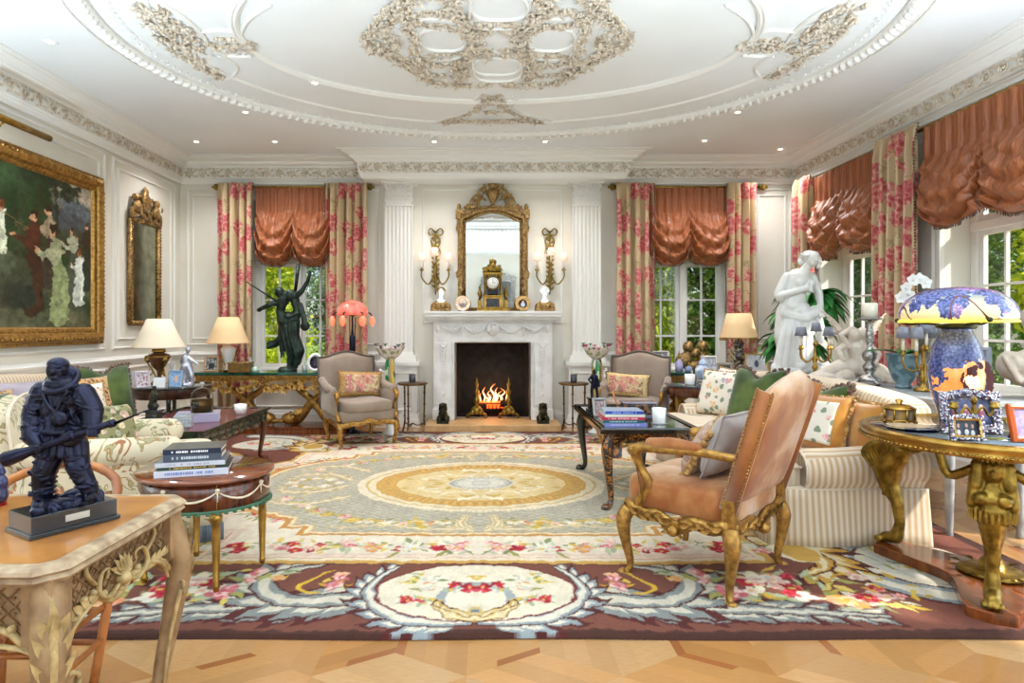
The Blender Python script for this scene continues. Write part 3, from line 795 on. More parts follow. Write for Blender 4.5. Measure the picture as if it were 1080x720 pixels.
    for i in range(13):
        t = i/12; x = .22+t*1.25; y = -1.02+.52*t**2.2-.08*sin(pi*t); c.spray(x, y, .10, .09, 3, .032 if i % 2 else .042, [PINK[1], PINK[3], PINK[0], ['#e8c860', '#f0dc98', '#d9a83a']], ['#d9c44e', '#c0a93a', '#9aa070', '#e6d68a'])
    for i in range(7):
        t = i/6; c.spray(1.18+.4*t, -.02-.16*sin(pi*t), .1, .08, 2, .035, [PINK[1], PINK[3]], ['#d9c44e', '#c0a93a'])
    # medallion
    E = lambda rx, ry: (lambda x, y: (np.sqrt((x/rx)**2+(y/ry)**2)-1)*min(rx, ry))
    for rx, ry, col in ((1.02, .80, '#e6d8b2'), (.985, .765, '#f1ead8'), (.95, .735, '#d9c08a'), (.925, .715, '#efe5c9'), (.865, .66, '#cf9c4e'), (.855, .65, '#dcb366'), (.71, .525, '#c59a58'), (.70, .515, '#e9d6a4'), (.30, .21, '#e9e3cc'), (.27, .185, '#a9afb2')):
        c.sd(E(rx, ry), col, x1=1.2, y0=-1)
    for i in range(40):
        a = -pi/2*i/39; c.ell(.78*cos(a), .59*sin(a), .035, .02, '#e3c07c' if i % 2 else '#cf9f50', a); c.ell(1.0*cos(a), .782*sin(a), .02, .012, '#f6f0de', a)
    for i in range(26):
        a = -pi/2*R.random(); q = R.uniform(.42, .92); c.leaf(.7*q*cos(a), .515*q*sin(a), R.uniform(0, 6.3), .12, .045, R.choice(['#f5efdc', '#d9b972', '#f0e2ba']))
    for i in range(9): a = -pi/2*i/8; c.leaf(.08*cos(a), .06*sin(a), a, .17, .035, '#e4e6e2'); 
    c.ell(0, 0, .08, .06, '#dfe2df')
    rs = np.random.RandomState(4); ny_, nx_ = c.c.shape[:2]
    def lown(k):
        a = rs.normal(size=(ny_//k+3, nx_//k+3)); J, I = np.mgrid[0:ny_, 0:nx_]/k; j = J.astype(int); i = I.astype(int); fj = J-j; fi = I-i
        return a[j, i]*(1-fj)*(1-fi)+a[j+1, i]*fj*(1-fi)+a[j, i+1]*(1-fj)*fi+a[j+1, i+1]*fj*fi
    J, I = np.mgrid[0:ny_, 0:nx_]; c.c = c.c[np.clip(J+lown(6)*1.1, 0, ny_-1).astype(int), np.clip(I+lown(6)*1.3, 0, nx_-1).astype(int)]*(1+.05*lown(5)+.035*lown(14))[..., None]
    c.c *= (1+.05*rs.normal(size=c.c.shape[:2]))[..., None]
    q = np.clip(c.c*.76*np.array((1.05, .97, .86)), 0, 1)
    full = np.concatenate([q[:, :0:-1], q], 1); full = np.concatenate([full, full[-2::-1]], 0)
    X = np.concatenate([-xs[:0:-1], xs]); Y = np.concatenate([ys, -ys[-2::-1]])
    rs = np.random.RandomState(5); jit = rs.uniform(0, .0022, (len(Y), len(X)))
    def zf(X_, Y_):
        e = np.minimum(HX-np.abs(X_), HY-np.abs(Y_)); return np.where(e < .004, .001, .022) + jit + .003*np.sin(X_*3+Y_*2)
    yy = np.asarray(Y)
    def m3(co): co = co.copy(); co[:, 1] += .006*np.sin(co[:, 0]*4.3); return co
    o = colour_grid('rug', X, Y, full, 'rug_wool', zf, .95, 0, m3, .6)
    tag(o, 'large floral wool rug with brown border and oval centre medallion on the parquet', 'rug', loc=(-.06, 2.6+HY, 0))
rug()

# ---- oil painting ---------------------------------------------------------------------------
def painting():
    W_, H_ = 2.5, 1.47; xs = np.linspace(0, W_, 420); ys = np.linspace(0, H_, 300); c = Canvas(xs, ys, '#21351d')
    rs = random.Random(4)
    for i in range(160): c.ell(rs.uniform(0, W_), rs.uniform(.7, H_), rs.uniform(.05, .2), rs.uniform(.04, .12), rs.choice(['#1c3a1c', '#274624', '#16301a', '#2f4a28', '#3a5230']), rs.uniform(0, 3), .5, soft=12)
    for i in range(80): c.ell(rs.uniform(0, W_), rs.uniform(-.05, .5), rs.uniform(.1, .35), rs.uniform(.03, .07), rs.choice(['#6a6a4c', '#7c7a5c', '#565a40', '#4c4f38']), 0, .5, soft=16)
    # far opening with hills and pale sky on the right
    c.ell(2.28, 1.28, .36, .2, '#cfc4ae', -.3, .95, soft=20); c.ell(2.35, 1.16, .4, .12, '#5a6e78', -.35, .95, soft=8); c.ell(2.3, 1.0, .42, .14, '#43525a', -.3, .95, soft=8); c.ell(2.3, .85, .35, .16, '#39452f', 0, .9, soft=8)
    for i in range(120): 
        a = rs.uniform(-.4, .5); c.ell(1.9+.42*rs.uniform(-1, 1), 1.42+.13*rs.uniform(-1, 1.2), .04, .025, rs.choice(['#22341c', '#1a2a16']), a, .9, soft=3)
    for x, w_, cl in ((.25, .035, '#12220f'), (.55, .05, '#2b3a20'), (.8, .03, '#15260f'), (1.15, .04, '#1a2a14'), (1.5, .035, '#33432a'), (1.72, .045, '#2a3822'), (1.95, .02, '#27331f')):
        c.stroke([(x, .6), (x+.01, 1.2), (x-.02, 1.66)], [w_, w_*.8, w_*.7], cl, .9)
    def fig(x, y, h, robe, top, hair='#2a1a12', lean=0, skin='#c99a78'):
        c.stroke([(x-.02, y), (x, y+h*.35), (x+lean*.5, y+h*.62)], [h*.17, h*.13, h*.07], robe); c.stroke([(x+.03, y), (x+.05, y+h*.4)], [h*.05, h*.02], tuple(k*1.5 for k in lin(robe)), .6)
        c.ell(x+lean*.7, y+h*.7, h*.11, h*.16, top, -.2); c.stroke([(x+lean*.7, y+h*.76), (x+lean*1.2-h*.12, y+h*.62), (x+lean-h*.26, y+h*.68)], [h*.05, h*.04, h*.02], top)
        c.ell(x+lean-h*.27, y+h*.69, h*.03, h*.025, skin); c.ell(x+lean, y+h*.91, h*.052, h*.07, skin); c.ell(x+lean+h*.01, y+h*.95, h*.06, h*.05, hair)
    fig(1.28, .62, .5, '#c9cdb4', '#d9dcc8', '#6b3a1c'); fig(2.42, .5, .62, '#26302a', '#2d2a20', '#3c2a18'); fig(1.86, .5, .68, '#3a3428', '#9a8a70'); fig(2.2, .42, .62, '#4a5040', '#aeb59c', '#241a12')
    fig(1.66, .26, .86, '#3c2418', '#4a281a'); fig(2.3, .3, .52, '#c9d0c4', '#d2d8cc', '#7a4526'); fig(2.02, .16, .84, '#8b9668', '#a2a684', '#2a2018', -.1); fig(.5, .3, .8, '#6f7c6a', '#9aa48c'); fig(.9, .25, .8, '#4a2c1e', '#7c7a5c')
    c.ell(1.4, .42, .26, .26, '#3b4230', .2, soft=6); c.ell(1.5, .3, .2, .12, '#2b3328', 0); c.ell(1.3, .56, .16, .09, '#4f5a44', .6, soft=4)
    c.stroke([(1.6, .9), (1.3, 1.02), (.9, 1.2)], [.008, .006, .004], '#6a5a3a')
    c.stroke([(.8, .3), (.5, .12), (1.2, .02)], [.012, .01, .006], '#2e2418')
    c.ell(.05, .16, .05, .06, '#6a3a1c')
    rs2 = np.random.RandomState(8); ny_, nx_ = c.c.shape[:2]
    def lown(k):
        a = rs2.normal(size=(ny_//k+3, nx_//k+3)); J, I = np.mgrid[0:ny_, 0:nx_]/k; j = J.astype(int); i = I.astype(int); fj = J-j; fi = I-i
        return a[j, i]*(1-fj)*(1-fi)+a[j+1, i]*fj*(1-fi)+a[j, i+1]*(1-fj)*fi+a[j+1, i+1]*fj*fi
    J, I = np.mgrid[0:ny_, 0:nx_]; c.c = c.c[np.clip(J+lown(9)*3+lown(4)*2, 0, ny_-1).astype(int), np.clip(I+lown(9)*2.4+lown(4)*1.6, 0, nx_-1).astype(int)]*(1+.22*lown(7)+.12*lown(3))[..., None]; c.c *= (1+.07*rs2.normal(size=c.c.shape[:2]))[..., None]
    t = thing('oil_painting', 'large gilt framed oil painting of a group in a dark forest on the left wall', 'painting', (XL, 4.0, 1.30))
    o = colour_grid('canvas', xs, ys, np.clip(c.c, 0, 1), 'oil_paint', lambda X, Y: 0*X+.02, .3, 0, lambda co: np.stack([co[:, 2], co[:, 0], co[:, 1]], 1), 0, .25)
    me = o.data; me.flip_normals(); o.parent = t
    g = G(); pr = [(.02, 0), (.02, .02), (.0, .045), (-.03, .05), (-.04, .075), (-.08, .09), (-.115, .08), (-.13, .05), (-.15, .05), (-.16, .02), (-.16, 0)]
    g.sweep(pr, [(0, 0, 0), (0, W_, 0), (0, W_, H_), (0, 0, H_)], closed=True, nrm=(1, 0, 0))
    n = 46
    for i in range(n):
        for (y, z) in ((W_*(i+.5)/n, -.035), (W_*(i+.5)/n, H_+.035)): g.leaf((.048, y-.03, z), (0, 1, 0), (1, 0, 0), .07, .03, -.1, .5, 3); g.ell((.088, y, z + (-.06 if z < 0 else .06)), (.01, .018, .014), 6, 4)
    for i in range(32):
        for (y, z) in ((-.035, H_*(i+.5)/32), (W_+.035, H_*(i+.5)/32)): g.leaf((.048, y, z-.03), (0, 0, 1), (1, 0, 0), .07, .03, -.1, .5, 3); g.ell((.088, y+(-.06 if y < 0 else .06), z), (.01, .014, .018), 6, 4)
    g.build('frame', M_gold, t)
    l = thing('picture_light', 'long brass picture light above the gilt framed forest painting', 'picture light', (XL, 5.2, 3.04))
    g = G(); g.tube([(.02, 0, -.1), (.1, 0, 0), (.2, 0, .02)], .009, 8); g.ell((.015, 0, -.1), (.012, .04, .04), 10, 6); g.build('arm', M_brass, l)
    g = G(); g.at(.2, 0, 0); g.tube([(0, -.42, 0), (0, .42, 0)], .03, 12, sub=0); g.build('lamp_tube', M_brass, l)
painting()
# ================================================================== CURTAINS, UPHOLSTERY
def toile():
    n = NT('rose_toile_linen', .75, sheen=.2); v = n.co('UV'); vw = n.warp(v, .10, 9)
    d = n.vor(n.warp(n.co('UV', (1, .8, 1)), .08, 6), 4.4, rnd=.75); pet = n.vor(vw, 24); col = n.mix(n.noise(v, 1.5), '#d2bc98', '#bfa57e')
    lf = n.math('MULTIPLY', n.math('LESS_THAN', n.vor(n.warp(n.co('UV', (1, 1, 1), loc=(.3, .2, 0)), .2, 7), 5.2), .38), n.math('GREATER_THAN', n.noise(vw, 30), .5))
    col = n.mix(n.math('MULTIPLY', lf, .65), col, '#9a8a62')
    ros = n.math('LESS_THAN', n.math('ADD', d, n.math('MULTIPLY', n.math('SUBTRACT', n.noise(v, 26), .5), .35)), .47)
    rc = n.ramp(pet, [(0, '#a02a3c'), (.35, '#bf4654'), (.62, '#cf7a78'), (.9, '#e6c0a8')])
    col = n.mix(n.math('MULTIPLY', ros, .92), col, rc)
    return n.out(col)
M_toile = toile()
def silk():
    n = NT('copper_striped_silk', .36, sheen=.08); v = n.co('UV')
    st = n.wave(v, 13.0, 0, 'X'); c = n.ramp(st, [(0, '#8a4422'), (.42, '#954e28'), (.56, '#c08a4c'), (.72, '#9a522a')])
    n.b.inputs['Specular IOR Level'].default_value = .7; n.bump(n.noise(n.co('UV', (3, 1, 1)), 14, 3), .5, .02)
    return n.out(c)
M_silk = silk()
def stripes(name, a, b, sc, thin=None, rough=.75):
    n = NT(name, rough, sheen=.2); nx = n.xyz(n.co('Normal')); p = n.xyz(n.co('Object'))
    side = n.math('GREATER_THAN', n.math('ABSOLUTE', nx[0]), .7)
    c = n.N.new('ShaderNodeMix'); n.L.new(side, c.inputs[0]); n.L.new(p[0], c.inputs[2]); n.L.new(p[1], c.inputs[3])
    f = n.math('FRACT', n.math('MULTIPLY', c.outputs[0], sc))
    st = [(0, a), (.42, b), (.5, b), (.92, a)] if not thin else [(0, a), (.38, b), (.62, thin), (.68, b), (.86, a)]
    col = n.ramp(f, st); n.bump(n.noise(n.co('Object'), 9, 3), .25, .02)
    return n.out(col)
M_str = stripes('cream_striped_ticking', '#dfd3c1', '#c29f74', 27, rough=.8)
M_str2 = stripes('cream_stripe_skirt_cloth', '#dccfbb', '#bd9e76', 28)
M_seat = stripes('pale_cream_seat_cloth', '#e0d2be', '#d5bfa4', 22)
def crewel():
    n = NT('crewel_embroidered_linen', .85, sheen=.2); v = n.co('Object'); d = n.vor(n.warp(v, .16, 5), 5.5, feat='DISTANCE_TO_EDGE'); k = n.noise(n.warp(v, .3, 3), 7, 1, dist=2.5)
    m = n.math('MULTIPLY', n.math('GREATER_THAN', k, .56), n.math('LESS_THAN', k, .66))
    m2 = n.math('MULTIPLY', n.math('GREATER_THAN', k, .585), n.math('LESS_THAN', k, .625))
    c = n.mix(m, '#dccdb0', n.mix(n.math('GREATER_THAN', n.noise(v, 4), .5), '#8a8a5a', '#a9854e')); c = n.mix(m2, c, n.mix(n.math('GREATER_THAN', n.noise(v, 5), .52), '#a8a37c', '#a4604a'))
    return n.out(c)
M_crewel = crewel()
def floral(name, bgc, cols, sc=9, k=.34, leafc='#5d7a5c', pm=.8):
    n = NT(name, .85); v = n.co('Object'); vw = n.warp(v, .05, 16)
    d = n.vor(vw, sc, rnd=.9); cc = n.vor(vw, sc, 'Color', rnd=.9); pet = n.vor(v, sc*4)
    col = n.ramp(n.noise(v, 3), [(.3, bgc), (.7, bgc)])
    lf = n.math('LESS_THAN', n.vor(n.warp(n.co('Object', loc=(.1, .3, .2)), .06, 14), sc*1.4), .33)
    col = n.mix(n.math('MULTIPLY', lf, .8), col, leafc)
    ros = n.math('LESS_THAN', n.math('ADD', d, n.math('MULTIPLY', pet, .12)), k)
    x = n.xyz(cc)[0]; rc = n.ramp(x, [(i/len(cols), c) for i, c in enumerate(cols)], True)
    rc = n.mix(n.math('MULTIPLY', pet, pm), rc, '#fbeee0'); col = n.mix(ros, col, rc)
    return n.out(col)
M_fl1 = floral('needlepoint_roses', '#ece2d2', ['#c65a66', '#d9a24c', '#b94858', '#6c86a8'])
M_fl2 = floral('blue_rose_linen', '#e3dcd0', ['#c65a66', '#e0b070', '#5f86ac', '#d67a86'], 11, .27)
M_tap = floral('red_tapestry', '#c8b48c', ['#b0433f', '#c05a50', '#8a3a30', '#b97a50'], 15, .62, '#6b5a3c', .35)
M_pinkf = floral('pink_rose_print', '#ead8c2', ['#d28a90', '#c9606a', '#e0a0a0', '#b9525c'], 14, .36)
M_drk = floral('olive_tapestry', '#8f8a62', ['#a86a3c', '#c9b070', '#5c6a40', '#8a4a30'], 14, .4, '#4a5030')
def leopard():
    n = NT('leopard_print_velvet', .8, sheen=.3); v = n.warp(n.co('Object'), .02, 30); d = n.vor(v, 34)
    return n.out(n.ramp(n.math('ADD', d, n.math('MULTIPLY', n.noise(v, 60), .25)), [(.28, '#8a5a2c'), (.38, '#2e1a10'), (.52, '#3a2214'), (.6, '#c79a62')]))
M_leo = leopard()
def velvet():
    n = NT('apricot_silk_velvet', .6, sheen=.25); v = n.co('Object'); k = n.noise(n.warp(v, .25, 3), 3.2, 4)
    return n.out(n.ramp(k, [(.38, '#94521e'), (.48, '#ae7440'), (.56, '#c49a74'), (.7, '#d8bcaa')]))
M_velv = velvet()
M_velvd = mat('apricot_velvet_border', '#8f4c18', .6, col2='#a66426', nscale=8, sheen=.5)
M_lav = mat('lavender_linen', '#b9aeb6', .8, col2='#a59aa6', nscale=6)
M_grey = mat('silver_grey_satin', '#b3aba8', .45, col2='#988f8c', nscale=6, sheen=.4)

def curtain(name, w, ztop, zbot, n, label, loc, rz, grp, seed=0, flare=1.08, fringe_side=1):
    t = thing(name, label, 'curtain', loc, rz, grp); rr = random.Random(seed); ph = [rr.uniform(0, 6.28) for _ in range(4)]
    H_ = ztop-zbot
    def fn(u, v):
        z = ztop - H_*v; k = 1+(flare-1)*v; hd = max(0, 1-v*18)
        a = .052*(1-.5*hd)*sin(2*pi*n*u+.5*sin(v*3+ph[0])+ph[1]) + .02*sin(2*pi*(n*.5)*u+ph[2]+v*2)
        x = (u-.5)*w*k + .012*sin(2*pi*n*2*u+ph[3])
        if v < .05: a *= .7+.5*abs(sin(2*pi*n*2*u))
        return (x, -.02+a*(1 if v > .01 else .5), z)
    g = G(); g.grid(fn, n*14, 40, (w*1.9, H_)); g.build('drape', M_toile, t, solid=.006)
    g = G()
    pts = [Vector(fn(1 if fringe_side > 0 else 0, i/110)) for i in range(111)]
    for i, p in enumerate(pts[:-1]): g.ell(p+Vector((fringe_side*.012, -.005, -H_/220)), (.011, .011, H_/260), 5, 3)
    g.build('tassel_fringe', M_fringe, t)
    return t
def shade(name, w, ztop, D, Dc, label, loc, rz, grp, seed=0):
    t = thing(name, label, 'window shade', loc, rz, grp); rr = random.Random(seed); ph = [rr.uniform(0, 6) for _ in range(6)]
    def fn(u, v):
        h = (u*2) % 1 if u < 1 else 1.0; s = 4*h*(1-h); q = s**.55; half = 0 if u < .5 else 1
        low = min(1, max(0, (v-.30)/.70)); z = -(Dc+(D-Dc)*q)*(v-.16*max(0, v-.8)*q*2)
        y = -.03 - .17*q*sin(pi*min(1, low*1.02))**.8*(.75+.25*low)
        y -= .018*sin(u*64+ph[0])*(1-low)*(.5+.5*v)+.008*sin(u*130)*(1-low)
        # swagged folds: fall from the gathers and meet in the middle
        e = abs(h-.5)*2; f = sin(2*pi*(low*4.2+.8*e*e*(1.6-low))+ph[1+half]+.8*sin(h*5+ph[3]))
        y -= .062*f*low**.7*(.45+.55*e); z += .022*f*low*e
        f2 = sin(2*pi*(low*9.5-1.5*h+.9*sin(h*9+ph[4]))+ph[5]); y -= .018*f2*low*(.3+.7*e)
        y -= .035*noise.noise(Vector((u*6+v*3, v*5-abs(h-.5)*8, seed)))*(low+.2)*1.5
        x = (u-.5)*w + .035*sin(pi*2*h)*low*(-1)*.6
        return (x, y, ztop+z)
    g = G(); g.grid(fn, 120, 90, (w*1.25, 1.2)); g.build('swagged_cloth', M_silk, t, solid=.004)
    g = G()
    for i in range(100):
        p = Vector(fn((i+.5)/100, 1.0)); g.ell(p+Vector((0, -.002, -.01)), (w/170, .007, .016), 5, 3)
    g.build('bead_trim', M_fringe, t)
    return t
def rod(label, a, b, loc, rz, grp='brass curtain poles'):
    t = thing('curtain_rod', label, 'curtain rod', loc, rz, grp)
    g = G(); g.cyl((a, 0, 0), (b, 0, 0), .02, seg=12); g.build('pole', M_brass, t)
    for x, s in ((a, -1), (b, 1)):
        g = G(); g.ell((x+s*.02, 0, 0), (.02, .035, .035), 10, 6); g.ell((x+s*.06, 0, 0), (.035, .045, .045), 12, 8); g.ell((x+s*.105, 0, 0), (.02, .018, .018), 8, 6)
        for k in range(6): g.leaf((x+s*.03, .03*cos(k*pi/3), .03*sin(k*pi/3)), (s, .5*cos(k*pi/3), .5*sin(k*pi/3)), (0, cos(k*pi/3), sin(k*pi/3)), .05, .03, .2)
        g.build('finial', M_giltb, t)
        g = G(); g.tube([(x-s*.04, .0, 0), (x-s*.04, .08, -.01), (x-s*.04, .135, -.03)], .01, 8); g.ell((x-s*.04, .13, -.03), (.025, .012, .045), 8, 6); g.build('bracket', M_giltb, t)
    return t
RZ = 3.215
rod('brass curtain pole above the left back window', -3.62, -1.66, (0, 8.34, RZ), 0); rod('brass curtain pole above the right back window', 1.74, 3.66, (0, 8.34, RZ), 0)
rod('long brass curtain pole along the right wall windows', -8.1, -4.15, (4.075, 0, RZ), -pi/2) if False else None
t = rod('long brass curtain pole along the windowed right wall', -1.95, 1.95, (4.16, 6.15, RZ), -pi/2)
GP = 'rose patterned curtains'
curtain('curtain', .45, RZ+.035, .012, 4, 'rose patterned curtain left of the window behind the bronze dancer', (-3.385, 8.25, 0), 0, GP, 1, 1.0, 1)
curtain('curtain', .55, RZ+.035, .012, 5, 'rose patterned curtain hanging between the left window and left pilaster', (-1.90, 8.25, 0), 0, GP, 2, 1.03, -1)
curtain('curtain', .49, RZ+.035, .012, 4, 'rose patterned curtain hanging right of the right pilaster', (1.965, 8.25, 0), 0, GP, 3, 1.05, 1)
curtain('curtain', .40, RZ+.035, .012, 4, 'rose patterned curtain right of the right back window by the pleated lamp', (3.39, 8.25, 0), 0, GP, 4, 1.02, -1)
curtain('curtain', .34, RZ+.035, .012, 3, 'narrow rose patterned curtain in the far right corner behind the marble statue', (4.07, 7.93, 0), -pi/2, GP, 5, 1.0, 1)
curtain('curtain', .62, RZ+.035, .012, 5, 'wide rose patterned curtain between the two windows of the right wall', (4.07, 6.12, 0), -pi/2, GP, 6, 1.0, 1)
GS = 'swagged copper silk shades'
shade('balloon_shade', 1.0, RZ-.02, 1.12, .84, 'swagged copper silk shade in the window behind the bronze dancer', (-2.62, 8.31, 0), 0, GS, 1)
shade('balloon_shade', 1.06, RZ-.02, 1.12, .84, 'swagged copper silk shade in the right back window', (2.70, 8.31, 0), 0, GS, 2)
shade('balloon_shade', 1.30, RZ-.02, 1.12, .86, 'swagged striped copper shade above the white marble statue on the right wall', (4.13, 7.10, 0), -pi/2, GS, 3)
shade('balloon_shade', 1.42, RZ-.02, 1.05, .80, 'swagged striped copper shade at the right edge above the mushroom lamp', (4.13, 5.08, 0), -pi/2, GS, 4)

# ---- helpers for upholstery -------------------------------------------------------
def sbox(g, c, s, e=.3, nu=32, nv=16, fn=None):
    def p(a, k): return (abs(a)**k)*(1 if a >= 0 else -1)
    vs = []; fs = []
    for j in range(nv+1):
        b = -pi/2+pi*j/nv
        for i in range(nu):
            a = 2*pi*(i+.5)/nu
            q = (s[0]/2*p(cos(b), e)*p(cos(a), e), s[1]/2*p(cos(b), e)*p(sin(a), e), s[2]/2*p(sin(b), e))
            if fn: q = fn(*q)
            vs.append((c[0]+q[0], c[1]+q[1], c[2]+q[2]))
    for j in range(nv):
        for i in range(nu):
            i2 = (i+1) % nu; fs.append((j*nu+i, j*nu+i2, (j+1)*nu+i2, (j+1)*nu+i))
    g.add(vs, fs); return g
def slab(g, outline, t, n=14, bulge=.5, T=None):
    """soft panel: outline(u in -1..1, v in 0..1)->(x,z); thickness t along y"""
    vs = []; fs = []; nu = n; nv = n
    for sgn in (-1, 1):
        for j in range(nv+1):
            for i in range(nu+1):
                u = -1+2*i/nu; v = j/nv; k = ((1-abs(u)**6)*(1-abs(2*v-1)**6)); k = max(k, 0)**.45
                x, z = outline(u, v); vs.append((x, sgn*t/2*(k*(1+bulge*(1-u*u)*(1-(2*v-1)**2))), z))
    w = nu+1; m = w*(nv+1)
    for j in range(nv):
        for i in range(nu):
            a = j*w+i; fs.append((a, a+1, a+w+1, a+w)); fs.append((m+a+1, m+a, m+a+w, m+a+w+1))
    g.add(vs, fs); return g
def pillow(name, label, w, h, t, m, loc, rz=0, rx=0, ry=0, fringe=None, fr=.018, chop=.0, back=None, group=None, face=None, fk='tuft'):
    o = thing(name, label, 'pillow', loc, 0, group); o.rotation_euler = Euler((rx, ry, rz), 'XYZ')
    def ed(u, v):
        x = w/2*u*(1-.07*(1-v*v)); z = h/2*v*(1-.07*(1-u*u)) + h/2
        if v > 0: z -= chop*h*v*math.exp(-(u/.35)**2)
        return x, z
    g = G(); vs = []; fs = []; n = 16
    for sgn in (-1, 1):
        for j in range(n+1):
            for i in range(n+1):
                u = -1+2*i/n; v = -1+2*j/n; k = max((1-u**4)*(1-v**4), 0)**.55; x, z = ed(u, v)
                wr = 1+.10*sin(5*u+3*v+w*40)*(abs(u*v)); vs.append((x, sgn*t/2*k*wr, z))
    W = n+1; m_ = W*W
    for j in range(n):
        for i in range(n):
            a = j*W+i; fs.append((a, a+1, a+W+1, a+W)); fs.append((m_+a+1, m_+a, m_+a+W, m_+a+W+1))
    g.add(vs, fs); g.build('cover', m, o, merge=True)
    if face:
        g = G(); vs = []; fs = []
        for j in range(n+1):
            for i in range(n+1):
                u = (-1+2*i/n)*.8; v = (-1+2*j/n)*.72; k = max((1-u**4)*(1-v**4), 0)**.55; x, z = ed(u, v); vs.append((x, -(t/2*k+.004), z))
        for j in range(n):
            for i in range(n): a = j*W+i; fs.append((a, a+1, a+W+1, a+W))
        g.add(vs, fs); g.build('embroidered_panel', face, o, solid=.006)
    if fringe:
        g = G(); rr = random.Random(int(w*1000+h*77)); P = []
        for k in range(4):
            for i in range(18):
                q = -1+2*i/18; u, v = ((q, -1), (1, q), (-q, 1), (-1, -q))[k]; P.append(ed(u, v))
        if fk == 'tuft':
            for x, z in P:
                for r_ in range(3): g.ell((x+rr.uniform(-.6, .6)*fr, rr.uniform(-.5, .5)*fr, z+rr.uniform(-.6, .6)*fr), (fr*rr.uniform(.5, .8),)*3, 6, 4)
        else: g.tube([(x, 0, z) for x, z in P], fr, 8, sub=2, closed=True)
        g.build('fringe' if fk == 'tuft' else 'piping', fringe, o)
    return o

# ---- sofas --------------------------------------------------------------------------
def sofa(label, L, loc, rz):
    t = thing('striped_sofa', label, 'sofa', loc, rz, 'striped sofas')
    hl = L/2; D = 1.0   # local: front at -y
    # base and loose skirt
    def sk(u, v):
        per = [(-hl+.04, .46), (-hl+.04, -.26), (-hl+.06, -.48), (hl-.06, -.48), (hl-.04, -.26), (hl-.04, .46)]
        ls = [hypot(per[i+1][0]-per[i][0], per[i+1][1]-per[i][1]) for i in range(5)]; T = sum(ls); d = u*T; i = 0
        while i < 4 and d > ls[i]: d -= ls[i]; i += 1
        f = d/ls[i]; x = per[i][0]+(per[i+1][0]-per[i][0])*f; y = per[i][1]+(per[i+1][1]-per[i][1])*f
        k = 1+.02*v*(1+.8*sin(u*T*9)); return (x*k, y*k+.012*v*sin(u*T*13), .36-.335*v)
    g = G(); g.grid(sk, 150, 5); g.build('skirt', M_str2, t, solid=.01)
    g = G(); sbox(g, (0, 0, .27), (L-.08, .94, .2), .12); g.build('seat_base', M_str, t)
    for s in (-1, 1):
        g = G(); n = 18; prof = []
        for i in range(n): a = -pi*.32+ (pi*1.5)*i/(n-1); prof.append((s*(.0)+.115*cos(a)*s*1.0, .115*sin(a)))
        poly = [(s*-.10, -.40), (s*-.10, -.06)] + [(-s*.125*cos(pi*i/(n-1)-.0), .125*sin(pi*i/(n-1))) for i in range(n)] + [(s*.12, -.06), (s*.06, -.14), (s*.09, -.40)]
        m_ = len(poly); vs = []; fs = []; ys = [-.27, -.26, -.1, .15, .38, .46]
        for yi, y in enumerate(ys):
            sc_ = .86 if yi == 0 else 1
            zb = .455 + (0 if y < 0 else .10*y)
            for (x, z) in poly: vs.append((s*(hl-.13)+x*sc_, y, zb+z*sc_))
        for yi in range(len(ys)-1):
            for i in range(m_): i2 = (i+1) % m_; fs.append((yi*m_+i, yi*m_+i2, (yi+1)*m_+i2, (yi+1)*m_+i))
        fs.append(tuple(range(m_))); fs.append(tuple((len(ys)-1)*m_+i for i in range(m_-1, -1, -1)))
        g.add(vs, fs); g.build('arm', M_str, t)
        g = G(); g.tube([(s*(hl-.13)+x*.93, -.272, .455+z*.93) for x, z in poly[2:-2]], .007, 6, sub=0); g.build('arm_piping', M_seat, t)
    # back, rolled top
    def bk(x, y, z): return (x, y+.10*(z+.25), z + .02*cos(x/hl*pi))
    g = G(); sbox(g, (0, .35, .61), (L-.06, .26, .62), .26, 48, 18, bk); g.build('back', M_str, t)
    n = 3; cw = (L-.5)/n
    for i in range(n):
        x = -L/2+.25+cw*(i+.5); wide = .26 if i in (0, n-1) else 0; sx = (-.10 if i == 0 else .10 if i == n-1 else 0)
        def cf(q0, q1, q2, i=i):
            # T cushions: the front corner reaches past the arm
            if q1 < -.17: q0 = q0*1.0 + (-.18 if i == 0 and q0 < 0 else .18 if i == n-1 and q0 > 0 else 0)
            return (q0, q1, q2*(1+.2*(1-(q0/cw*1.6)**2)*(q2 > 0)))
        g = G(); sbox(g, (x, -.13, .415), (cw-.01, .74, .15), .22, 36, 14, cf); c = g.build('seat_cushion', M_seat, t)
        g = G(); y0, y1, xx = -.495, .2, cw/2-.015
        q0 = x-xx-(.18 if i == 0 else 0); q1 = x+xx+(.18 if i == n-1 else 0)
        for zz in (.475, .355):
            g.tube([(x-xx, -.2, zz), (q0, -.2-.02, zz), (q0, y0+.03, zz), (q0+.03, y0, zz), (q1-.03, y0, zz), (q1, y0+.03, zz), (q1, -.22, zz), (x+xx, -.2, zz)], .009, 6, sub=1)
        g.build('fringed_piping', M_gfringe if zz else M_gfringe, t) if False else g.build('cushion_piping', M_seat, c)
    return t
sofa('long cream striped sofa on the right in front of the windows', 2.5, (2.16, 4.88, 0), -pi/2)
sofa('long cream striped sofa along the left wall under the painting', 2.6, (-3.66, 4.62, 0), pi/2)

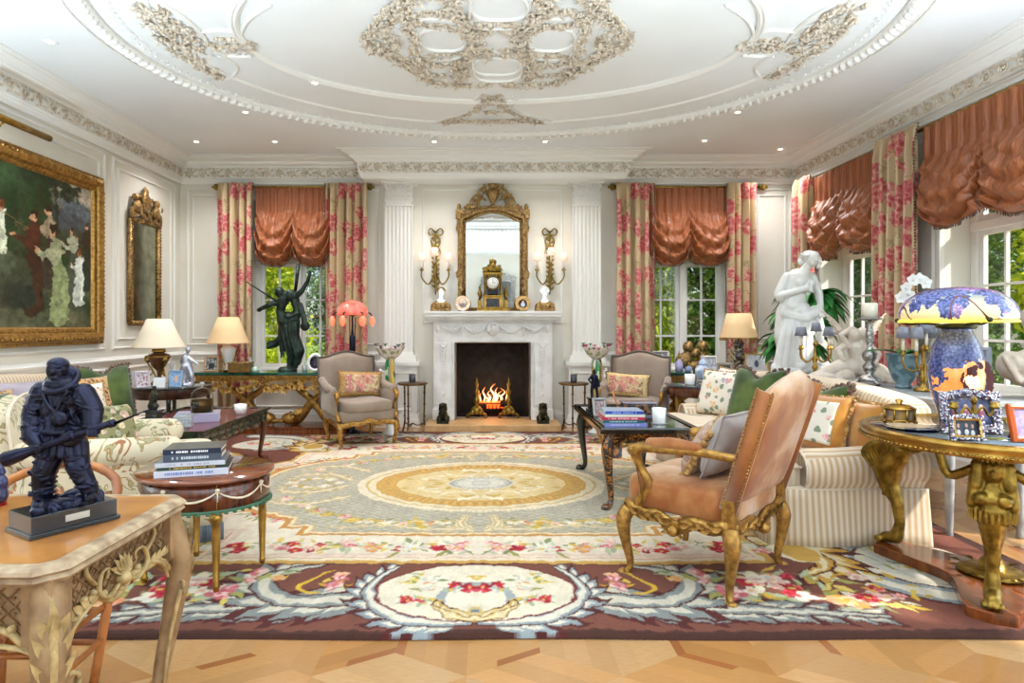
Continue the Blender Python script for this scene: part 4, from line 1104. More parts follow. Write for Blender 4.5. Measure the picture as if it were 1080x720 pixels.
# pillows on the right sofa (backs against its back; they face the room)
def pw(px, py, Y): return at(px, py, Y)
RP = 'pillows on the right sofa'
def rpil(label, x, y, z, w, h, t, m, yaw, lean, **k):
    return pillow('throw_pillow', label, w, h, t, m, (x, y, z), -pi/2+yaw, -lean, k.pop('roll', 0), group=RP, **k)
rpil('floral needlepoint pillow with gold tassels at the far end of the right sofa', 2.10, 5.72, .50, .46, .44, .15, M_fl1, .55, .35, fringe=M_gfringe, fr=.012)
rpil('cream pillow with gold cord standing behind the floral needlepoint pillow', 2.26, 5.88, .52, .42, .42, .13, M_ivory, .3, .25, fringe=M_gfringe, fr=.012)
rpil('green velvet pillow with brown fringe on the far half of the right sofa', 2.16, 5.10, .50, .52, .5, .2, M_green, .4, .3, fringe=M_fringe, fr=.022, chop=.16)
rpil('green velvet pillow with thick brown fringe behind the gilt armchair back', 2.27, 4.28, .49, .50, .46, .18, M_green, .1, .22, fringe=M_fringe, fr=.024, chop=.1)
rpil('large blue and pink floral pillow with ochre bands near the sofa arm', 2.15, 4.10, .49, .46, .40, .18, M_ochre, .35, .3, face=M_fl2, fringe=M_gfringe, fr=.013)
rpil('ochre silk pillow with gold tassel edge leaning on the near sofa arm', 2.34, 3.95, .49, .42, .37, .15, M_ochre, -.1, .25, fringe=M_gfringe, fr=.016)
LP = 'pillows on the left sofa'
def lpil(label, x, y, z, w, h, t, m, yaw, lean, **k):
    return pillow('throw_pillow', label, w, h, t, m, (x, y, z), pi/2+yaw, -lean, k.pop('roll', 0), group=LP, **k)
lpil('green velvet pillow with brown fringe at the far end of the left sofa', -3.46, 5.62, .49, .5, .5, .2, M_green, -.55, .3, fringe=M_fringe, fr=.02, chop=.14)
lpil('leopard print pillow leaning against the green pillow on the left sofa', -3.42, 5.32, .49, .42, .42, .15, M_leo, -.5, .35)
lpil('cream pillow with pink roses in front of the leopard pillow', -3.32, 5.10, .49, .42, .38, .14, M_ivory, -.45, .35, face=M_pinkf, fringe=M_gfringe, fr=.01, fk='cord')
lpil('lavender patterned pillow half hidden behind the bronze soldier', -3.58, 4.80, .49, .44, .42, .14, M_lav, -.4, .2)
lpil('leopard print pillow on the near end of the left sofa', -3.56, 4.42, .49, .42, .38, .14, M_leo, -.3, .25)
lpil('green velvet pillow cut by the left edge of the photo', -3.34, 4.14, .46, .44, .42, .17, M_green, -.3, .35)

# ---- closed armchairs (bergeres) ---------------------------------------------------------
def cabriole(g, x, y, h, dx, dy, r, ball=False):
    s = r
    g.tube([(x, y, h), (x+dx*s*.9, y+dy*s*.9, h*.82), (x+dx*s*.5, y+dy*s*.5, h*.5), (x-dx*s*.2, y-dy*s*.2, h*.2), (x+dx*s*.3, y+dy*s*.3, h*.06), (x+dx*s*1.0, y+dy*s*1.0, r*.35)],
           [r*1.15, r*1.2, r*.78, r*.55, r*.5, r*.6], 10)
    g.ell((x+dx*s*1.0, y+dy*s*1.0, r*.55), (r*.75, r*.75, r*.55), 10, 6)
    g.leaf((x+dx*r*1.0, y+dy*r*1.0, h*.98), (-dx*.1, -dy*.1, -1), (dx, dy, .1), h*.35, r*1.3, -.1, .3)
def bergere(label, loc, rz):
    t = thing('bergere_armchair', label, 'armchair', loc, rz, 'taupe bergere armchairs'); hw = .34
    for sx in (-1, 1):
        for y, k in ((-.31, 1), (.28, 1)):
            g = G(); cabriole(g, sx*(hw-.03 if y < 0 else hw-.08), y, .27, sx*.7, -.8 if y < 0 else .8, .03); g.build('leg', M_gold, t)
    g = G(); fr = lambda u: .28+.025*cos(u*pi*3)*(1-abs(u))-.018*(abs(u) > .6)
    for a, b, ax in (((-hw, -.33), (hw, -.33), 0), ((hw, -.33), (hw-.06, .3), 0), ((-hw, -.33), (-hw+.06, .3), 0)):
        pts = []
        for i in range(17): u = -1+i/8; q = .5+u/2; pts.append((a[0]+(b[0]-a[0])*q, a[1]+(b[1]-a[1])*q, fr(u)))
        g.tube(pts, [.02]*17, 8, sub=1, flat=1.5)
        for i in range(3, 14, 2): g.leaf(Vector(pts[i])+Vector((0, -.02, 0)), (1 if i < 8 else -1, 0, .2), (0, -1, 0), .06, .035, -.1, .4)
    g.build('carved_apron', M_gold, t)
    g = G(); sbox(g, (0, -.01, .345), (hw*2-.02, .64, .13), .2); g.build('seat_base', M_taupe, t)
    g = G(); sbox(g, (0, -.06, .455), (hw*2-.09, .60, .13), .3, fn=lambda x, y, z: (x, y, z+.012*sin(x*14)*(z > 0))); g.build('seat_cushion', M_taupe, t)
    def bo(u, v): return (u*(hw-.005+.01*v), .38+v*(.60+.065*max(0, cos(u*pi*.62))**1.5*v+.0))
    g = G(); g.at(0, .27, 0, rx=-.16); slab(g, bo, .10, 18, .25); bk = g.build('backrest', M_taupe, t)
    g = G(); g.at(0, .27, 0, rx=-.16); pts = [bo(-1, v/8) for v in range(9)]+[bo(-1+u/10*1, 1) for u in range(1, 20)]+[bo(1, 1-v/8) for v in range(9)]
    g.tube([(x, -.015, z+.04*0) for x, z in pts], .011, 6, sub=0); g.build('grey_piping', mat('dark_taupe_piping', '#5f564f', .6), t)
    for s in (-1, 1):
        def ao(u, v): return (u*.29, .36+v*(.27-.05*u))
        g = G(); g.at(s*(hw+.0), -.0, 0, rz=pi/2+s*.06); slab(g, ao, .07, 12, .15); a = g.build('arm', M_taupe, t)
        g = G(); g.tube([(s*hw, .26, .72), (s*(hw+.01), .05, .655), (s*(hw+.01), -.18, .63)], [.04, .042, .038], 10); g.build('arm_pad', M_taupe, t)
        g = G(); g.tube([(s*(hw+.005), -.17, .62), (s*(hw+.005), -.27, .605), (s*(hw+.005), -.295, .55), (s*(hw+.0), -.25, .48), (s*hw, -.26, .40), (s*(hw-.01), -.32, .31)], [.02, .028, .024, .018, .018, .026], 8)
        g.ell((s*(hw+.005), -.27, .6), (.032, .034, .03)); g.build('arm_scroll', M_gold, t)
    return t
bergere('taupe upholstered gilt armchair left of the fireplace', (-1.48, 7.02, 0), .56)
bergere('taupe upholstered gilt armchair right of the fireplace behind the lacquer table', (1.66, 7.02, 0), -.42)
PB = 'tapestry pillows on the gilt armchairs'
pillow('lumbar_pillow', 'red tapestry lumbar pillow with gold border on the left armchair', .54, .30, .13, M_gfringe, (-1.47, 7.12, .515), .56, -.25, .06, face=M_tap, fringe=M_gold, fr=.006, fk='cord', group=PB)
pillow('lumbar_pillow', 'red tapestry lumbar pillow with cream border on the right armchair', .52, .28, .13, mat('cream_gold_fringe', '#dcc596', .8, col2='#c9a868', nscale=30), (1.58, 7.10, .515), -.42, -.25, .05, face=M_tap, fringe=M_fringe, fr=.006, fk='cord', group=PB)

# ---- gilt open armchair seen from behind ------------------------------------------------------
def fauteuil():
    t = thing('gilt_armchair', 'carved gilt armchair in apricot velvet seen from behind on the rug', 'armchair', (1.17, 3.33, 0), radians(-133.8)); hw = .325; hd = .27
    for sx in (-1, 1):
        for y in (-1, 1):
            g = G(); cabriole(g, sx*hw, y*hd, .36, sx*.6, -.8 if y < 0 else .6, .034)
            for k in range(3): g.leaf((sx*(hw+.022), y*(hd+.022), .37-k*.03), (0, 0, -1), (sx, y, 0), .06, .04, -.2, .4)
            g.build('leg', M_gold, t)
    g = G()
    for a, b, nn in (((-hw, -hd), (hw, -hd), (0, -1)), ((hw, -hd), (hw, hd), (1, 0)), ((hw, hd), (-hw, hd), (0, 1)), ((-hw, hd), (-hw, -hd), (-1, 0))):
        pts = []
        for i in range(21):
            u = -1+i/10; q = i/20; pts.append((a[0]+(b[0]-a[0])*q+nn[0]*.012, a[1]+(b[1]-a[1])*q+nn[1]*.012, .365-.035*cos(u*pi*.5)**4-.012*cos(u*pi*3)))
        g.tube(pts, .022, 8, sub=1, flat=1.6)
        for i in range(1, 20):
            p = Vector(pts[i])+Vector((nn[0]*.02, nn[1]*.02, 0)); d = Vector((b[0]-a[0], b[1]-a[1], 0)).normalized()*(1 if i < 10 else -1)
            g.leaf(p, d+Vector((0, 0, .5*(-1)**i)), (nn[0], nn[1], 0), .05, .03, -.2, .5, 3)
        m = Vector(pts[10])+Vector((nn[0]*.025, nn[1]*.025, -.01)); g.ell(m, (.035, .035, .03), 10, 6)
        for k in range(7): a_ = k*pi/6; g.leaf(m, Vector((nn[1]*cos(a_), nn[0]*cos(a_), sin(a_)-.3)), (nn[0], nn[1], 0), .06, .025, -.3, .4)
    g.build('carved_rail', M_gold, t)
    g = G(); sbox(g, (0, -.01, .45), (hw*2+.03, hd*2+.05, .17), .28, fn=lambda x, y, z: (x, y, z*(1+.25*(z > 0)*(1-(x/.35)**2)))); g.build('seat', M_velv, t)
    def nails(g, pts, r=.0055):
        for p in pts: g.ell(p, r, 6, 4)
    # back
    lean = -.30
    def bo(u, v): return (u*(hw+.0+.02*v), .0+v*(.60+.07*max(0, cos(u*pi*.55))**1.6*v - .03*(abs(u) > .86)*v))
    g = G(); g.at(0, hd+.0, .47, rx=lean); slab(g, bo, .085, 22, .18); g.build('backrest', M_velv, t)
    g = G(); g.at(0, hd+.0, .47, rx=lean)
    for s in (-1, 1):
        pts = [(s*(hw+.022), y, 0) for y in (-.04, .04)]
        g = G(); g.at(0, hd+.0, .47, rx=lean); g.add([(s*(hw+.012), -.042, -.02), (s*(hw+.012), .042, -.02), (s*(hw+.028), .042, .585), (s*(hw+.028), -.042, .585)] , [(0, 1, 2, 3)]); g.build('side_band', M_velvd, t, solid=.012)
    g = G(); g.at(0, hd+.0, .47, rx=lean)
    for s in (-1, 1):
        for yy in (-.034, .034): nails(g, [(s*(hw+.02+.016*k/33), yy, .59*k/33) for k in range(34)])
    g.build('nail_studs', M_brass, t)
    for s in (-1, 1):
        g = G(); g.box(s*(hw-.0), hd+.0, .44, .05, .06, .13); g.build('back_post', M_gold, t)
        g = G(); g.tube([(s*(hw+.0), hd+.05, .70), (s*(hw+.03), .12, .715), (s*(hw+.045), -.05, .705), (s*(hw+.04), -.17, .70), (s*(hw+.03), -.215, .665), (s*(hw+.01), -.19, .58), (s*(hw), -.15, .5), (s*(hw+.0), -.20, .42), (s*hw, -.23, .37)],
                        [.022, .022, .022, .026, .03, .022, .026, .03, .028], 10)
        for k in range(5): g.leaf((s*(hw+.03), -.215+.01*k, .66-k*.05), (0, .3, -1), (s*.5, -1, 0), .06, .035, -.2, .4)
        g.ell((s*(hw+.03), -.225, .68), (.034, .036, .034)); g.build('arm', M_gold, t)
        g = G(); g.tube([(s*(hw+.03), .12, .735), (s*(hw+.042), .0, .742), (s*(hw+.045), -.12, .732)], [.026, .034, .026], 12, flat=.9); g.ell((s*(hw+.03), .12, .735), .026); g.ell((s*(hw+.045), -.12, .732), .026); g.build('arm_pad', M_velv, t)
fauteuil()
GC = 'pillows on the gilt armchair'
pillow('throw_pillow', 'grey satin pillow against the back of the gilt armchair', .42, .34, .14, M_grey, (1.22, 3.27, .56), radians(-133.8), -.35, 0, fringe=M_grey, fr=.006, fk='cord', group=GC)
pillow('throw_pillow', 'small striped pillow with thick gold fringe heaped on the gilt armchair seat', .34, .28, .12, mat('dusky_rose_stripe', '#9c7468', .6, col2='#c8b09c', nscale=10, stretch=(1, 1, 9)), (1.10, 3.37, .56), radians(-120), -.55, .15, fringe=M_gfringe, fr=.024, group=GC)

# ---- embroidered armchair behind the inlaid table ------------------------------------------------
def crewel_chair():
    t = thing('embroidered_armchair', 'cream armchair with scrolling embroidery and skirt behind the inlaid table', 'armchair', (-2.40, 3.90, .0), radians(117))
    hw = .46; M_fr = mat('grey_blue_bullion_fringe', '#77808a', .9, col2='#4f5862', nscale=60, stretch=(1, 1, .1))
    def sk(u, v):
        per = [(-hw, .45), (-hw, -.62), (hw, -.62), (hw, .45)]; ls = [1.07, hw*2, 1.07]; T = sum(ls); d = u*T; i = 0
        while i < 2 and d > ls[i]: d -= ls[i]; i += 1
        f = d/ls[i]; return ((per[i][0]+(per[i+1][0]-per[i][0])*f)*(1+.02*v*sin(u*50)), per[i][1]+(per[i+1][1]-per[i][1])*f-.01*v*sin(u*60), .34-.24*v)
    g = G(); g.grid(sk, 120, 4); g.build('skirt', M_crewel, t, solid=.01)
    g = G()
    g.grid(lambda u, v: (lambda p: (p[0]*1.01, p[1]*1.01, .12-.11*v))(sk(u, .9)), 120, 2); g.build('bullion_fringe', M_fr, t, solid=.012)
    g = G(); sbox(g, (0, -.1, .33), (hw*2-.02, 1.02, .2), .15); g.build('seat_base', M_crewel, t)
    g = G(); sbox(g, (0, -.2, .46), (hw*2-.28, .82, .15), .25); g.build('seat_cushion', M_crewel, t)
    for s in (-1, 1):
        g = G(); sbox(g, (s*(hw-.07), .02, .42), (.15, .78, .3), .2); g.cap((s*(hw-.06), -.34, .58), (s*(hw-.06), .36, .60), .09, .09, 16); g.build('arm', M_crewel, t)
    def bo(u, v): a = abs(u); return (u*(hw+.02*sin(v*pi)), .3+v*(.50+.12*sqrt(max(0, 1-u*u))*v))
    g = G(); g.at(0, .4, 0, rx=-.14); slab(g, bo, .18, 18, .2); g.build('backrest', M_crewel, t)
    g = G(); g.at(0, .4, 0, rx=-.14); pts = [bo(-1, v/6) for v in range(3, 7)]+[bo(-1+u/10, 1) for u in range(1, 20)]+[bo(1, 1-v/6) for v in range(4)]
    g.tube([(x*.99, -.085, z-.01) for x, z in pts], .01, 6, sub=0); g.build('welt', M_seat, t)
crewel_chair()
CP = 'pillows on the embroidered armchair'
pillow('throw_pillow', 'ochre velvet pillow on the embroidered armchair', .36, .32, .15, M_ochre, (-2.50, 3.80, .54), radians(70), -.35, 0, group=CP)
pillow('throw_pillow', 'olive tapestry pillow beside the ochre pillow on the embroidered armchair', .36, .30, .13, M_drk, (-2.38, 3.98, .54), radians(80), -.4, .1, group=CP)
# ================================================================== FIREPLACE
FX = .06
M_hearth = mat('honey_stone_hearth', '#cfa877', .4, col2='#b98f5e', nscale=6)
M_soot = mat('sooty_firebrick', '#2a2b2c', .9, col2='#17191a', nscale=9)
M_iron = mat('cast_iron', '#33302c', .6, col2='#1e1c1a', nscale=12)
def fireplace():
    t = thing('fireplace', 'carved white marble fireplace with garlands and a burning fire', 'fireplace', (FX, YB, 0)); D = .28
    g = G(); g.bb(-.86, .86, -.68, .0, 0, .095); g.build('hearth_slab', M_hearth, t, bevel=.01)
    g = G()
    for s in (-1, 1):
        a, b = s*.52, s*.78; x0, x1 = min(a, b), max(a, b)
        g.bb(x0, x1, -D, -.005, .1, 1.131); g.bb(x0-.015, x1+.015, -D-.03, -.005, .1, .24); g.bb(x0+.03, x1-.03, -D-.02, -.005, .3, 1.12)
        g.bb(min(s*.505, s*.53), max(s*.505, s*.53), -D-.02, -.005, .24, 1.14)
    g.bb(-.78, .78, -D, -.005, 1.13, 1.42); g.bb(-.53, .53, -D-.018, -.03, 1.118, 1.142)
    g.build('jambs', M_marble, t, bevel=.005)
    g = G(); g.bb(-.82, .82, -D-.03, 0, 1.38, 1.42); g.bb(-.85, .85, -D-.07, 0, 1.42, 1.455); g.bb(-.885, .885, -D-.12, 0, 1.455, 1.50); g.bb(-.9, .9, -D-.14, 0, 1.50, 1.53)
    for i in range(62): g.box(-.84+1.68*(i+.5)/62, -D-.055, 1.405, .014, .03, .024)
    g.build('mantel_shelf', M_marble, t, bevel=.003)
    g = G()
    for i in range(48): g.ell((-.505+1.01*(i+.5)/48, -D-.03, 1.13), (.009, .01, .009), 6, 4)
    for s in (-1, 1):
        for i in range(42): g.ell((s*.518, -D-.03, .26+.86*i/42), (.009, .01, .009), 6, 4)
    g.build('beading', M_marble, t)
    # carved garlands, mask, side drops
    g = G(); rr = random.Random(3); y = -D-.02
    for s in (-1, 1):
        for (xa, xb, sag) in ((.09, .38, .075), (.42, .66, .06)):
            n = 34
            for i in range(n):
                q = (i+.5)/n; x = s*(xa+(xb-xa)*q); z = 1.335-sag*4*q*(1-q); k = .016+.02*sin(pi*q)
                g.ell((x, y-.008, z), (k*.6, .016, k*.6), 6, 4)
                for _ in range(2): g.ell((x+rr.uniform(-.5, .5)*k, y-.012, z+rr.uniform(-.6, .6)*k), (k*.3, .014, k*.3), 5, 4)
        for k in range(2): g.leaf((s*.4, y-.01, 1.34), (s*(.5-k), 0, .8-.4*k), (0, -1, 0), .07, .03, 0, .4)
        g.tube([(s*.4, y-.01, 1.34), (s*.41, y-.015, 1.27), (s*.395, y-.01, 1.2)], [.012, .01, .005], 6)
        # drop of husks on the jamb
        x = s*.65
        for i in range(14):
            z = 1.06-i*.045; k = .03*(1-.03*i)+.008*sin(i*1.9)
            for q in (-1, 1): g.leaf((x, y-.02, z+.02), (q*.5, 0, -1), (0, -1, 0), .06, k, -.1, .5, 3)
            g.ell((x, y-.022, z), (k*.45, .018, k*.5), 6, 4)
        g.tube([(x-.04, y-.015, 1.1), (x, y-.03, 1.06), (x+.04, y-.015, 1.1)], .012, 6); g.tube([(x-.01, y-.02, 1.07), (x-.035, y-.02, .98), (x-.02, y-.02, .92)], [.01, .008, .004], 6); g.tube([(x+.01, y-.02, 1.07), (x+.035, y-.02, .98), (x+.02, y-.02, .92)], [.01, .008, .004], 6)
        g.ell((x, y-.02, .44), (.022, .018, .035), 8, 6)
        g.ell((s*.72, y-.02, 1.3), (.03, .02, .05), 8, 6)
    g.ell((0, y-.02, 1.28), (.055, .045, .07), 14, 10); g.ell((0, y-.065, 1.275), (.01, .014, .018)); 
    for s in (-1, 1): g.ell((s*.02, y-.062, 1.295), (.01, .006, .006)); g.ell((s*.05, y-.02, 1.3), (.03, .03, .05))
    for k in range(13): a = -.3+k*pi*1.2/12; g.ell((.07*cos(a), y-.012, 1.29+.08*sin(a)), (.02, .022, .02), 6, 5)
    g.build('carved_garlands', M_marble, t)
    # firebox
    g = G(); g.flat = True
    a, b, z0, z1, yb = -.55, .55, .1, 1.12, .34
    g.add([(a, 0, z0), (a*.8, yb, z0), (a*.8, yb, z1), (a, 0, z1), (b, 0, z0), (b*.8, yb, z0), (b*.8, yb, z1), (b, 0, z1)],
          [(0, 1, 2, 3), (5, 4, 7, 6), (1, 5, 6, 2), (3, 2, 6, 7), (0, 4, 5, 1)])
    g.build('firebox', M_soot, t, smooth=False, solid=.012)
    for s in (-1, 1): g = G(); g.bb(min(s*.505, s*.49), max(s*.505, s*.49), -D+.01, .02, .1, 1.12); g.build('marble_slip', mat('veined_grey_marble', '#8c8f92', .3, col2='#4e5256', nscale=5, ndet=8), t)
    # fire grate
    g = G()
    for i in range(9): x = -.2+.05*i; g.tube([(x, -.02, .26), (x, .0, .2), (x, .16, .2), (x, .2, .3)], .008, 6)
    g.tube([(-.24, 0, .2), (.24, 0, .2)], .01, 6, sub=0); g.tube([(-.24, -.01, .28), (.24, -.01, .28)], .01, 6, sub=0)
    for s in (-1, 1): g.cyl((s*.2, 0, .1), (s*.2, 0, .3), .012); g.cyl((s*.2, .16, .1), (s*.2, .16, .2), .012)
    g.build('grate', M_iron, t)
fireplace()
M_log = mat('charred_log', '#3a2b22', .95, col2='#191311', nscale=20, bump=.8, bscale=30)
M_log2 = mat('glowing_ember', '#ff5a1c', .8, emit='#ff4a14', estr=3.0, col2='#c02a0a', nscale=22)
fl = []
for i, (p0, p1, r, lb) in enumerate((((-.2, .03, .26), (.2, .06, .26), .05, 'lower front log glowing red in the grate'), ((-.18, .13, .27), (.2, .12, .28), .055, 'rear log lying behind the flames'), ((-.17, .05, .36), (.15, .13, .37), .042, 'charred log resting on top of the fire'),
                                     ((-.2, -.0, .245), (-.08, -.0, .245), .045, 'short bright log end at the left of the fire'), ((.1, -.01, .28), (.2, -.01, .28), .05, 'short dark log end at the right of the fire'))):
    g = G(); g.tube([p0, [(a+b)/2 for a, b in zip(p0, p1)], p1], [r, r*.95, r*.9], 12, sub=2); o = g.build('fire_log', M_log2 if i in (0,) else M_log, None); tag(o, lb, 'log', 'logs on the fire', (FX, YB, 0))
def flame_mat():
    m = bpy.data.materials.new('flame'); m.use_nodes = True; N = m.node_tree.nodes; L = m.node_tree.links; N.clear()
    tc = N.new('ShaderNodeTexCoord'); s = N.new('ShaderNodeSeparateXYZ'); r = N.new('ShaderNodeValToRGB'); e = N.new('ShaderNodeEmission'); o = N.new('ShaderNodeOutputMaterial')
    L.new(tc.outputs['Generated'], s.inputs[0]); L.new(s.outputs[2], r.inputs[0]); cr = r.color_ramp
    cr.elements[0].position = 0; cr.elements[0].color = (1, .28, .06, 1); cr.elements[1].position = 1; cr.elements[1].color = (1, .12, .01, 1); q = cr.elements.new(.4); q.color = (1, .62, .28, 1)
    L.new(r.outputs[0], e.inputs[0]); e.inputs[1].default_value = 3.2; L.new(e.outputs[0], o.inputs[0]); return m
FM = flame_mat(); rr = random.Random(5)
t = thing('fire', 'orange flames rising from the logs in the fireplace', 'fire', (FX, YB, .3))
for i, (x, h, w) in enumerate(((-.17, .12, .022), (-.12, .2, .026), (-.05, .16, .022), (.0, .25, .03), (.05, .2, .026), (.1, .15, .024), (.14, .19, .022), (.19, .12, .02), (-.08, .1, .03), (.03, .1, .03))):
    g = G(); k = rr.uniform(-.03, .03); g.tube([(x, .04, 0), (x+k, .04, h*.35), (x-k, .05, h*.7), (x+k*1.4, .05, h)], [w*.8, w, w*.5, .001], 8, flat=.5); g.build('flame', FM, t)
def andiron(label, x, first=None):
    if first: return copy_tree(first, (FX+x, YB-.1, .095), label=label)
    t = thing('andiron', label, 'andiron', (FX+x, YB-.1, .095), 0, 'pair of gilt andirons')
    g = G(); g.lathe([(.0, .13), (.03, .13), (.02, .17), (.035, .2), (.045, .24), (.03, .28), (.018, .3), (.03, .33), (.035, .36), (.02, .39), (.012, .42), (.022, .44), (.026, .47), (.012, .5), (.008, .53), (0, .56)], 14); g.build('baluster', M_giltb, t)
    g = G()
    for s in (-1, 1): g.tube([(0, 0, .16), (s*.05, 0, .13), (s*.08, 0, .07), (s*.12, 0, .05), (s*.13, 0, .01), (s*.09, 0, .02)], [.02, .02, .02, .016, .014, .01], 8); g.ell((s*.06, -.01, .08), (.035, .03, .035))
    g.ell((0, -.01, .1), (.045, .03, .05)); g.build('scroll_foot', M_giltb, t)
    g = G(); g.bb(-.012, .012, 0, .2, .06, .085); g.build('log_bar', M_iron, t)
    return t
a = andiron('gilt bronze andiron left of the fire', -.215); andiron('gilt bronze andiron right of the fire', .215, a)
def sphinx(label, x, first=None):
    if first: return copy_tree(first, (FX+x, YB-.5, .096), label=label)
    t = thing('sphinx_statuette', label, 'statuette', (FX+x, YB-.5, .096), 0, 'pair of bronze sphinxes')
    g = G(); g.bb(-.075, .075, -.09, .09, 0, .03); g.build('plinth', M_bronzeb, t, bevel=.004)
    g = G(); g.ell((0, .02, .09), (.06, .085, .06)); g.chain([(0, .0, .08), (0, -.03, .14), (0, -.02, .19)], [.055, .045, .03]); g.ell((0, -.03, .225), (.032, .034, .04))
    for s in (-1, 1): g.chain([(s*.035, -.02, .13), (s*.04, -.06, .07), (s*.04, -.085, .04)], [.022, .018, .018]); g.chain([(s*.05, .03, .06), (s*.065, -.04, .045)], [.035, .02]); g.chain([(s*.03, -.01, .235), (s*.04, -.015, .17)], [.02, .018])
    g.build('figure', mat('dark_bronze_olive', '#3c3a22', .35, .6, col2='#1d1c12', nscale=20), t, vox=.006, vsm=2)
    return t
a = sphinx('dark bronze sphinx on the hearth left of the fire', -.64); sphinx('dark bronze sphinx on the hearth right of the fire', .64, a)

# ---- overmantel mirror ---------------------------------------------------------------
def acan(g, p, d, n, L, W): g.leaf(p, d, n, L, W, -.2, .4, 4)
def mantel_mirror():
    t = thing('overmantel_mirror', 'tall gilt framed mirror with urn crest above the mantel', 'mirror', (FX-.0, YB-.02, 1.53)); hw = .40; h = 1.30
    g = G()
    arch = [(-hw, .0), (-hw, h-.12)]+[(-hw+.0+ (1-cos(a))*.12, h-.12+.12*sin(a)) for a in [pi/2*i/6 for i in range(1, 7)]]
    arch = [(-hw, .02), (-hw, h-.1), (-hw+.03, h-.05), (-hw+.1, h-.02), (-hw*.5, h+.03), (0, h+.07)]
    outl = arch+[(-x, z) for x, z in arch[-2::-1]]
    g.prism(outl, -.03, 0, 'y'); g.build('glass', M_mirror, t, smooth=False)
    g = G()
    for r, off, yy in ((.03, .02, -.06), (.018, -.02, -.045), (.018, .055, -.045)):
        pts = [(x*(1+off/hw), yy, z+(off if z > h-.2 else 0)) for x, z in outl]; g.tube(pts, r, 8, sub=2)
        if off != .02: pass
    g.tube([(-hw-.06, -.05, .03), (hw+.06, -.05, .03)], .03, 8, sub=0)
    rr = random.Random(1)
    for s in (-1, 1):
        for i in range(22):
            z = .1+i*(h-.15)/22; acan(g, (s*(hw+.03), -.08, z), (s*.4*(-1)**i, 0, 1), (0, -1, 0), .08, .04)
            g.ell((s*(hw+.045), -.07, z+.03), (.016, .014, .02), 6, 4)
        for z in (.1, .5, h-.18): 
            g.ell((s*(hw+.06), -.07, z), (.035, .03, .07)); 
            for k in range(6): acan(g, (s*(hw+.05), -.09, z), (cos(k), 0, sin(k)+.3), (0, -1, 0), .055, .035)
        g.box(s*(hw+.055), -.04, h+.02, .09, .06, .12); g.ell((s*(hw+.055), -.05, h+.11), (.03, .03, .05)); 
    for i in range(26): 
        a = -1+2*i/25; g.ell((a*hw, -.075, h+.075-.09*a*a), (.016, .018, .02), 6, 4)
    g.build('frame', M_gold2, t)
    g = G()   # pierced crest: urn with scrolls and flowers
    z0 = h+.1
    g.at(0, -.05, z0, sc=(1, .5, 1)); g.lathe([(.0, .0), (.06, .0), (.03, .04), (.02, .07), (.05, .11), (.085, .18), (.09, .23), (.05, .25), (.045, .29), (.07, .31), (.06, .33), (.0, .34)], 14); g.at(0, -.05, z0)
    for s in (-1, 1):
        g.tube([(s*.0, 0, .0), (s*.12, 0, -.02), (s*.2, 0, .05), (s*.15, 0, .13), (s*.09, 0, .1)], [.02, .02, .018, .014, .01], 8)
        g.tube([(s*.2, 0, .04), (s*.3, 0, -.02), (s*.36, 0, .0), (s*.34, 0, .05), (s*.3, 0, .04)], [.018, .018, .014, .01, .008], 8)
        g.tube([(s*.08, 0, .2), (s*.15, 0, .26), (s*.2, 0, .2), (s*.17, 0, .12)], [.016, .016, .014, .01], 8)
        g.tube([(s*.17, 0, .2), (s*.26, 0, .15), (s*.31, 0, .07)], [.014, .014, .01], 8)
        for i in range(26):
            q = i/25; x = s*(.02+.38*q); z = .36*(1-q)**1.1+rr.uniform(-.04, .03); acan(g, (x, -.01, z-.03), (rr.uniform(-1, 1), 0, rr.uniform(-1, 1)), (0, -1, 0), .07, .035)
            if i % 2: g.ell((x, -.01, z-.05), (.014, .014, .014), 6, 4)
    for k in range(14): a = k*pi/13; acan(g, (0, -.01, .36), (cos(a), 0, sin(a)+.1), (0, -1, 0), .08+.05*sin(a), .04)
    g.ell((0, 0, .42), (.035, .03, .05))
    g.build('crest', M_gold2, t)
mantel_mirror()
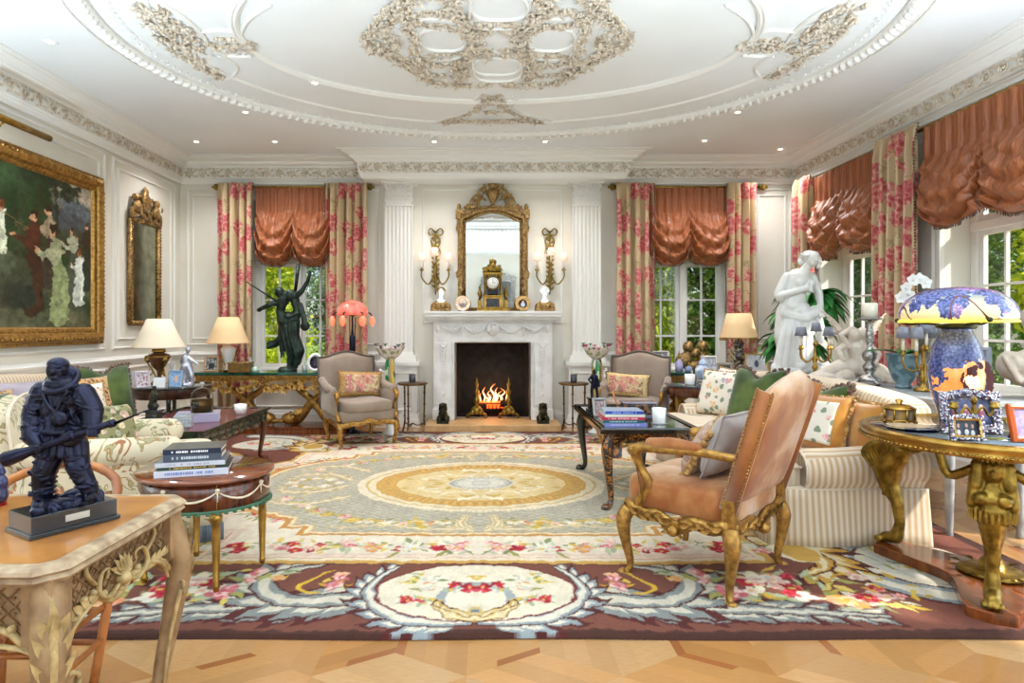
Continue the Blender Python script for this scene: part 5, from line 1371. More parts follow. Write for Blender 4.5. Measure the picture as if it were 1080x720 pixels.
# ---- clock -----------------------------------------------------------------------------
def clock():
    t = thing('mantel_clock', 'gilt portico clock with a round white dial on the mantel', 'clock', (FX, YB-.24, 1.531))
    g = G(); g.bb(-.21, .21, -.07, .07, 0, .035); g.bb(-.13, .13, -.075, .06, .035, .19); g.bb(-.14, .14, -.08, .065, .19, .21)
    for s in (-1, 1): g.bb(min(s*.15, s*.2), max(s*.15, s*.2), -.06, .04, .035, .15)
    g.bb(-.13, .13, -.06, .05, .48, .51); g.build('case', M_brass, t, bevel=.004)
    g = G(); g.bb(-.085, .085, -.079, -.07, .055, .165); g.bb(-.07, .07, -.04, .03, .23, .48); g.build('dark_panel', mat('dark_enamel', '#2b2f33', .2, col2='#40444a', nscale=30), t)
    g = G()
    for s in (-1, 1):
        for y in (-.04,): g.lathe([(.018, 0), (.014, .02), (.012, .2), (.016, .25), (.02, .27)], 10, (s*.108, y, .21))
        g.lathe([(.02, 0), (.012, .03), (.026, .07), (.03, .1), (.012, .13), (.018, .16), (0, .2)], 10, (s*.175, -.01, .15))
        g.tube([(s*.12, -.04, .42), (s*.07, -.05, .5), (s*.04, -.05, .45)], .01, 6)
    for i in range(30): a = i*.7; g.leaf((.1*cos(a)*(.4+.6*R.random()), -.06, .52+.05*R.random()), (cos(a), 0, abs(sin(a))+.2), (0, -1, 0), .06, .03, .2, .4)
    g.ell((0, -.03, .58), (.045, .03, .06)); g.ell((-.03, -.03, .66), (.02, .02, .03)); g.ell((.03, -.03, .65), (.02, .02, .03)); g.cap((0, -.03, .6), (0, -.03, .68), .025, .012)
    for k in range(20): a = k*pi/10; g.ell((.088*cos(a), -.085, .37+.088*sin(a)), (.012, .01, .012), 6, 4)
    g.build('ornament', M_giltb, t)
    g = G(); g.at(0, -.08, .37, rx=pi/2); g.lathe([(0, .008), (.07, .008), (.076, 0)], 28); d = g.build('dial', M_white2, t)
    g = G(); g.box(.0, -.090, .392, .005, .002, .045); g.at(0, 0, 0); g.box(.015, -.090, .373, .034, .002, .005)
    for k in range(12): a = k*pi/6; g.box(.058*sin(a), -.0895, .37+.058*cos(a), .004, .002, .012)
    g.build('hands', mat('black_enamel', '#111111', .4), d)
clock()
# ---- busts and plates on the mantel ------------------------------------------------------
def bust(label, x, mirror):
    t = thing('portrait_bust', label, 'bust', (FX+x, YB-.24, 1.531), 0, 'busts on the mantel'); s = -1 if mirror else 1
    g = G(); g.ell((0, -.005, .07), (.08, .06, .07)); g.chain([(-.105, 0, .02), (-.095, 0, .07), (-.04, 0, .12), (.04, 0, .12), (.095, 0, .07), (.105, 0, .02)], [.035, .04, .034, .034, .04, .035]); g.ell((-.035, -.045, .07), (.035, .03, .035)); g.ell((.035, -.045, .07), (.035, .03, .035)); g.box(0, 0, .012, .24, .09, .024)
    g.build('gilt_bodice', M_gold2, t, vox=.007, vsm=3)
    g = G(); g.chain([(0, -.005, .13), (0, -.01, .2)], [.045, .028]); g.ell((s*.005, -.015, .255), (.038, .045, .052)); g.ell((s*.008, -.058, .25), (.008, .012, .012)); g.ell((0, -.02, .14), (.06, .04, .03))
    for k in (-1, 1): g.ell((k*.016, -.05, .262), (.008, .005, .005))
    g.build('marble_head', M_statue, t, vox=.0045, vsm=2)
    g = G()
    for k in range(16): a = k*pi/15; g.ell((.045*cos(a), .0, .27+.04*sin(a)), (.02, .032, .018))
    g.ell((0, .025, .26), (.042, .035, .05))
    g.build('hair' if mirror else 'cap', M_statue if mirror else M_gold2, t, vox=.006, vsm=1)
bust('small bust with gilt cap and bodice left on the mantel', -.69, False); bust('small bust with white curled hair and gilt bodice right on the mantel', .69, True)
def plate(label, x, rim):
    t = thing('portrait_plate', label, 'plate', (FX+x, YB-.2, 1.531+.105), 0, 'portrait plates on the mantel'); t.rotation_euler = (-.18, 0, 0)
    g = G(); g.at(0, 0, 0, rx=pi/2); g.lathe([(0, -.004), (.06, -.004), (.1, .012), (.105, .014), (.1, .018), (.06, .004), (0, .004)], 30); g.build('dish', mat('plate_rim_'+rim[1:], rim, .2, coat=.4, col2='#d8b070', nscale=26), t)
    g = G(); g.at(0, -.005, 0, rx=pi/2); g.lathe([(0, .004), (.056, .003)], 24); p = g.build('portrait_ground', mat('plate_centre_'+rim[1:], '#e6ddd0' if rim == '#efe0d8' else '#3c2a24', .3), t)
    g = G(); g.ell((0, -.01, -.018), (.03, .004, .03)); g.build('portrait_dress', mat('portrait_blue', '#b9c9dc', .4) if rim != '#efe0d8' else mat('portrait_white', '#8a7a78', .4), t); g = G(); g.ell((0, -.012, .018), (.014, .004, .018)); g.build('portrait_face', mat('portrait_skin', '#e8b89c', .4), t)
plate('pale rimmed portrait plate between the left bust and the clock', -.40, '#efe0d8'); plate('gilt rimmed portrait plate between the clock and the right bust', .40, '#a07a3c')
# ---- wall sconces -------------------------------------------------------------------------
M_shade_w = mat('lit_ivory_candle_shade', '#f6e2d4', .7, emit='#ffc9a8', estr=.35)
def sconce(label, x):
    t = thing('wall_sconce', label, 'wall sconce', (x, YB, 1.78), 0, 'three light gilt wall sconces')
    g = G(); g.tube([(0, -.03, -.02), (0, -.05, .15), (0, -.04, .35), (0, -.03, .6), (0, -.03, .85)], [.006, .02, .022, .011, .008], 8)
    for s in (-1, 1):
        g.tube([(0, -.03, .82), (s*.06, -.03, .88), (s*.1, -.03, .84), (s*.07, -.03, .79), (s*.0, -.03, .81), (s*.04, -.03, .86)], .009, 6); g.tube([(0, -.03, .8), (s*.06, -.03, .72), (s*.03, -.03, .62), (0, -.03, .66)], .01, 6); g.tube([(0, -.03, .66), (s*.05, -.03, .6), (s*.07, -.03, .54)], [.008, .007, .003], 6)
    for i in range(24): z = .05+.75*i/24; g.leaf((.012*(-1)**i, -.05, z), ((-1)**i*.8, -.2, .7), (0, -1, 0), .06, .03, .3, .4)
    g.build('backplate', M_giltb, t)
    pos = ((-.18, -.12, .34), (0, -.2, .40), (.18, -.12, .34))
    for (px, py, pz) in pos:
        g = G(); g.tube([(0, -.05, .28), (px*.5, py*.7, pz-.22 if px else pz-.16), (px*1.0, py*1.05, pz-.13), (px, py, pz-.04)], [.012, .011, .01, .009], 8); g.lathe([(.006, -.05), (.03, -.03), (.026, -.02), (.012, -.015), (.016, .0), (0, .0)], 12, (px, py, pz)); a = g.build('candle_arm', M_giltb, t)
        g = G(); g.cyl((px, py, pz), (px, py, pz+.12), .011); g.build('candle', M_ivory, a)
        g = G(); n = 20; g.lathe([(.058, .10), (.036, .20)], n, (px, py, pz)); g.build('candle_shade', M_shade_w, a, solid=.002)
    return t
sconce('gilt wall sconce with three lit candle shades left of the mirror', -.715); sconce('gilt wall sconce with three lit candle shades right of the mirror', .835)

# ================================================================== TABLES
def gueridon(label, loc, first=None):
    if first: return copy_tree(first, loc, label=label)
    t = thing('gueridon_table', label, 'side table', loc, .3, 'small round bronze side tables'); M_br = mat('brown_bronze', '#7a5a34', .35, .7, col2='#4a3420', nscale=18)
    g = G(); g.lathe([(0, .60), (.17, .60), (.19, .61), (.19, .625), (.18, .63), (0, .632)], 28); g.build('tabletop', M_br, t)
    for k in range(3):
        a = k*2*pi/3; c, s = cos(a), sin(a); g = G()
        g.tube([(c*.155, s*.155, .6), (c*.15, s*.15, .3), (c*.15, s*.15, .12), (c*.19, s*.19, .0)], [.012, .010, .012, .009], 8)
        for z in (.5, .35, .2): g.lathe([(.012, -.012), (.018, 0), (.012, .012)], 8, (c*.152, s*.152, z))
        g.tube([(c*.15, s*.15, .12), (c*.07, s*.07, .09), (0, 0, .12)], .008, 6); g.build('leg', M_br, t)
    return t
g1 = gueridon('small bronze tripod table left of the fireplace', (-.95, 7.72, .0)); gueridon('small bronze tripod table right of the fireplace', (1.07, 7.72, .0), g1)
def cup(label, loc):
    t = thing('candle_cup', label, 'candle', loc, 0, 'dark candle cups'); g = G(); g.lathe([(.035, 0), (.042, .004), (.043, .1), (.038, .1), (.036, .07), (0, .07)], 18); g.build('cup', mat('smoky_cup', '#4a4c52', .2, coat=.5), t); g = G(); g.lathe([(.035, .071), (0, .072)], 14); g.build('wax', M_ivory, t)
cup('dark candle cup on the bronze table left of the fireplace', (-.95, 7.72, .633)); cup('dark candle cup on the bronze table right of the fireplace', (1.07, 7.72, .633))

def console(label, x0, x1, kind):
    cx = (x0+x1)/2; hw = (x1-x0)/2
    t = thing('console_table', label, 'console table', (cx, 7.72, 0), 0, 'gilt console tables with green marble tops'); y0, y1 = -.26, .28
    g = G(); g.bb(-hw, hw, y0, y1, .735, .77); g.build('marble_top', M_gmarb, t, bevel=.006)
    g = G(); g.bb(-hw+.04, hw-.04, y0+.03, y1-.02, .66, .735); g.bb(-hw+.02, hw-.02, y0+.015, y1-.01, .715, .735)
    rr = random.Random(8); n = 60
    for i in range(n):
        x = -hw+.06+(2*hw-.12)*i/(n-1); g.ell((x, y0+.03, .70), (.012, .012, .02), 5, 4)
    for i in range(150):
        u = rr.uniform(-1, 1); dep = .05+.07*abs(cos(u*pi*2.0))+.06*math.exp(-(abs(abs(u)-.95)/.08)**2); x = u*(hw-.06); z = .66-rr.random()*dep
        g.leaf((x, y0+.025, z), (rr.uniform(-1, 1), 0, rr.uniform(-1, .3)), (0, -1, 0), .07, .04, -.2, .5, 3); 
        if i % 3 == 0: g.ell((x, y0+.02, z), (.018, .014, .018), 6, 4)
    for s in (-1, 1):
        for i in range(24): g.leaf((s*(hw-.04), y0+.05+.46*rr.random(), .66-.06*rr.random()), (0, rr.uniform(-1, 1), -.6), (s, 0, 0), .07, .04, -.2, .4, 3)
    g.build('carved_apron', M_gold, t)
    g = G(); g.bb(-hw+.1, hw-.1, y0+.02, y1-.02, 0, .075); g.bb(-hw+.13, hw-.13, y0+.04, y1-.04, .075, .1); 
    for i in range(70): g.ell((-hw+.12+(2*hw-.24)*i/69, y0+.03, .085), (.011, .012, .012), 5, 4)
    g.build('plinth', M_wal, t)
    for s in (-1, 1):
        g = G(); c = s*hw*.42
        for k in (-1, 1):
            a = c-k*.28; b = c+k*.22
            g.tube([(a+k*.02, .0+.04*k, .67), (a+k*.08, .02*k, .55), (c, 0, .40), (c+k*.12, -.02*k, .26), (b+k*.0, -.04*k, .18), (b+k*.1, -.05, .17)], [.03, .035, .045, .06, .085, .05], 12)
            g.ell((b+k*.06, -.05, .185), (.1, .075, .075), 14, 10); g.ell((b+k*.16, -.05, .155), (.05, .05, .03))
            g.leaf((b, -.05, .24), (-k, 0, .6), (0, -1, .3), .13, .08, .2, .4); g.leaf((a, .03*k, .66), (-k*.6, 0, .5), (0, -1, 0), .14, .1, .2, .4); g.leaf((a, .03*k, .66), (k*.4, 0, .7), (0, -1, 0), .14, .1, .2, .4)
            for q in range(8): g.ell((b+k*(.0+.02*q), -.05-.07*cos(q*.7), .19+.07*sin(q*.8)), .018, 6, 4)
        g.build('dolphin_support', M_gold, t)
    return t
console('gilt dolphin console with green marble top under the left window', -3.60, -1.62, 0); console('gilt console with green marble top under the right window', 1.86, 3.66, 1)

def chow_leg(g, x, y, h, sx, sy, r=.045):
    g.tube([(x, y, h), (x+sx*r*.5, y+sy*r*.5, h*.8), (x+sx*r*.2, y+sy*r*.2, h*.5), (x-sx*r*.3, y-sy*r*.3, h*.18), (x+sx*r*.1, y+sy*r*.1, .045), (x+sx*r*.6, y+sy*r*.6, .03)], [r, r*1.05, r*.7, r*.5, r*.55, r*.6], 10); g.ell((x+sx*r*.8, y+sy*r*.8, .033), (r*.85, r*.85, .033), 12, 6)
def lacquer_mat():
    n = NT('lacquer_with_gold_chinoiserie', .15, coat=.8); v = n.warp(n.co('Object'), .06, 20); d = n.noise(v, 34, 3, dist=1.5)
    return n.out(n.ramp(d, [(0, '#15120f'), (.52, '#1a1410'), (.56, '#b0702c'), (.64, '#9a5420'), (.68, '#1a1410')]))
M_chin = lacquer_mat()
def lacquer_table():
    t = thing('lacquer_coffee_table', 'black lacquer coffee table with gold chinoiserie frieze on the right', 'coffee table', (1.145, 5.02, 0)); hx, hy, h = .325, .65, .61
    g = G(); g.bb(-hx+.02, hx-.02, -hy+.02, hy-.02, h-.045, h-.012); g.build('tabletop', mat('glossy_lacquer_top', '#20242a', .06, coat=1), t)
    g = G(); g.sweep([(0, -.03), (-.03, -.03), (-.03, .0), (-.022, .012), (0, 0)], [(-hx, -hy, h-.012), (hx, -hy, h-.012), (hx, hy, h-.012), (-hx, hy, h-.012)], closed=True); g.build('raised_rim', M_black, t)
    g = G()
    for s in (-1, 1):
        g.bb(-hx+.05, hx-.05, s*(hy-.03)-.012, s*(hy-.03)+.012, h-.1, h-.04); g.bb(min(s*(hx-.03), s*(hx-.055)), max(s*(hx-.03), s*(hx-.055)), -hy+.05, hy-.05, h-.1, h-.04)
        for q in (-1, 1): g.bb(min(q*(hx-.02), q*(hx-.13)), max(q*(hx-.02), q*(hx-.13)), s*(hy-.03)-.014, s*(hy-.03)+.014, h-.22, h-.04)
    g.build('chinoiserie_frieze', M_chin, t)
    g = G()
    for s in (-1, 1):
        y = s*(hy-.03)
        for q in (-1, 1):
            g.tube([(q*(hx-.13), y, h-.13), (q*(hx-.2), y, h-.125), (q*.05, y, h-.12)], .012, 8); g.ell((q*(hx-.15), y, h-.13), (.02, .014, .02)); g.ell((q*.07, y, h-.115), (.022, .014, .018))
        g.tube([(-.05, y, h-.1), (0, y, h-.14), (.05, y, h-.1)], .011, 8)
    g.build('fretwork', M_gold2, t)
    for sx in (-1, 1):
        for sy in (-1, 1): g = G(); chow_leg(g, sx*(hx-.05), sy*(hy-.05), h-.06, sx, sy, .042); g.build('leg', M_black if sy > 0 else M_chin, t)
lacquer_table()
def scallop_table():
    t = thing('scalloped_coffee_table', 'dark coffee table with burgundy top and scalloped edge before the left sofa', 'coffee table', (-2.60, 5.42, 0)); hx, hy, h = .40, .70, .515
    M_bur = mat('burgundy_leather_top', '#7a3636', .25, col2='#5c2626', nscale=8, coat=.4); M_dg = mat('dark_green_lacquer', '#2c3a2c', .2, col2='#1b241d', nscale=8, coat=.5)
    g = G(); g.bb(-hx+.02, hx-.02, -hy+.02, hy-.02, h-.03, h); g.build('tabletop', M_bur, t)
    g = G()
    per = [(-hx, -hy), (hx, -hy), (hx, hy), (-hx, hy)]
    for i in range(4):
        a = Vector((*per[i], 0)); b = Vector((*per[(i+1) % 4], 0)); L = (b-a).length; n = max(4, round(L/.14)); d = (b-a)/n; nn = Vector((d.y, -d.x, 0)).normalized()
        for k in range(n):
            p = a+d*(k+.5)+nn*.004; g.ell((p.x, p.y, h-.035), (abs(d.x)*.5+.012, abs(d.y)*.5+.012, .045), 12, 6); g.ell((p.x, p.y, h-.09), (abs(d.x)*.36+.012, abs(d.y)*.36+.012, .04), 10, 6)
    g.sweep([(0, -.02), (-.03, -.01), (-.03, .012), (.0, .006)], [(x, y, h) for x, y in per], closed=True)
    g.build('scalloped_edge', M_dg, t)
    for sx in (-1, 1):
        for sy in (-1, 1): g = G(); chow_leg(g, sx*(hx-.04), sy*(hy-.04), h-.06, sx, sy, .036); g.build('leg', M_mahog, t)
scallop_table()

def round_table(name, label, loc, r, h, leg_m, top_m, n=3, ped=False, top2=None):
    t = thing(name, label, 'side table', loc, .4)
    g = G(); g.lathe([(0, h-.02), (r, h-.02), (r+.01, h-.012), (r+.01, h-.004), (r, h), (0, h)], 48); g.build('tabletop', top2 or top_m, t)
    g = G(); g.lathe([(r-.03, h-.12), (r-.015, h-.115), (r-.01, h-.03), (r-.01, h-.02)], 48); g.build('apron', top_m, t)
    for k in range(n):
        a = 2*pi*k/n; c, s = cos(a), sin(a); g = G()
        if ped: g.tube([(c*r*.75, s*r*.75, h-.1), (c*r*.7, s*r*.7, h*.6), (c*r*.35, s*r*.35, h*.35), (c*r*.5, s*r*.5, .12), (c*r*.85, s*r*.85, .03)], [.04, .06, .05, .04, .035], 10)
        else: g.tube([(c*(r-.05), s*(r-.05), h-.1), (c*(r-.04), s*(r-.04), h*.5), (c*(r-.02), s*(r-.02), 0)], [.024, .018, .014], 8)
        g.build('leg', leg_m, t)
    g = G(); g.lathe([(0, .05), (r*.55, .05), (r*.57, .07), (r*.55, .09), (0, .09)], 30); g.build('lower_shelf', leg_m, t)
    return t
round_table('drum_table', 'dark round table at the far end of the left sofa', (-3.30, 6.42, 0), .40, .72, M_dark, mat('dark_walnut_band', '#4a2c1c', .25, col2='#2a1810', nscale=8, coat=.5), 4, False, M_black)
round_table('pedestal_table', 'dark topped round table on gilt legs at the far end of the right sofa', (2.30, 6.55, 0), .40, .72, M_gold, M_mahog, 3, True, mat('blue_black_polished_top', '#22303c', .08, coat=.8))

def inlaid_table():
    t = thing('inlaid_side_table', 'oval inlaid mahogany side table on gilded turned legs', 'side table', (-1.5, 3.27, 0), -.25); rx, ry, h = .35, .31, .575
    g = G(); g.lathe([(0, h-.022), (1, h-.022), (1.02, h-.015), (1.02, h-.006), (1.0, h), (0, h)], 48, sx=rx, sy=ry); g.build('tabletop', mat('crossbanded_mahogany', '#8a4a2a', .12, col2='#5c2a14', nscale=3, ndet=5, stretch=(1, 6, 1), coat=.8), t)
    g = G(); g.lathe([(.92, h-.16), (.95, h-.155), (.95, h-.022), (.9, h-.022)], 48, sx=rx, sy=ry); g.build('apron', M_mahog, t)
    g = G(); g.lathe([(.955, h-.165), (.975, h-.16), (.955, h-.15)], 48, sx=rx, sy=ry); 
    for i in range(48): a = i*2*pi/48; g.ell((rx*.965*cos(a), ry*.965*sin(a), h-.167), (.012, .012, .008), 5, 3)
    g.build('green_edging', mat('green_gimp_edging', '#3f6a50', .6), t)
    g = G()
    for k in range(8):
        a0 = 2*pi*k/8
        pts = [((rx*.957)*cos(a0+q*pi/32), (ry*.957)*sin(a0+q*pi/32), h-.06-.045*4*(q/8)*(1-q/8)) for q in range(9)]; g.tube(pts, [.003, .004, .005, .006, .006, .006, .005, .004, .003], 6, sub=1)
        p = pts[0]; g.ell((p[0], p[1], p[2]+.008), (.014, .014, .01), 6, 4); g.tube([p, (p[0], p[1], p[2]-.05)], [.005, .003], 5, sub=0)
    g.build('garland_inlay', mat('ivory_inlay', '#e9dcc0', .4), t)
    for k in range(4):
        a = pi/4+k*pi/2; x, y = rx*.86*cos(a), ry*.86*sin(a); g = G()
        g.box(x, y, h-.09, .045, .045, .13); g.lathe([(.024, .43), (.03, .42), (.022, .405), (.03, .39), (.03, .375), (.02, .36), (.021, .3), (.014, .05), (.018, .04), (.014, .03), (.012, 0)][::-1], 12, (x, y, h-.575)); g.build('leg', M_brass if k % 2 else M_brass, t)
inlaid_table()

# ---- carved desk in the left foreground ------------------------------------------------------
def desk():
    t = thing('carved_desk', 'carved wooden table with cabriole legs in the left foreground', 'table', (-1.62, 1.75, 0)); hx, hy, h = .62, .33, .76
    Mt = mat('honey_burl_top', '#c2843f', .3, col2='#9c5f28', nscale=5, ndet=6, coat=.3); Mc = mat('limed_carved_wood', '#a58560', .6, col2='#7f6042', nscale=14, bump=.3, bscale=40); Me = mat('worn_pale_moulding', '#bba484', .5, col2='#8c7056', nscale=20); Mh = mat('pale_gilt_highlight', '#c4ab78', .5, col2='#9c8256', nscale=25)
    c = .05
    out = [(-hx+c, -hy), (hx-c, -hy), (hx, -hy+c), (hx, hy-c), (hx-c, hy), (-hx+c, hy), (-hx, hy-c), (-hx, -hy+c)]
    g = G(); g.prism([(x*.96, y*.93) for x, y in out], h-.02, h+.0008); g.build('tabletop', Mt, t)
    g = G(); g.sweep([(.045, 0), (.03, .002), (.012, .0), (.0, -.006), (-.006, -.014), (.004, -.022), (-.002, -.032), (.012, -.045), (.045, -.045)], [(x, y, h) for x, y in out], closed=True); g.build('moulded_edge', Me, t)
    # apron with shaped lower edge, diaper pattern and rocaille scrolls
    ax, ay = hx-.05, hy-.05; RIMS = []
    g = G()
    for (p, q) in (((-ax, -ay), (ax, -ay)), ((ax, -ay), (ax, ay)), ((ax, ay), (-ax, ay)), ((-ax, ay), (-ax, -ay))):
        n = 28; L = hypot(q[0]-p[0], q[1]-p[1]); dx, dy = (q[0]-p[0])/L, (q[1]-p[1])/L; nx, ny = dy, -dx; vs = []; fs = []
        for i in range(n+1):
            u = i/n; e = min(u, 1-u)*L; zl = h-.05-(.115+.075*math.exp(-(e/.07)**2)-.03*math.exp(-((u-.5)/.12)**2)*-1 + .012*sin(u*pi*6))
            for o_ in (0, -.022):
                vs += [(p[0]+dx*L*u+nx*o_, p[1]+dy*L*u+ny*o_, zl), (p[0]+dx*L*u+nx*o_, p[1]+dy*L*u+ny*o_, h-.045)]
        for i in range(n):
            a = i*4; b = a+4; fs += [(a, b, b+1, a+1), (b+2, a+2, a+3, b+3), (a+2, b+2, b, a)]
        g.flat = True; g.add(vs, fs); g.flat = False
        rim = [(vs[i*4][0]+nx*.006, vs[i*4][1]+ny*.006, vs[i*4][2]+.004) for i in range(n+1)]; RIMS.append(rim)
    ap = g.build('apron', Mc, t, smooth=False)
    g = G(); gh = G()
    for r_ in RIMS:
        gh.tube(r_, .009, 8, sub=1)
        for i in range(2, len(r_)-2, 2): gh.ell(Vector(r_[i])+Vector((0, 0, .012)), (.012, .012, .010), 8, 5)
    for (p, q) in (((-ax, -ay), (ax, -ay)), ((ax, -ay), (ax, ay)), ((-ax, ay), (-ax, -ay))):
        L = hypot(q[0]-p[0], q[1]-p[1]); dx, dy = (q[0]-p[0])/L, (q[1]-p[1])/L; nx, ny = dy, -dx
        P = lambda s_, z_, o_=.004: (p[0]+dx*s_+nx*o_, p[1]+dy*s_+ny*o_, z_)
        s_ = 0
        while s_ < L-.02:    # diagonal lattice ribs
            for sg in (1, -1):
                a_ = s_ if sg > 0 else s_+.11; b_ = s_+.11 if sg > 0 else s_
                if max(a_, b_) < L: g.tube([P(a_, h-.055), P(b_, h-.155)], .0022, 4, sub=0)
            s_ += .036
        s_ = .018
        for k in range(int(L/.036)): 
            for zz in (-.085, -.122): g.ell(P(.018+.036*k, h+zz), .0045, 6, 4)
        # rocaille: asymmetrical C scrolls round the middle and along the lower edge
        m = L/2
        for sg in (1, -1):
            gh.tube([P(m+sg*.02, h-.16, .012), P(m+sg*.07, h-.175, .016), P(m+sg*.115, h-.145, .018), P(m+sg*.10, h-.10, .014), P(m+sg*.065, h-.10, .01), P(m+sg*.07, h-.125, .01)], [.007, .010, .009, .007, .006, .004], 8, flat=.6)
            gh.tube([P(m+sg*.11, h-.15, .012), P(m+sg*.17, h-.17, .014), P(m+sg*(L/2-.06), h-.20, .012), P(m+sg*(L/2-.03), h-.25, .01)], [.006, .009, .008, .005], 8, flat=.6)
            gh.tube([P(m+sg*.12, h-.12, .01), P(m+sg*.16, h-.08, .014), P(m+sg*.155, h-.05, .01)], [.008, .008, .003], 8, flat=.6)
            for k in range(5): gh.leaf(P(m+sg*(.12+.03*k), h-.165, .014), (dx*sg*.7, dy*sg*.7, .5), (nx, ny, 0), .05, .022, -.1, .5)
        for k in range(7): a_ = -pi/3+k*pi/9*1.2; gh.leaf(P(m, h-.135, .014), (dx*sin(a_), dy*sin(a_), cos(a_)), (nx, ny, 0), .06, .022, .1, .5)
        gh.ell(P(m, h-.15, .012), (.025, .02, .02), 10, 6)
    g.build('lattice_carving', mat('dark_groove_rib', '#8a6844', .6), ap); gh.build('rocaille_carving', Mh, ap)
    for sx in (-1, 1):
        for sy in (-1, 1):
            x, y = sx*(ax-.01), sy*(ay-.01); k = .7071
            g = G(); pts = [(0, .72), (.035, .60), (.045, .52), (.02, .36), (-.015, .18), (-.01, .08), (.03, .02)]; rs = [.034, .042, .04, .029, .022, .02, .026]
            g.tube([(x+sx*o*k, y+sy*o*k, z) for o, z in pts], rs, 12, sub=5, flat=1.0); g.ell((x+sx*.03*k, y+sy*.03*k, .022), (.035, .035, .022), 12, 6)
            g.box(x, y, .65, .07, .07, .16); lg = g.build('leg', Mc, t)
            g = G(); g.tube([(x+sx*(o+r*.85)*k, y+sy*(o+r*.85)*k, z) for (o, z), r in zip(pts[:6], rs)], [.008, .01, .01, .008, .007, .006], 6, sub=4)
            for zz, L_, W_ in ((.53, .13, .028), (.47, .14, .024), (.585, .10, .032)):
                for q in (-1, 0, 1): g.leaf((x+sx*(.06)*k, y+sy*.06*k, zz), (sx*.2-q*sy*.35, sy*.2+q*sx*.35, 1), (sx, sy, 0), L_*(1-.25*abs(q)), W_*.8, .05, .45, 5)
            for q in (-1, 1):
                a_ = [(x+sx*.04*k - q*sy*(.03+.012*cos(b))*1, y+sy*.04*k + q*sx*(.03+.012*cos(b)), .47+.02*sin(b)) for b in [i*.7 for i in range(10)]]; g.tube(a_, .006, 6, sub=0)
                g.tube([(x+sx*.03*k-q*sy*.04, y+sy*.03*k+q*sx*.04, .47), (x-q*sy*.028, y+q*sx*.028, .3), (x-sx*.015*k-q*sy*.018, y-sy*.015*k+q*sx*.018, .1)], [.008, .006, .004], 6)
            g.build('acanthus_carving', Mh, lg)
desk()

# ---- rattan chair tucked behind the desk -----------------------------------------------------
def rattan():
    t = thing('rattan_chair', 'orange bamboo chair with curved back rails tucked behind the desk', 'chair', (-1.62, 2.13, 0), 0); M_r = mat('honey_bamboo', '#bf7638', .35, col2='#8f4f20', nscale=9, coat=.4)
    for sx in (-1, 1):
        g = G(); g.tube([(sx*.19, .19, .7), (sx*.2, .2, .42), (sx*.17, .13, .0)], [.016, .018, .016], 8); g.build('leg', M_r, t)
        g = G(); g.tube([(sx*.2, -.18, .45), (sx*.19, -.17, .2), (sx*.18, -.17, 0)], [.016, .017, .015], 8); g.build('leg', M_r, t)
    g = G(); g.tube([(-.25, .1, .62), (-.2, .22, .74), (0, .28, .79), (.2, .22, .74), (.25, .1, .62)], .017, 10); g.tube([(-.25, .1, .62), (-.25, -.02, .56), (-.2, -.1, .45)], .015, 8); g.tube([(.25, .1, .62), (.25, -.02, .56), (.2, -.1, .45)], .015, 8)
    for sx in (-1, 1): g.tube([(sx*.02, .26, .46), (sx*.05, .27, .62), (sx*.12, .26, .66), (sx*.15, .25, .56), (sx*.09, .25, .48)], .010, 8)
    g.tube([(-.1, .26, .72), (0, .27, .65), (.1, .26, .72)], .01, 8); g.tube([(-.19, .22, .52), (0, .27, .54), (.19, .22, .52)], .011, 8)
    g.build('back_rails', M_r, t)
    g = G()
    for z in (.14, .26):
        for s in (-1, 1): g.cyl((s*.185, -.17, z), (s*.185, .16, z+.02), .011); g.cyl((-.185, s*.16, z+.01), (.185, s*.16, z+.01), .011)
    g.build('stretchers', M_r, t)
    g = G(); g.tube([(-.21, -.2, .44), (.21, -.2, .44), (.21, .2, .44), (-.21, .2, .44)], .018, 8, sub=0, closed=True)
    s_ = g.build('seat_frame', M_r, t)
    g = G()
    for i in range(22): x = -.2+.4*i/21; g.box(x, 0, .445, .006, .4, .004); g.box(0, x, .449, .4, .006, .004)
    g.build('woven_seat', mat('purple_white_webbing', '#d8d2dc', .7, col2='#9a7aa8', nscale=40), s_)
rattan()

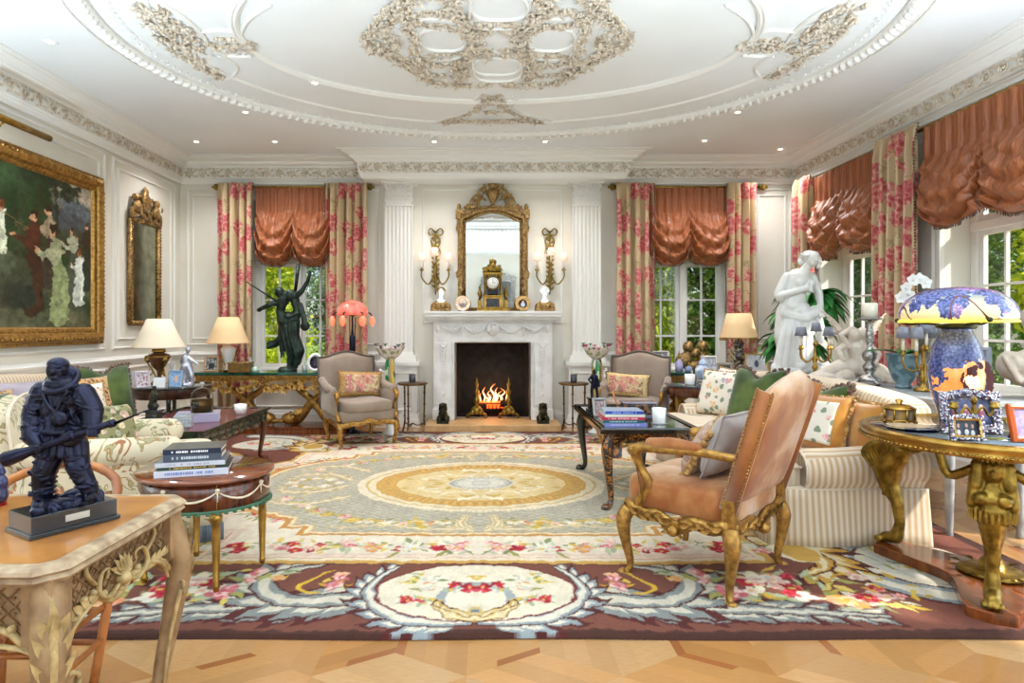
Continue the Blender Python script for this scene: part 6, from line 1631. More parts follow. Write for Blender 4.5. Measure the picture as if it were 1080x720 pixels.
# ---- gilt round table on the right ----------------------------------------------------------------
def gilt_round():
    t = thing('gilt_centre_table', 'round glass topped table on gilded winged lion legs on the right', 'table', (2.55, 3.12, 0)); h = .80; r = .575
    g = G(); g.lathe([(0, h), (r-.04, h), (r-.04, h+.004), (0, h+.004)], 64); g.build('glass_top', mat('dark_mirror_top', '#5f6a74', .05, .6, coat=1), t)
    g = G(); g.lathe([(0, h-.02), (r-.05, h-.03), (r-.03, h-.065), (r-.005, h-.06), (r, h-.045), (r-.008, h-.035), (r+.005, h-.02), (r+.008, h-.008), (r-.005, h+.003), (r-.03, h+.008), (r-.045, h+.003), (r-.045, h-.001)], 72)
    for i in range(150): a = 2*pi*i/150; g.ell(((r-.002)*cos(a), (r-.002)*sin(a), h-.047), (.011, .011, .008), 5, 3)
    g.build('rim', M_brass, t)
    # tripod base with concave sides
    ang = [radians(118), radians(231), radians(355)]
    pts = []
    for k in range(3):
        a0 = ang[k]; a1 = ang[(k+1) % 3]+(2*pi if k == 2 else 0)
        c, s = cos(a0), sin(a0)
        for q in (-.16, -.08, .0, .08, .16): pts.append((c*.56-s*q*.62*.9+ -c*abs(q)*.15, s*.56+c*q*.62*.9 - s*abs(q)*.15))
        p0 = Vector(pts[-1]); A = Vector((cos(a1)*.56+sin(a1)*.16*.56, sin(a1)*.56-cos(a1)*.16*.56)); mid = (p0+A)/2; 
        for i in range(1, 12): u = i/12; q = p0+(A-p0)*u; w = sin(pi*u); q = q*(1-w*.42); pts.append((q.x, q.y))
    g = G(); g.prism(pts, .022, .075); g.build('plinth', M_wal, t, bevel=.006, smooth=False)
    g = G(); g.lathe([(0, .08), (.13, .078), (.15, .085), (.12, .1), (.06, .1), (.05, .14), (.03, .17), (0, .18)], 24)
    for k in range(40): a = k*2*pi/20; q = .07+.06*(k % 2); g.leaf((q*cos(a), q*sin(a), .085+.01*(k % 2)), (cos(a), sin(a), .3), (0, 0, 1), .06, .035, .2, .4)
    g.build('centre_boss', M_giltb, t)
    for k, a in enumerate(ang):
        # author facing +x outward
        tg = G(); tg.at(0, 0, .075, rz=a)
        if k == 1:   # caryatid facing the camera
            tg.chain([(.50, 0, .035), (.44, 0, .05), (.43, 0, .14), (.43, 0, .25), (.44, 0, .33), (.45, 0, .42)], [.032, .036, .026, .033, .05, .062], 14)
            for q in (-.02, -.007, .007, .02): tg.ell((.52, q*1.6, .018), (.026, .011, .018), 8, 6)
            tg.ell((.45, 0, .40), (.06, .085, .05)); tg.ell((.45, 0, .47), (.055, .075, .05)); tg.chain([(.44, 0, .5), (.44, 0, .54)], [.05, .035])
            for s in (-1, 1): tg.ell((.485, s*.04, .475), (.03, .032, .03)); tg.chain([(.45, s*.065, .52), (.46, s*.075, .45), (.45, s*.06, .4)], [.025, .022, .02])
            tg.ell((.45, 0, .60), (.045, .042, .058)); tg.ell((.495, 0, .595), (.012, .009, .014)); tg.ell((.42, 0, .63), (.05, .062, .055))
            for s in (-1, 1): tg.chain([(.44, s*.055, .62), (.45, s*.06, .53)], [.026, .03]); tg.ell((.485, s*.018, .608), (.008, .009, .005))
            tg.ell((.492, 0, .575), (.008, .013, .005))
            tg.build('caryatid_leg', M_giltb, t, vox=.005, vsm=2)
            g = G(); g.at(0, 0, .075, rz=a); g.lathe([(.05, .65), (.075, .66), (.07, .68), (.08, .69), (.06, .70)], 18, (.42, 0, -.0))
            for i in range(13): q = -pi/2+i*pi/12; g.ell((.45+.055*cos(q), .07*sin(q), .655), (.01, .01, .014), 6, 4); g.box(.45+.075*cos(q), .085*sin(q), .405, .008, .008, .05)
            for s in (-1, 1): g.tube([(.44, s*.07, .6), (.40, s*.16, .55), (.40, s*.2, .66), (.42, s*.24, .70)], [.02, .022, .02, .014], 8)
            g.build('headdress_and_wings', M_giltb, t)
        else:
            tg.chain([(.52, 0, .03), (.46, 0, .045), (.44, 0, .13), (.455, 0, .25), (.50, 0, .34), (.51, 0, .46), (.45, 0, .55)], [.03, .036, .026, .034, .055, .085, .07], 14)
            for q in (-.02, -.007, .007, .02): tg.ell((.545, q*1.6, .02), (.026, .011, .02), 8, 6)
            tg.ell((.50, 0, .52), (.11, .075, .1)); tg.ell((.40, 0, .60), (.1, .06, .07)); tg.ell((.53, 0, .45), (.07, .06, .07))
            tg.build('lion_leg', M_giltb, t, vox=.006, vsm=2)
            g = G(); g.at(0, 0, .075, rz=a)
            for s in (-1, 1):
                for i in range(9):
                    q = i/8; g.tube([(.55-.01*i, s*.07, .44+.012*i), (.60-.02*i, s*.085, .52+.014*i), (.50-.03*i, s*.075, .61+.006*i), (.34-.02*i, s*.06, .64+.004*i)], [.008, .013, .012, .004], 6)
            for i in range(9): z = .30+.0*i; q = -pi/2+i*pi/8; g.box(.475+.05*cos(q), .05*sin(q), .305, .01, .01, .05)
            g.build('feathered_wing', M_giltb, t)
gilt_round()
# ---- long table behind the right sofa ---------------------------------------------------------------
def sofa_table():
    t = thing('sofa_table', 'long pale grey table behind the right sofa holding the marble statues', 'table', (3.10, 5.15, 0)); hx, hy, h = .27, 1.35, .86; Mg = mat('grey_painted_wood', '#a7a9ab', .5, col2='#8b8d90', nscale=10)
    g = G(); g.bb(-hx, hx, -hy, hy, h-.035, h); g.build('tabletop', Mg, t, bevel=.006)
    g = G(); g.bb(-hx+.03, hx-.03, -hy+.03, hy-.03, h-.14, h-.035); g.build('apron', Mg, t)
    for x in (-hx+.05, hx-.05):
        for y in (-hy+.05, 0, hy-.05): g = G(); g.lathe([(.016, 0), (.022, .02), (.018, .05), (.022, .1), (.032, .6), (.028, .66), (.036, .68), (.036, h-.03)], 12, (x, y, 0)); g.build('leg', Mg, t)
sofa_table()
# ================================================================== LAMPS
def pleat_mat(name, c, em, es):
    n = NT(name, .8); n.b.inputs['Emission Color'].default_value = _rgba(em); n.b.inputs['Emission Strength'].default_value = es
    return n.out(n.ramp(n.noise(n.co('Object'), 6), [(.3, c), (.7, c)]))
M_sh1 = pleat_mat('cream_pleated_silk', '#e0d2bc', '#ffd9ae', .06); M_sh2 = pleat_mat('tan_pleated_silk', '#d6bc94', '#ffb870', .12)
def lampshade(g, r0, r1, z0, z1, n=60, c=(0, 0, 0)):
    vs = []; fs = []; m = n*2
    for (r, z) in ((r0, z0), (r0*.99, z0+.01), ((r0+r1)/2*.97, (z0+z1)/2), (r1, z1)):
        for i in range(m): a = 2*pi*i/m; q = r+(.004 if i % 2 else 0); vs.append((c[0]+q*cos(a), c[1]+q*sin(a), c[2]+z))
    for j in range(3):
        for i in range(m): i2 = (i+1) % m; fs.append((j*m+i, j*m+i2, (j+1)*m+i2, (j+1)*m+i))
    g.add(vs, fs)
def table_lamp(label, loc, zb, zs0, zs1, r0, r1, kind, sm, group=None):
    t = thing('table_lamp', label, 'lamp', (loc[0], loc[1], zb), 0, group); h0 = zs0-zb; h1 = zs1-zb
    g = G()
    if kind == 'urn':
        g.lathe([(0, 0), (.06, 0), (.065, .02), (.03, .04), (.015, .1), (.02, .15), (.06, .19), (.09, .25), (.11, .29), (.1, .32), (.05, .335), (.06, .35), (.06, .38), (0, .39)], 24); b = g.build('urn_base', mat('tortoise_brown_glass', '#6a3f22', .15, coat=.8, col2='#3c2212', nscale=10), t)
        g = G()
        for k in range(3):
            a = k*2*pi/3-.5; c, s = cos(a), sin(a); g.tube([(c*.07, s*.07, .01), (c*.03, s*.03, .08), (c*.06, s*.06, .16), (c*.12, s*.12, .27), (c*.11, s*.11, .31)], .009, 6); g.ell((c*.1, s*.1, .27), (.03, .03, .035)); g.tube([(c*.05, s*.05, .13), (c*.1, s*.1, .1), (c*.085, s*.085, .17)], .006, 6)
        g.lathe([(.062, .34), (.066, .35), (.062, .38)], 20); g.lathe([(.11, .285), (.115, .295), (.11, .305)], 24); g.build('gilt_mounts', M_brass, b)
    elif kind == 'crystal':
        g.lathe([(0, 0), (.05, 0), (.055, .02), (.03, .04), (.035, .08), (.06, .17), (.09, .27), (.08, .3), (.03, .32), (.02, .36), (0, .36)], 24); b = g.build('vase_base', M_white2, t)
        g = G()
        for s in (-1, 1): g.tube([(s*.03, 0, .06), (s*.07, 0, .12), (s*.1, 0, .24), (s*.12, 0, .3), (s*.08, 0, .3)], .007, 6)
        g.lathe([(.06, 0), (.065, .01), (.06, .02)], 20); g.build('gilt_mounts', M_brass, b)
    else:
        g.lathe([(0, 0), (.06, 0), (.06, .02), (.03, .05), (.05, .1), (.085, .17), (.08, .23), (.04, .27), (.06, .31), (.065, .35), (.03, .39), (0, .4)], 20); b = g.build('ceramic_base', mat('dark_marbled_glaze', '#4a3550', .15, coat=.7, col2='#c9b98a', nscale=18, nmix=(.5, .6)), t)
        g = G(); 
        for i in range(26): a = i*2.4; g.leaf((.07*cos(a), .07*sin(a), .05+.012*i), (cos(a), sin(a), .8), (cos(a), sin(a), 0), .06, .03, .2, .4)
        g.build('gilt_mounts', M_giltb, b)
    g = G(); g.cyl((0, 0, h0-.08), (0, 0, h1), .006); g.lathe([(.008, h1), (.018, h1+.015), (.01, h1+.03), (0, h1+.045)], 10); g.build('finial_rod', M_brass, t)
    g = G(); lampshade(g, r0, r1, h0, h1); s = g.build('lamp_shade', sm, t, solid=.003)
    g = G(); g.lathe([(r0*.985, h0-.004), (r0*1.01, h0+.006), (r0*.985, h0+.016)], 40); g.lathe([(r1*.97, h1-.01), (r1*1.02, h1), (r1*.97, h1+.006)], 40)
    if kind == 'gourd':
        for i in range(40): a = 2*pi*i/40; g.ell((r0*cos(a), r0*sin(a), h0-.018), (.009, .009, .02), 5, 4)
    g.build('shade_trim', M_gfringe if kind == 'gourd' else sm, s)
    return t
table_lamp('brown urn lamp with cream shade on the dark round table below the hanging mirror', (-3.40, 6.36), .722, 1.11, 1.40, .245, .11, 'urn', M_sh1)
table_lamp('white vase lamp with tan pleated shade on the left console table', (-3.24, 7.68), .772, 1.12, 1.44, .25, .12, 'crystal', M_sh2)
table_lamp('dark glazed lamp with pleated fringed tan shade on the right console', (3.12, 7.68), .772, 1.19, 1.49, .22, .14, 'gourd', M_sh2)
for x, y, z in ((-3.40, 6.36, 1.2), (-3.24, 7.68, 1.25), (3.12, 7.68, 1.3)): LAMPS = globals().setdefault('LAMPS', []); LAMPS.append((x, y, z))
def wisteria(name, emis, base):
    n = NT(name, .18, coat=.6); v = n.co('Object'); X = n.xyz(v)
    bead = n.vor(v, 75); bl = n.ramp(bead, [(0, '#8880c0'), (.35, '#5562a4'), (.8, '#28335c')])
    if base:   # blue body, cream-orange patch lit from inside on the front
        q = n.math('ADD', n.math('MULTIPLY', X[0], X[0]), n.math('MULTIPLY', n.math('SUBTRACT', X[2], .23), n.math('SUBTRACT', X[2], .23)))
        m = n.math('LESS_THAN', n.math('ADD', q, n.math('MULTIPLY', n.math('SUBTRACT', n.noise(v, 22), .5), .03)), .012)
        lo = n.math('LESS_THAN', n.math('ADD', X[2], n.math('MULTIPLY', n.noise(v, 14), .12)), .12)
        cr = n.ramp(n.noise(v, 8), [(.3, '#e8b070'), (.7, '#d87a3c')]); col = n.mix(m, bl, cr); col = n.mix(lo, col, '#d8a878')
        em = n.mix(m, '#141a34', '#ff9a48'); n.L.new(em, n.b.inputs['Emission Color'])
    else:
        base_ = n.ramp(X[2], [(0, '#e8c870'), (.545, '#ecd488'), (.60, '#e6d2a8'), (.68, '#5f7078'), (.715, '#39484a')])
        st = n.noise(n.co('Object', (1, 1, .35)), 9, 2); k = n.math('ADD', st, n.math('MULTIPLY', n.math('SUBTRACT', X[2], .62), 2.2))
        m = n.math('GREATER_THAN', n.math('ADD', k, n.math('MULTIPLY', bead, .1)), .545)
        m2 = n.math('GREATER_THAN', n.noise(n.co('Object', loc=(.5, .2, 0)), 7), .52)
        col = n.mix(m, base_, n.mix(m2, bl, n.ramp(bead, [(0, '#c8a8c8'), (.5, '#8a68a0'), (.9, '#5a4a78')]))); 
        br = n.math('LESS_THAN', n.math('ABSOLUTE', n.math('SUBTRACT', n.noise(v, 5, 0), .46)), .012); col = n.mix(br, col, '#5a2a30'); n.L.new(col, n.b.inputs['Emission Color'])
    n.b.inputs['Emission Strength'].default_value = emis
    return n.out(col)
def mushroom():
    t = thing('art_glass_lamp', 'lit art glass lamp with wisteria mushroom shade on the gilt round table', 'lamp', (2.43, 3.20, .806), 0)
    g = G(); g.lathe([(.0, 0), (.07, 0), (.075, .01), (.072, .02), (.082, .08), (.108, .16), (.124, .26), (.122, .33), (.102, .42), (.074, .48), (.062, .515), (.065, .52), (.06, .52), (0, .52)], 40); b = g.build('glass_base', wisteria('wisteria_base_glass', .5, True), t)
    g = G(); g.lathe([(.242, .545), (.252, .565), (.252, .59), (.241, .625), (.215, .66), (.165, .695), (.09, .715), (.0, .722)], 56); s = g.build('mushroom_shade', wisteria('wisteria_shade_glass', .28, False), t, solid=.004)
    g = G()
    for k in range(3):
        a = k*2*pi/3+.4; c, s_ = cos(a), sin(a); g.tube([(c*.05, s_*.05, .525), (c*.15, s_*.15, .535), (c*.2, s_*.2, .53), (c*.25, s_*.25, .545), (c*.262, s_*.262, .56)], .006, 6); g.ell((c*.255, s_*.255, .55), (.014, .014, .012))
    g.lathe([(.08, .505), (.09, .515), (.085, .53), (.03, .535), (0, .535)], 24); g.build('bronze_mount', M_bronzeb, t)
    g = G(); g.lathe([(.25, .538), (.256, .543), (.253, .55)], 56); g.build('lit_rim', mat('yellow_lit_rim', '#e8dc50', .4, emit='#ffe84a', estr=.7), t)
    # glowing spot where the bulb shows through the base
    g = G(); g.ell((-.012, -.118, .24), (.042, .012, .042), 16, 10); g.build('bulb_glow', mat('bulb_behind_glass', '#ffd8a0', .4, emit='#ffb070', estr=2.2), b)
    g = G(); rr = random.Random(6)
    for i in range(46):
        a = rr.uniform(0, 2*pi); q = rr.uniform(.05, .08); x = .02+q*cos(a)*1.1; z = .25+q*sin(a); y = -sqrt(max(.0001, .126**2-x*x))-.0; g.leaf((x, y-.001, z), (cos(a*2.3), 0, sin(a*2.3)), (0, -1, 0), .04, .032, 0, .1, 3)
    g.build('dark_leaves', mat('burgundy_leaf_glass', '#3a1420', .3, emit='#7a1c10', estr=.12), b)
mushroom()
def tulip_lamp():
    t = thing('art_glass_floor_lamp', 'pink domed art glass lamp with hanging glowing tulips behind the left armchair', 'lamp', (-1.68, 7.62, 0), 0)
    g = G(); g.lathe([(0, 0), (.13, 0), (.12, .03), (.03, .06), (.02, .3), (.022, 1.0), (.04, 1.02), (.04, 1.2), (.02, 1.22), (.012, 1.3), (.01, 1.5), (0, 1.52)], 16)
    for k in range(4): a = k*pi/2+.3; g.tube([(.03*cos(a), .03*sin(a), 1.2), (.035*cos(a), .035*sin(a), 1.45)], .006, 6)
    g.build('stem', M_bronze, t)
    g = G(); g.lathe([(.185, 1.47), (.19, 1.5), (.17, 1.56), (.12, 1.62), (.05, 1.65), (0, 1.655)], 30); g.build('dome_shade', mat('pink_dome_glass', '#d87a70', .25, emit='#ff8068', estr=.35, col2='#b0443c', nscale=12), t, solid=.004)
    g = G()
    for k in range(6):
        a = k*pi/3+.26; c, s = cos(a), sin(a); g.tube([(0, 0, 1.45), (c*.1, s*.1, 1.5), (c*.2, s*.2, 1.5), (c*.24, s*.24, 1.46)], .008, 6); g.leaf((c*.15, s*.15, 1.5), (c, s, .2), (0, 0, 1), .09, .05, .3)
    g.build('vine_arms', M_bronzeb, t)
    for k in range(6):
        a = k*pi/3+.26; c, s = cos(a), sin(a); g = G(); g.lathe([(.01, .0), (.03, -.03), (.034, -.06), (.02, -.11), (.0, -.13)], 12, (c*.24, s*.24, 1.46)); g.build('tulip_shade', mat('glowing_tulip', '#ff8468', .3, emit='#ff6a48', estr=.9), t)
tulip_lamp()

# ================================================================== HANGING MIRROR ON THE LEFT WALL
def pier_mirror():
    t = thing('hanging_mirror', 'narrow gilt mirror with carved cresting on the left wall', 'mirror', (XL, 7.48, 1.37)); hw = .31; h = 1.22   # local: y along wall
    g = G(); g.bb(.0, .03, -hw, hw, 0, h); g.build('glass', M_amirror, t)
    g = G()
    for y in (-hw, hw): g.tube([(.03, y, 0), (.03, y, h)], .032, 8, sub=0)
    for z in (0, h): g.tube([(.03, -hw, z), (.03, hw, z)], .032, 8, sub=0)
    for i in range(30):
        for y in (-hw, hw): g.ell((.06, y, h*(i+.5)/30), (.014, .012, .016), 6, 4)
    g.build('frame', M_gold2, t)
    g = G(); g.at(.04, 0, h+.02, sc=(.5, 1, 1)); g.lathe([(0, .04), (.06, .04), (.04, .1), (.08, .2), (.09, .28), (.05, .32), (.06, .36), (0, .42)], 14); g.at(.05, 0, h)
    rr = random.Random(4)
    for s in (-1, 1):
        g.ell((0, s*.2, .15), (.05, .07, .09)); g.ell((0, s*.23, .26), (.04, .045, .05)); g.tube([(0, s*.3, 0), (0, s*.3, .12), (0, s*.2, .1), (0, s*.08, .12)], [.03, .03, .025, .015], 8); g.tube([(0, s*.22, .22), (0, s*.12, .3), (0, s*.07, .22)], .015, 6)
        for i in range(16): g.leaf((.02, s*rr.uniform(.0, .33), rr.uniform(0, .18)), (0, rr.uniform(-1, 1), rr.uniform(-.3, 1)), (1, 0, 0), .09, .05, .1, .5)
    g.build('crest', M_gold2, t)
pier_mirror()

# ================================================================== BOOKS, FRAMES, SMALL THINGS
def book(label, loc, rz, w, d, h, c, spine=None, marks='#e8e8ea', group=None, title=True, pages='#e9e2d2'):
    t = thing('book', label, 'book', loc, rz, group)
    mc = mat('book_cloth_'+c[1:], c, .4, coat=.2); ms = mat('book_cloth_'+(spine or c)[1:], spine or c, .4, coat=.2)
    g = G(); g.bb(-w/2, w/2, -d/2, d/2, 0, .004); g.bb(-w/2, w/2, -d/2, d/2, h-.004, h); g.build('cover', mc, t)
    g = G(); g.bb(-w/2, w/2, -d/2-.003, -d/2+.002, 0, h); g.build('spine', ms, t)
    g = G(); g.bb(-w/2+.006, w/2-.006, -d/2+.002, d/2-.008, .004, h-.004); g.build('pages', mat('page_edges_'+pages[1:], pages, .8), t)
    if title:
        g = G(); rr = random.Random(int(w*1e4+h*1e5+loc[0]*100)); x = -w*.36
        while x < w*.3:
            k = rr.choice((.006, .008, .010)); 
            if rr.random() < .8: g.box(x+k/2, -d/2-.0035, h*.5, k*.75, .001, h*.34)
            x += k+.002
        g.build('lettering', mat('lettering_'+marks[1:], marks, .5), t)
    return t
BG = 'books stacked on the inlaid table'
bx, by, bz = -1.52, 3.20, .5762
book('thick white book with blue patterned spine, bottom of the stack on the inlaid table', (bx, by, bz), .30, .34, .25, .034, '#4a3440', '#d8dcea', '#7f92c8', BG)
book('slim dark green book with gold marks above the bottom one on the inlaid table', (bx, by+.005, bz+.0345), .32, .32, .24, .014, '#27443a', '#27443a', '#d9b050', BG)
book('slim pale blue grey book in the middle of the stack on the inlaid table', (bx-.005, by, bz+.049), .29, .32, .24, .022, '#5a5f6a', '#d2d6e2', '#aab0c4', BG)
book('dark grey blue book with cream pages below the top one on the inlaid table', (bx+.005, by-.0, bz+.0715), .27, .27, .20, .034, '#4a5058', '#4f5a68', '#c9cfd8', BG)
book('navy book with bold white lettering, topmost of the stack on the inlaid table', (bx+.005, by, bz+.106), .25, .27, .20, .026, '#4a4a44', '#1f2c44', '#f4f4f6', BG)
BL = 'books stacked on the lacquer table'
lx, ly, lz = .985, 4.60, .5985
book('lavender blue book, bottom of the stack on the lacquer table', (lx+.015, ly, lz), .0, .31, .24, .024, '#3c5870', '#8a8fd0', '#c8caf0', BL)
book('teal green book second from the bottom on the lacquer table', (lx, ly, lz+.0245), .02, .30, .23, .022, '#1f5f68', '#1d6068', '#a8d0d0', BL)
book('crimson red book in the middle of the stack on the lacquer table', (lx+.0, ly, lz+.047), -.01, .31, .23, .020, '#b02344', '#c0284c', '#f4d8dc', BL)
book('pale celadon book below the top one on the lacquer table', (lx+.01, ly, lz+.0675), .02, .29, .22, .02, '#c8cfc4', '#dde3d8', '#a8b0a0', BL, title=False)
book('royal blue book with pale cover, topmost on the lacquer table', (lx+.01, ly, lz+.088), -.02, .28, .22, .022, '#9fb0c4', '#2c4fb0', '#9ab4f0', BL)
book('lavender grey boxed book lying on the scalloped table', (-2.50, 5.32, .5165), .35, .34, .26, .07, '#a9a4b8', '#b0a8c4', '#d0c8e0', None, False)
for k, (x, y, c, lb) in enumerate(((-2.86, 5.0, '#c9ccd6', 'topmost fanned magazine on the scalloped table'), (-2.84, 4.97, '#6a7a98', 'fanned magazine with blue cover under the top one on the scalloped table'))):
    g = G(); g.bb(-.11, .11, -.15, .15, 0, .008); o = g.build('magazine', mat('magazine_'+c[1:], c, .2, coat=.5, col2='#2c3448', nscale=14), None); tag(o, lb, 'magazine', 'magazines on the scalloped table', (x, y, .5165+(.009 if k == 0 else 0)), .4+k*.3)
for k, (z, c, s, lb) in enumerate(((0, '#3c2a22', '#5a4030', 'brown leather book, lower of two on the far round table'), (.032, '#2a2c34', '#5a6070', 'dark grey book, upper of two on the far round table'))):
    book(lb, (2.32, 6.36, .7215+z), .1, .24, .18, .031, c, s, '#c9a860', 'books on the far round table')

def frame(label, loc, rz, w, h, b, mcol, pic, tilt=-.2, ornate=False, metal=.0, group=None, name='photo_frame', cat_='photo frame', fig=None):
    t = thing(name, label, cat_, loc, rz, group); t.rotation_euler = (tilt, 0, rz)
    m = mat('frame_'+mcol[1:], mcol, .3, metal, bump=.3 if ornate else 0)
    g = G(); g.sweep([(0, 0), (0, .012), (-b*.4, .016), (-b, .01), (-b, 0)], [(-w/2+b, 0, b), (w/2-b, 0, b), (w/2-b, 0, h-b), (-w/2+b, 0, h-b)], closed=True, nrm=(0, -1, 0))
    g.bb(-w/2+.004, w/2-.004, .0, .008, .004, h-.004)
    if ornate:
        n = 14
        for i in range(n):
            u = (i+.5)/n
            for (x, z) in ((-w/2+w*u, b/2), (-w/2+w*u, h-b/2), (-w/2+b/2, h*u), (w/2-b/2, h*u)): g.ell((x, -.014, z), (b*.3, .008, b*.3), 6, 4)
    g.build('surround', m, t)
    g = G(); g.bb(-w/2+b-.002, w/2-b+.002, -.003, -.001, b-.002, h-b+.002); p = g.build('photo', mat('photo_'+label.replace(' ', '_')[:24], pic[0], .3, col2=pic[1], nscale=6/max(w, .05), nmix=(.4, .6)), t)
    if fig:
        g = G()
        for (x, z, r, _) in fig: g.ell((x*w, -.003, z*h), (r*h*.55, .0012, r*h), 12, 8)
        g.build('sitters', mat('sitters_'+fig[0][3][1:], fig[0][3], .4), p)
    g = G(); g.box(0, .0, 0, .001, .001, .001)
    g = G(); g.add([(-w*.12, .008, h*.7), (w*.12, .008, h*.7), (w*.12, .02+h*.30, .0+.02), (-w*.12, .02+h*.30, .02)], [(0, 1, 2, 3)]); g.build('easel_back', M_black, t, solid=.004)
    return t
frame('wooden framed black and white photo left on the left console', (-3.40, 7.55, .772), .1, .17, .19, .018, '#c79a6a', ('#c8c8c8', '#3a3a3c'), fig=[(-.05, .4, .22, '#2a2a2c'), (.12, .4, .2, '')])
frame('silver framed photo at the left end of the right console', (2.15, 7.60, .772), .15, .22, .26, .03, '#c9c5c0', ('#e0e0dc', '#8a8c90'), ornate=True, metal=.7, fig=[(0, .4, .25, '#4a4a50')])
frame('pink and white picture in a gold frame at the right end of the right console', (3.28, 7.52, .772), -.05, .27, .23, .016, '#d8a850', ('#e4e2ea', '#d2d8e0'), fig=[(0, .45, .2, '#5a6a80')])
frame('white framed photo behind the ginger jar on the right console', (2.72, 7.56, .772), 0, .2, .2, .024, '#e6dfd6', ('#d8d8e0', '#9aa0b0'), ornate=True)
frame('pewter framed photo of a figure on the far round table', (2.47, 6.42, .722), -.1, .17, .23, .026, '#a89c94', ('#33413a', '#28322e'), ornate=True, metal=.5, fig=[(.1, .45, .2, '#e8c8b4')])
frame('small framed photo with a striped mount on the dark round table', (-3.40, 6.06, .722), .75, .14, .17, .02, '#c8c0c8', ('#8a4a50', '#d8d0d8'))
frame('blue framed portrait photo below the silver statuette', (-3.12, 6.14, .722), -.1, .13, .17, .014, '#8faacc', ('#6f9ac8', '#a8c0dc'), fig=[(0, .5, .2, '#e0b090')])
frame('small grey photo frame leaning left of the urn lamp', (-3.56, 6.05, .722), .5, .12, .16, .012, '#d4d4dc', ('#8a8c98', '#c8ccd8'))
frame('small silver frame beside the books on the lacquer table', (.905, 4.98, .5985), .3, .12, .15, .022, '#b8b6b6', ('#7a5a60', '#c0a8a8'), ornate=True, metal=.8)
g = G(); g.bb(-.06, .06, -.003, .003, 0, .10); o = g.build('white_card', mat('white_card_stock', '#f0f0f2', .6), None); tag(o, 'blank white card standing on the dark round table', 'card', None, (-3.26, 6.10, .723)); o.rotation_euler = (-.15, 0, 0)
# oval frame on the left console
t = thing('oval_frame', 'white oval framed portrait right of the bronze dancer', 'photo frame', (-2.14, 7.60, .772), 0); t.rotation_euler = (-.15, 0, 0)
g = G(); g.at(0, 0, .115, rx=pi/2); g.lathe([(.065, -.004), (.068, .01), (.085, .014), (.098, .006), (.098, -.006)], 30, sy=1.2); g.build('oval_surround', M_white2, t)
g = G(); g.at(0, 0, .115, rx=pi/2); g.lathe([(0, .002), (.068, .002)], 30, sy=1.2); g.build('photo', mat('oval_photo', '#5a5470', .4, col2='#2c2a38', nscale=16), t)
# gilded cherub cluster on right console, perfume bottles, glass ornaments
t = thing('cherub_group', 'gilt cluster of small cherubs on the right console before the window', 'figurine', (2.60, 7.75, .772))
g = G(); g.ell((0, 0, .06), (.16, .08, .08)); g.ell((-.12, 0, .13), (.08, .06, .1)); g.ell((.1, 0, .14), (.08, .06, .12)); g.ell((-.09, -.01, .3), (.07, .07, .075)); g.ell((.09, -.01, .31), (.075, .07, .075)); g.cap((-.1, 0, .12), (-.09, 0, .25), .07, .05); g.cap((.1, 0, .12), (.09, 0, .25), .07, .05); g.ell((0, -.02, .22), (.06, .05, .06)); g.ell((-.2, 0, .12), (.05, .04, .08)); g.cap((-.16, 0, .2), (-.2, -.02, .08), .03)
g.build('cherubs', M_gold2, t, vox=.009, vsm=2)
def bottle(label, loc, h, r, m, capm, group=None):
    t = thing('perfume_bottle', label, 'bottle', loc, 0, group); g = G(); g.lathe([(0, 0), (r, 0), (r*1.1, h*.2), (r, h*.45), (r*.35, h*.55), (r*.3, h*.62), (0, h*.62)], 14); g.build('glass_body', m, t); g = G(); g.lathe([(r*.3, h*.6), (r*.45, h*.65), (r*.2, h*.72), (r*.3, h*.82), (r*.15, h*.93), (0, h)], 10); g.build('stopper', capm, t)
M_lg = mat('lilac_glass', '#b0a8d0', .1, coat=.6); M_clr = mat('frosted_clear_glass', '#dfe6e8', .08, coat=.8, trans=.4)
bottle('lilac perfume bottle with gold stopper on the right console', (2.36, 7.62, .772), .26, .045, M_lg, M_brass); bottle('blue glass bottle beside the lilac one on the right console', (2.46, 7.56, .772), .13, .04, mat('blue_glass', '#8f9cc8', .1, coat=.6), M_brass)
bottle('clear glass decanter on the dark round table by the statuette', (-3.24, 6.30, .722), .3, .03, M_clr, M_clr); bottle('short green glass bottle beside the gilt box on the left console', (-2.86, 7.56, .772), .12, .04, mat('pale_green_glass', '#b9d6c8', .1, coat=.6), M_clr)
bottle('slim clear bottle with gold stopper behind the box on the left console', (-2.98, 7.72, .772), .3, .02, M_clr, M_brass); bottle('clear glass stopper bottle at the right of the left console', (-2.30, 7.72, .772), .16, .03, M_clr, M_clr)
def dish(label, loc, r, h, m, name='glass_bowl', cat_='bowl'):
    g = G(); g.lathe([(0, 0), (r*.4, 0), (r*.35, h*.2), (r*.8, h*.5), (r, h), (r*.95, h), (r*.7, h*.55), (0, h*.3)], 24); o = g.build(name, m, None); tag(o, label, cat_, None, loc)
dish('fluted glass bowl behind the left armchair on the left console', (-1.95, 7.66, .772), .1, .17, M_clr)
t = thing('gilt_box', 'flat gilt and brown box on the left console', 'box', (-3.02, 7.52, .772), .03)
g = G(); g.bb(-.13, .13, -.08, .08, 0, .1); g.build('body', mat('olive_gilt_leather', '#8a6a34', .4, .3, col2='#6a4e24', nscale=30), t, bevel=.008); g = G(); g.bb(-.135, .135, -.085, .085, .1, .125); g.build('lid', M_gold2, t, bevel=.008)
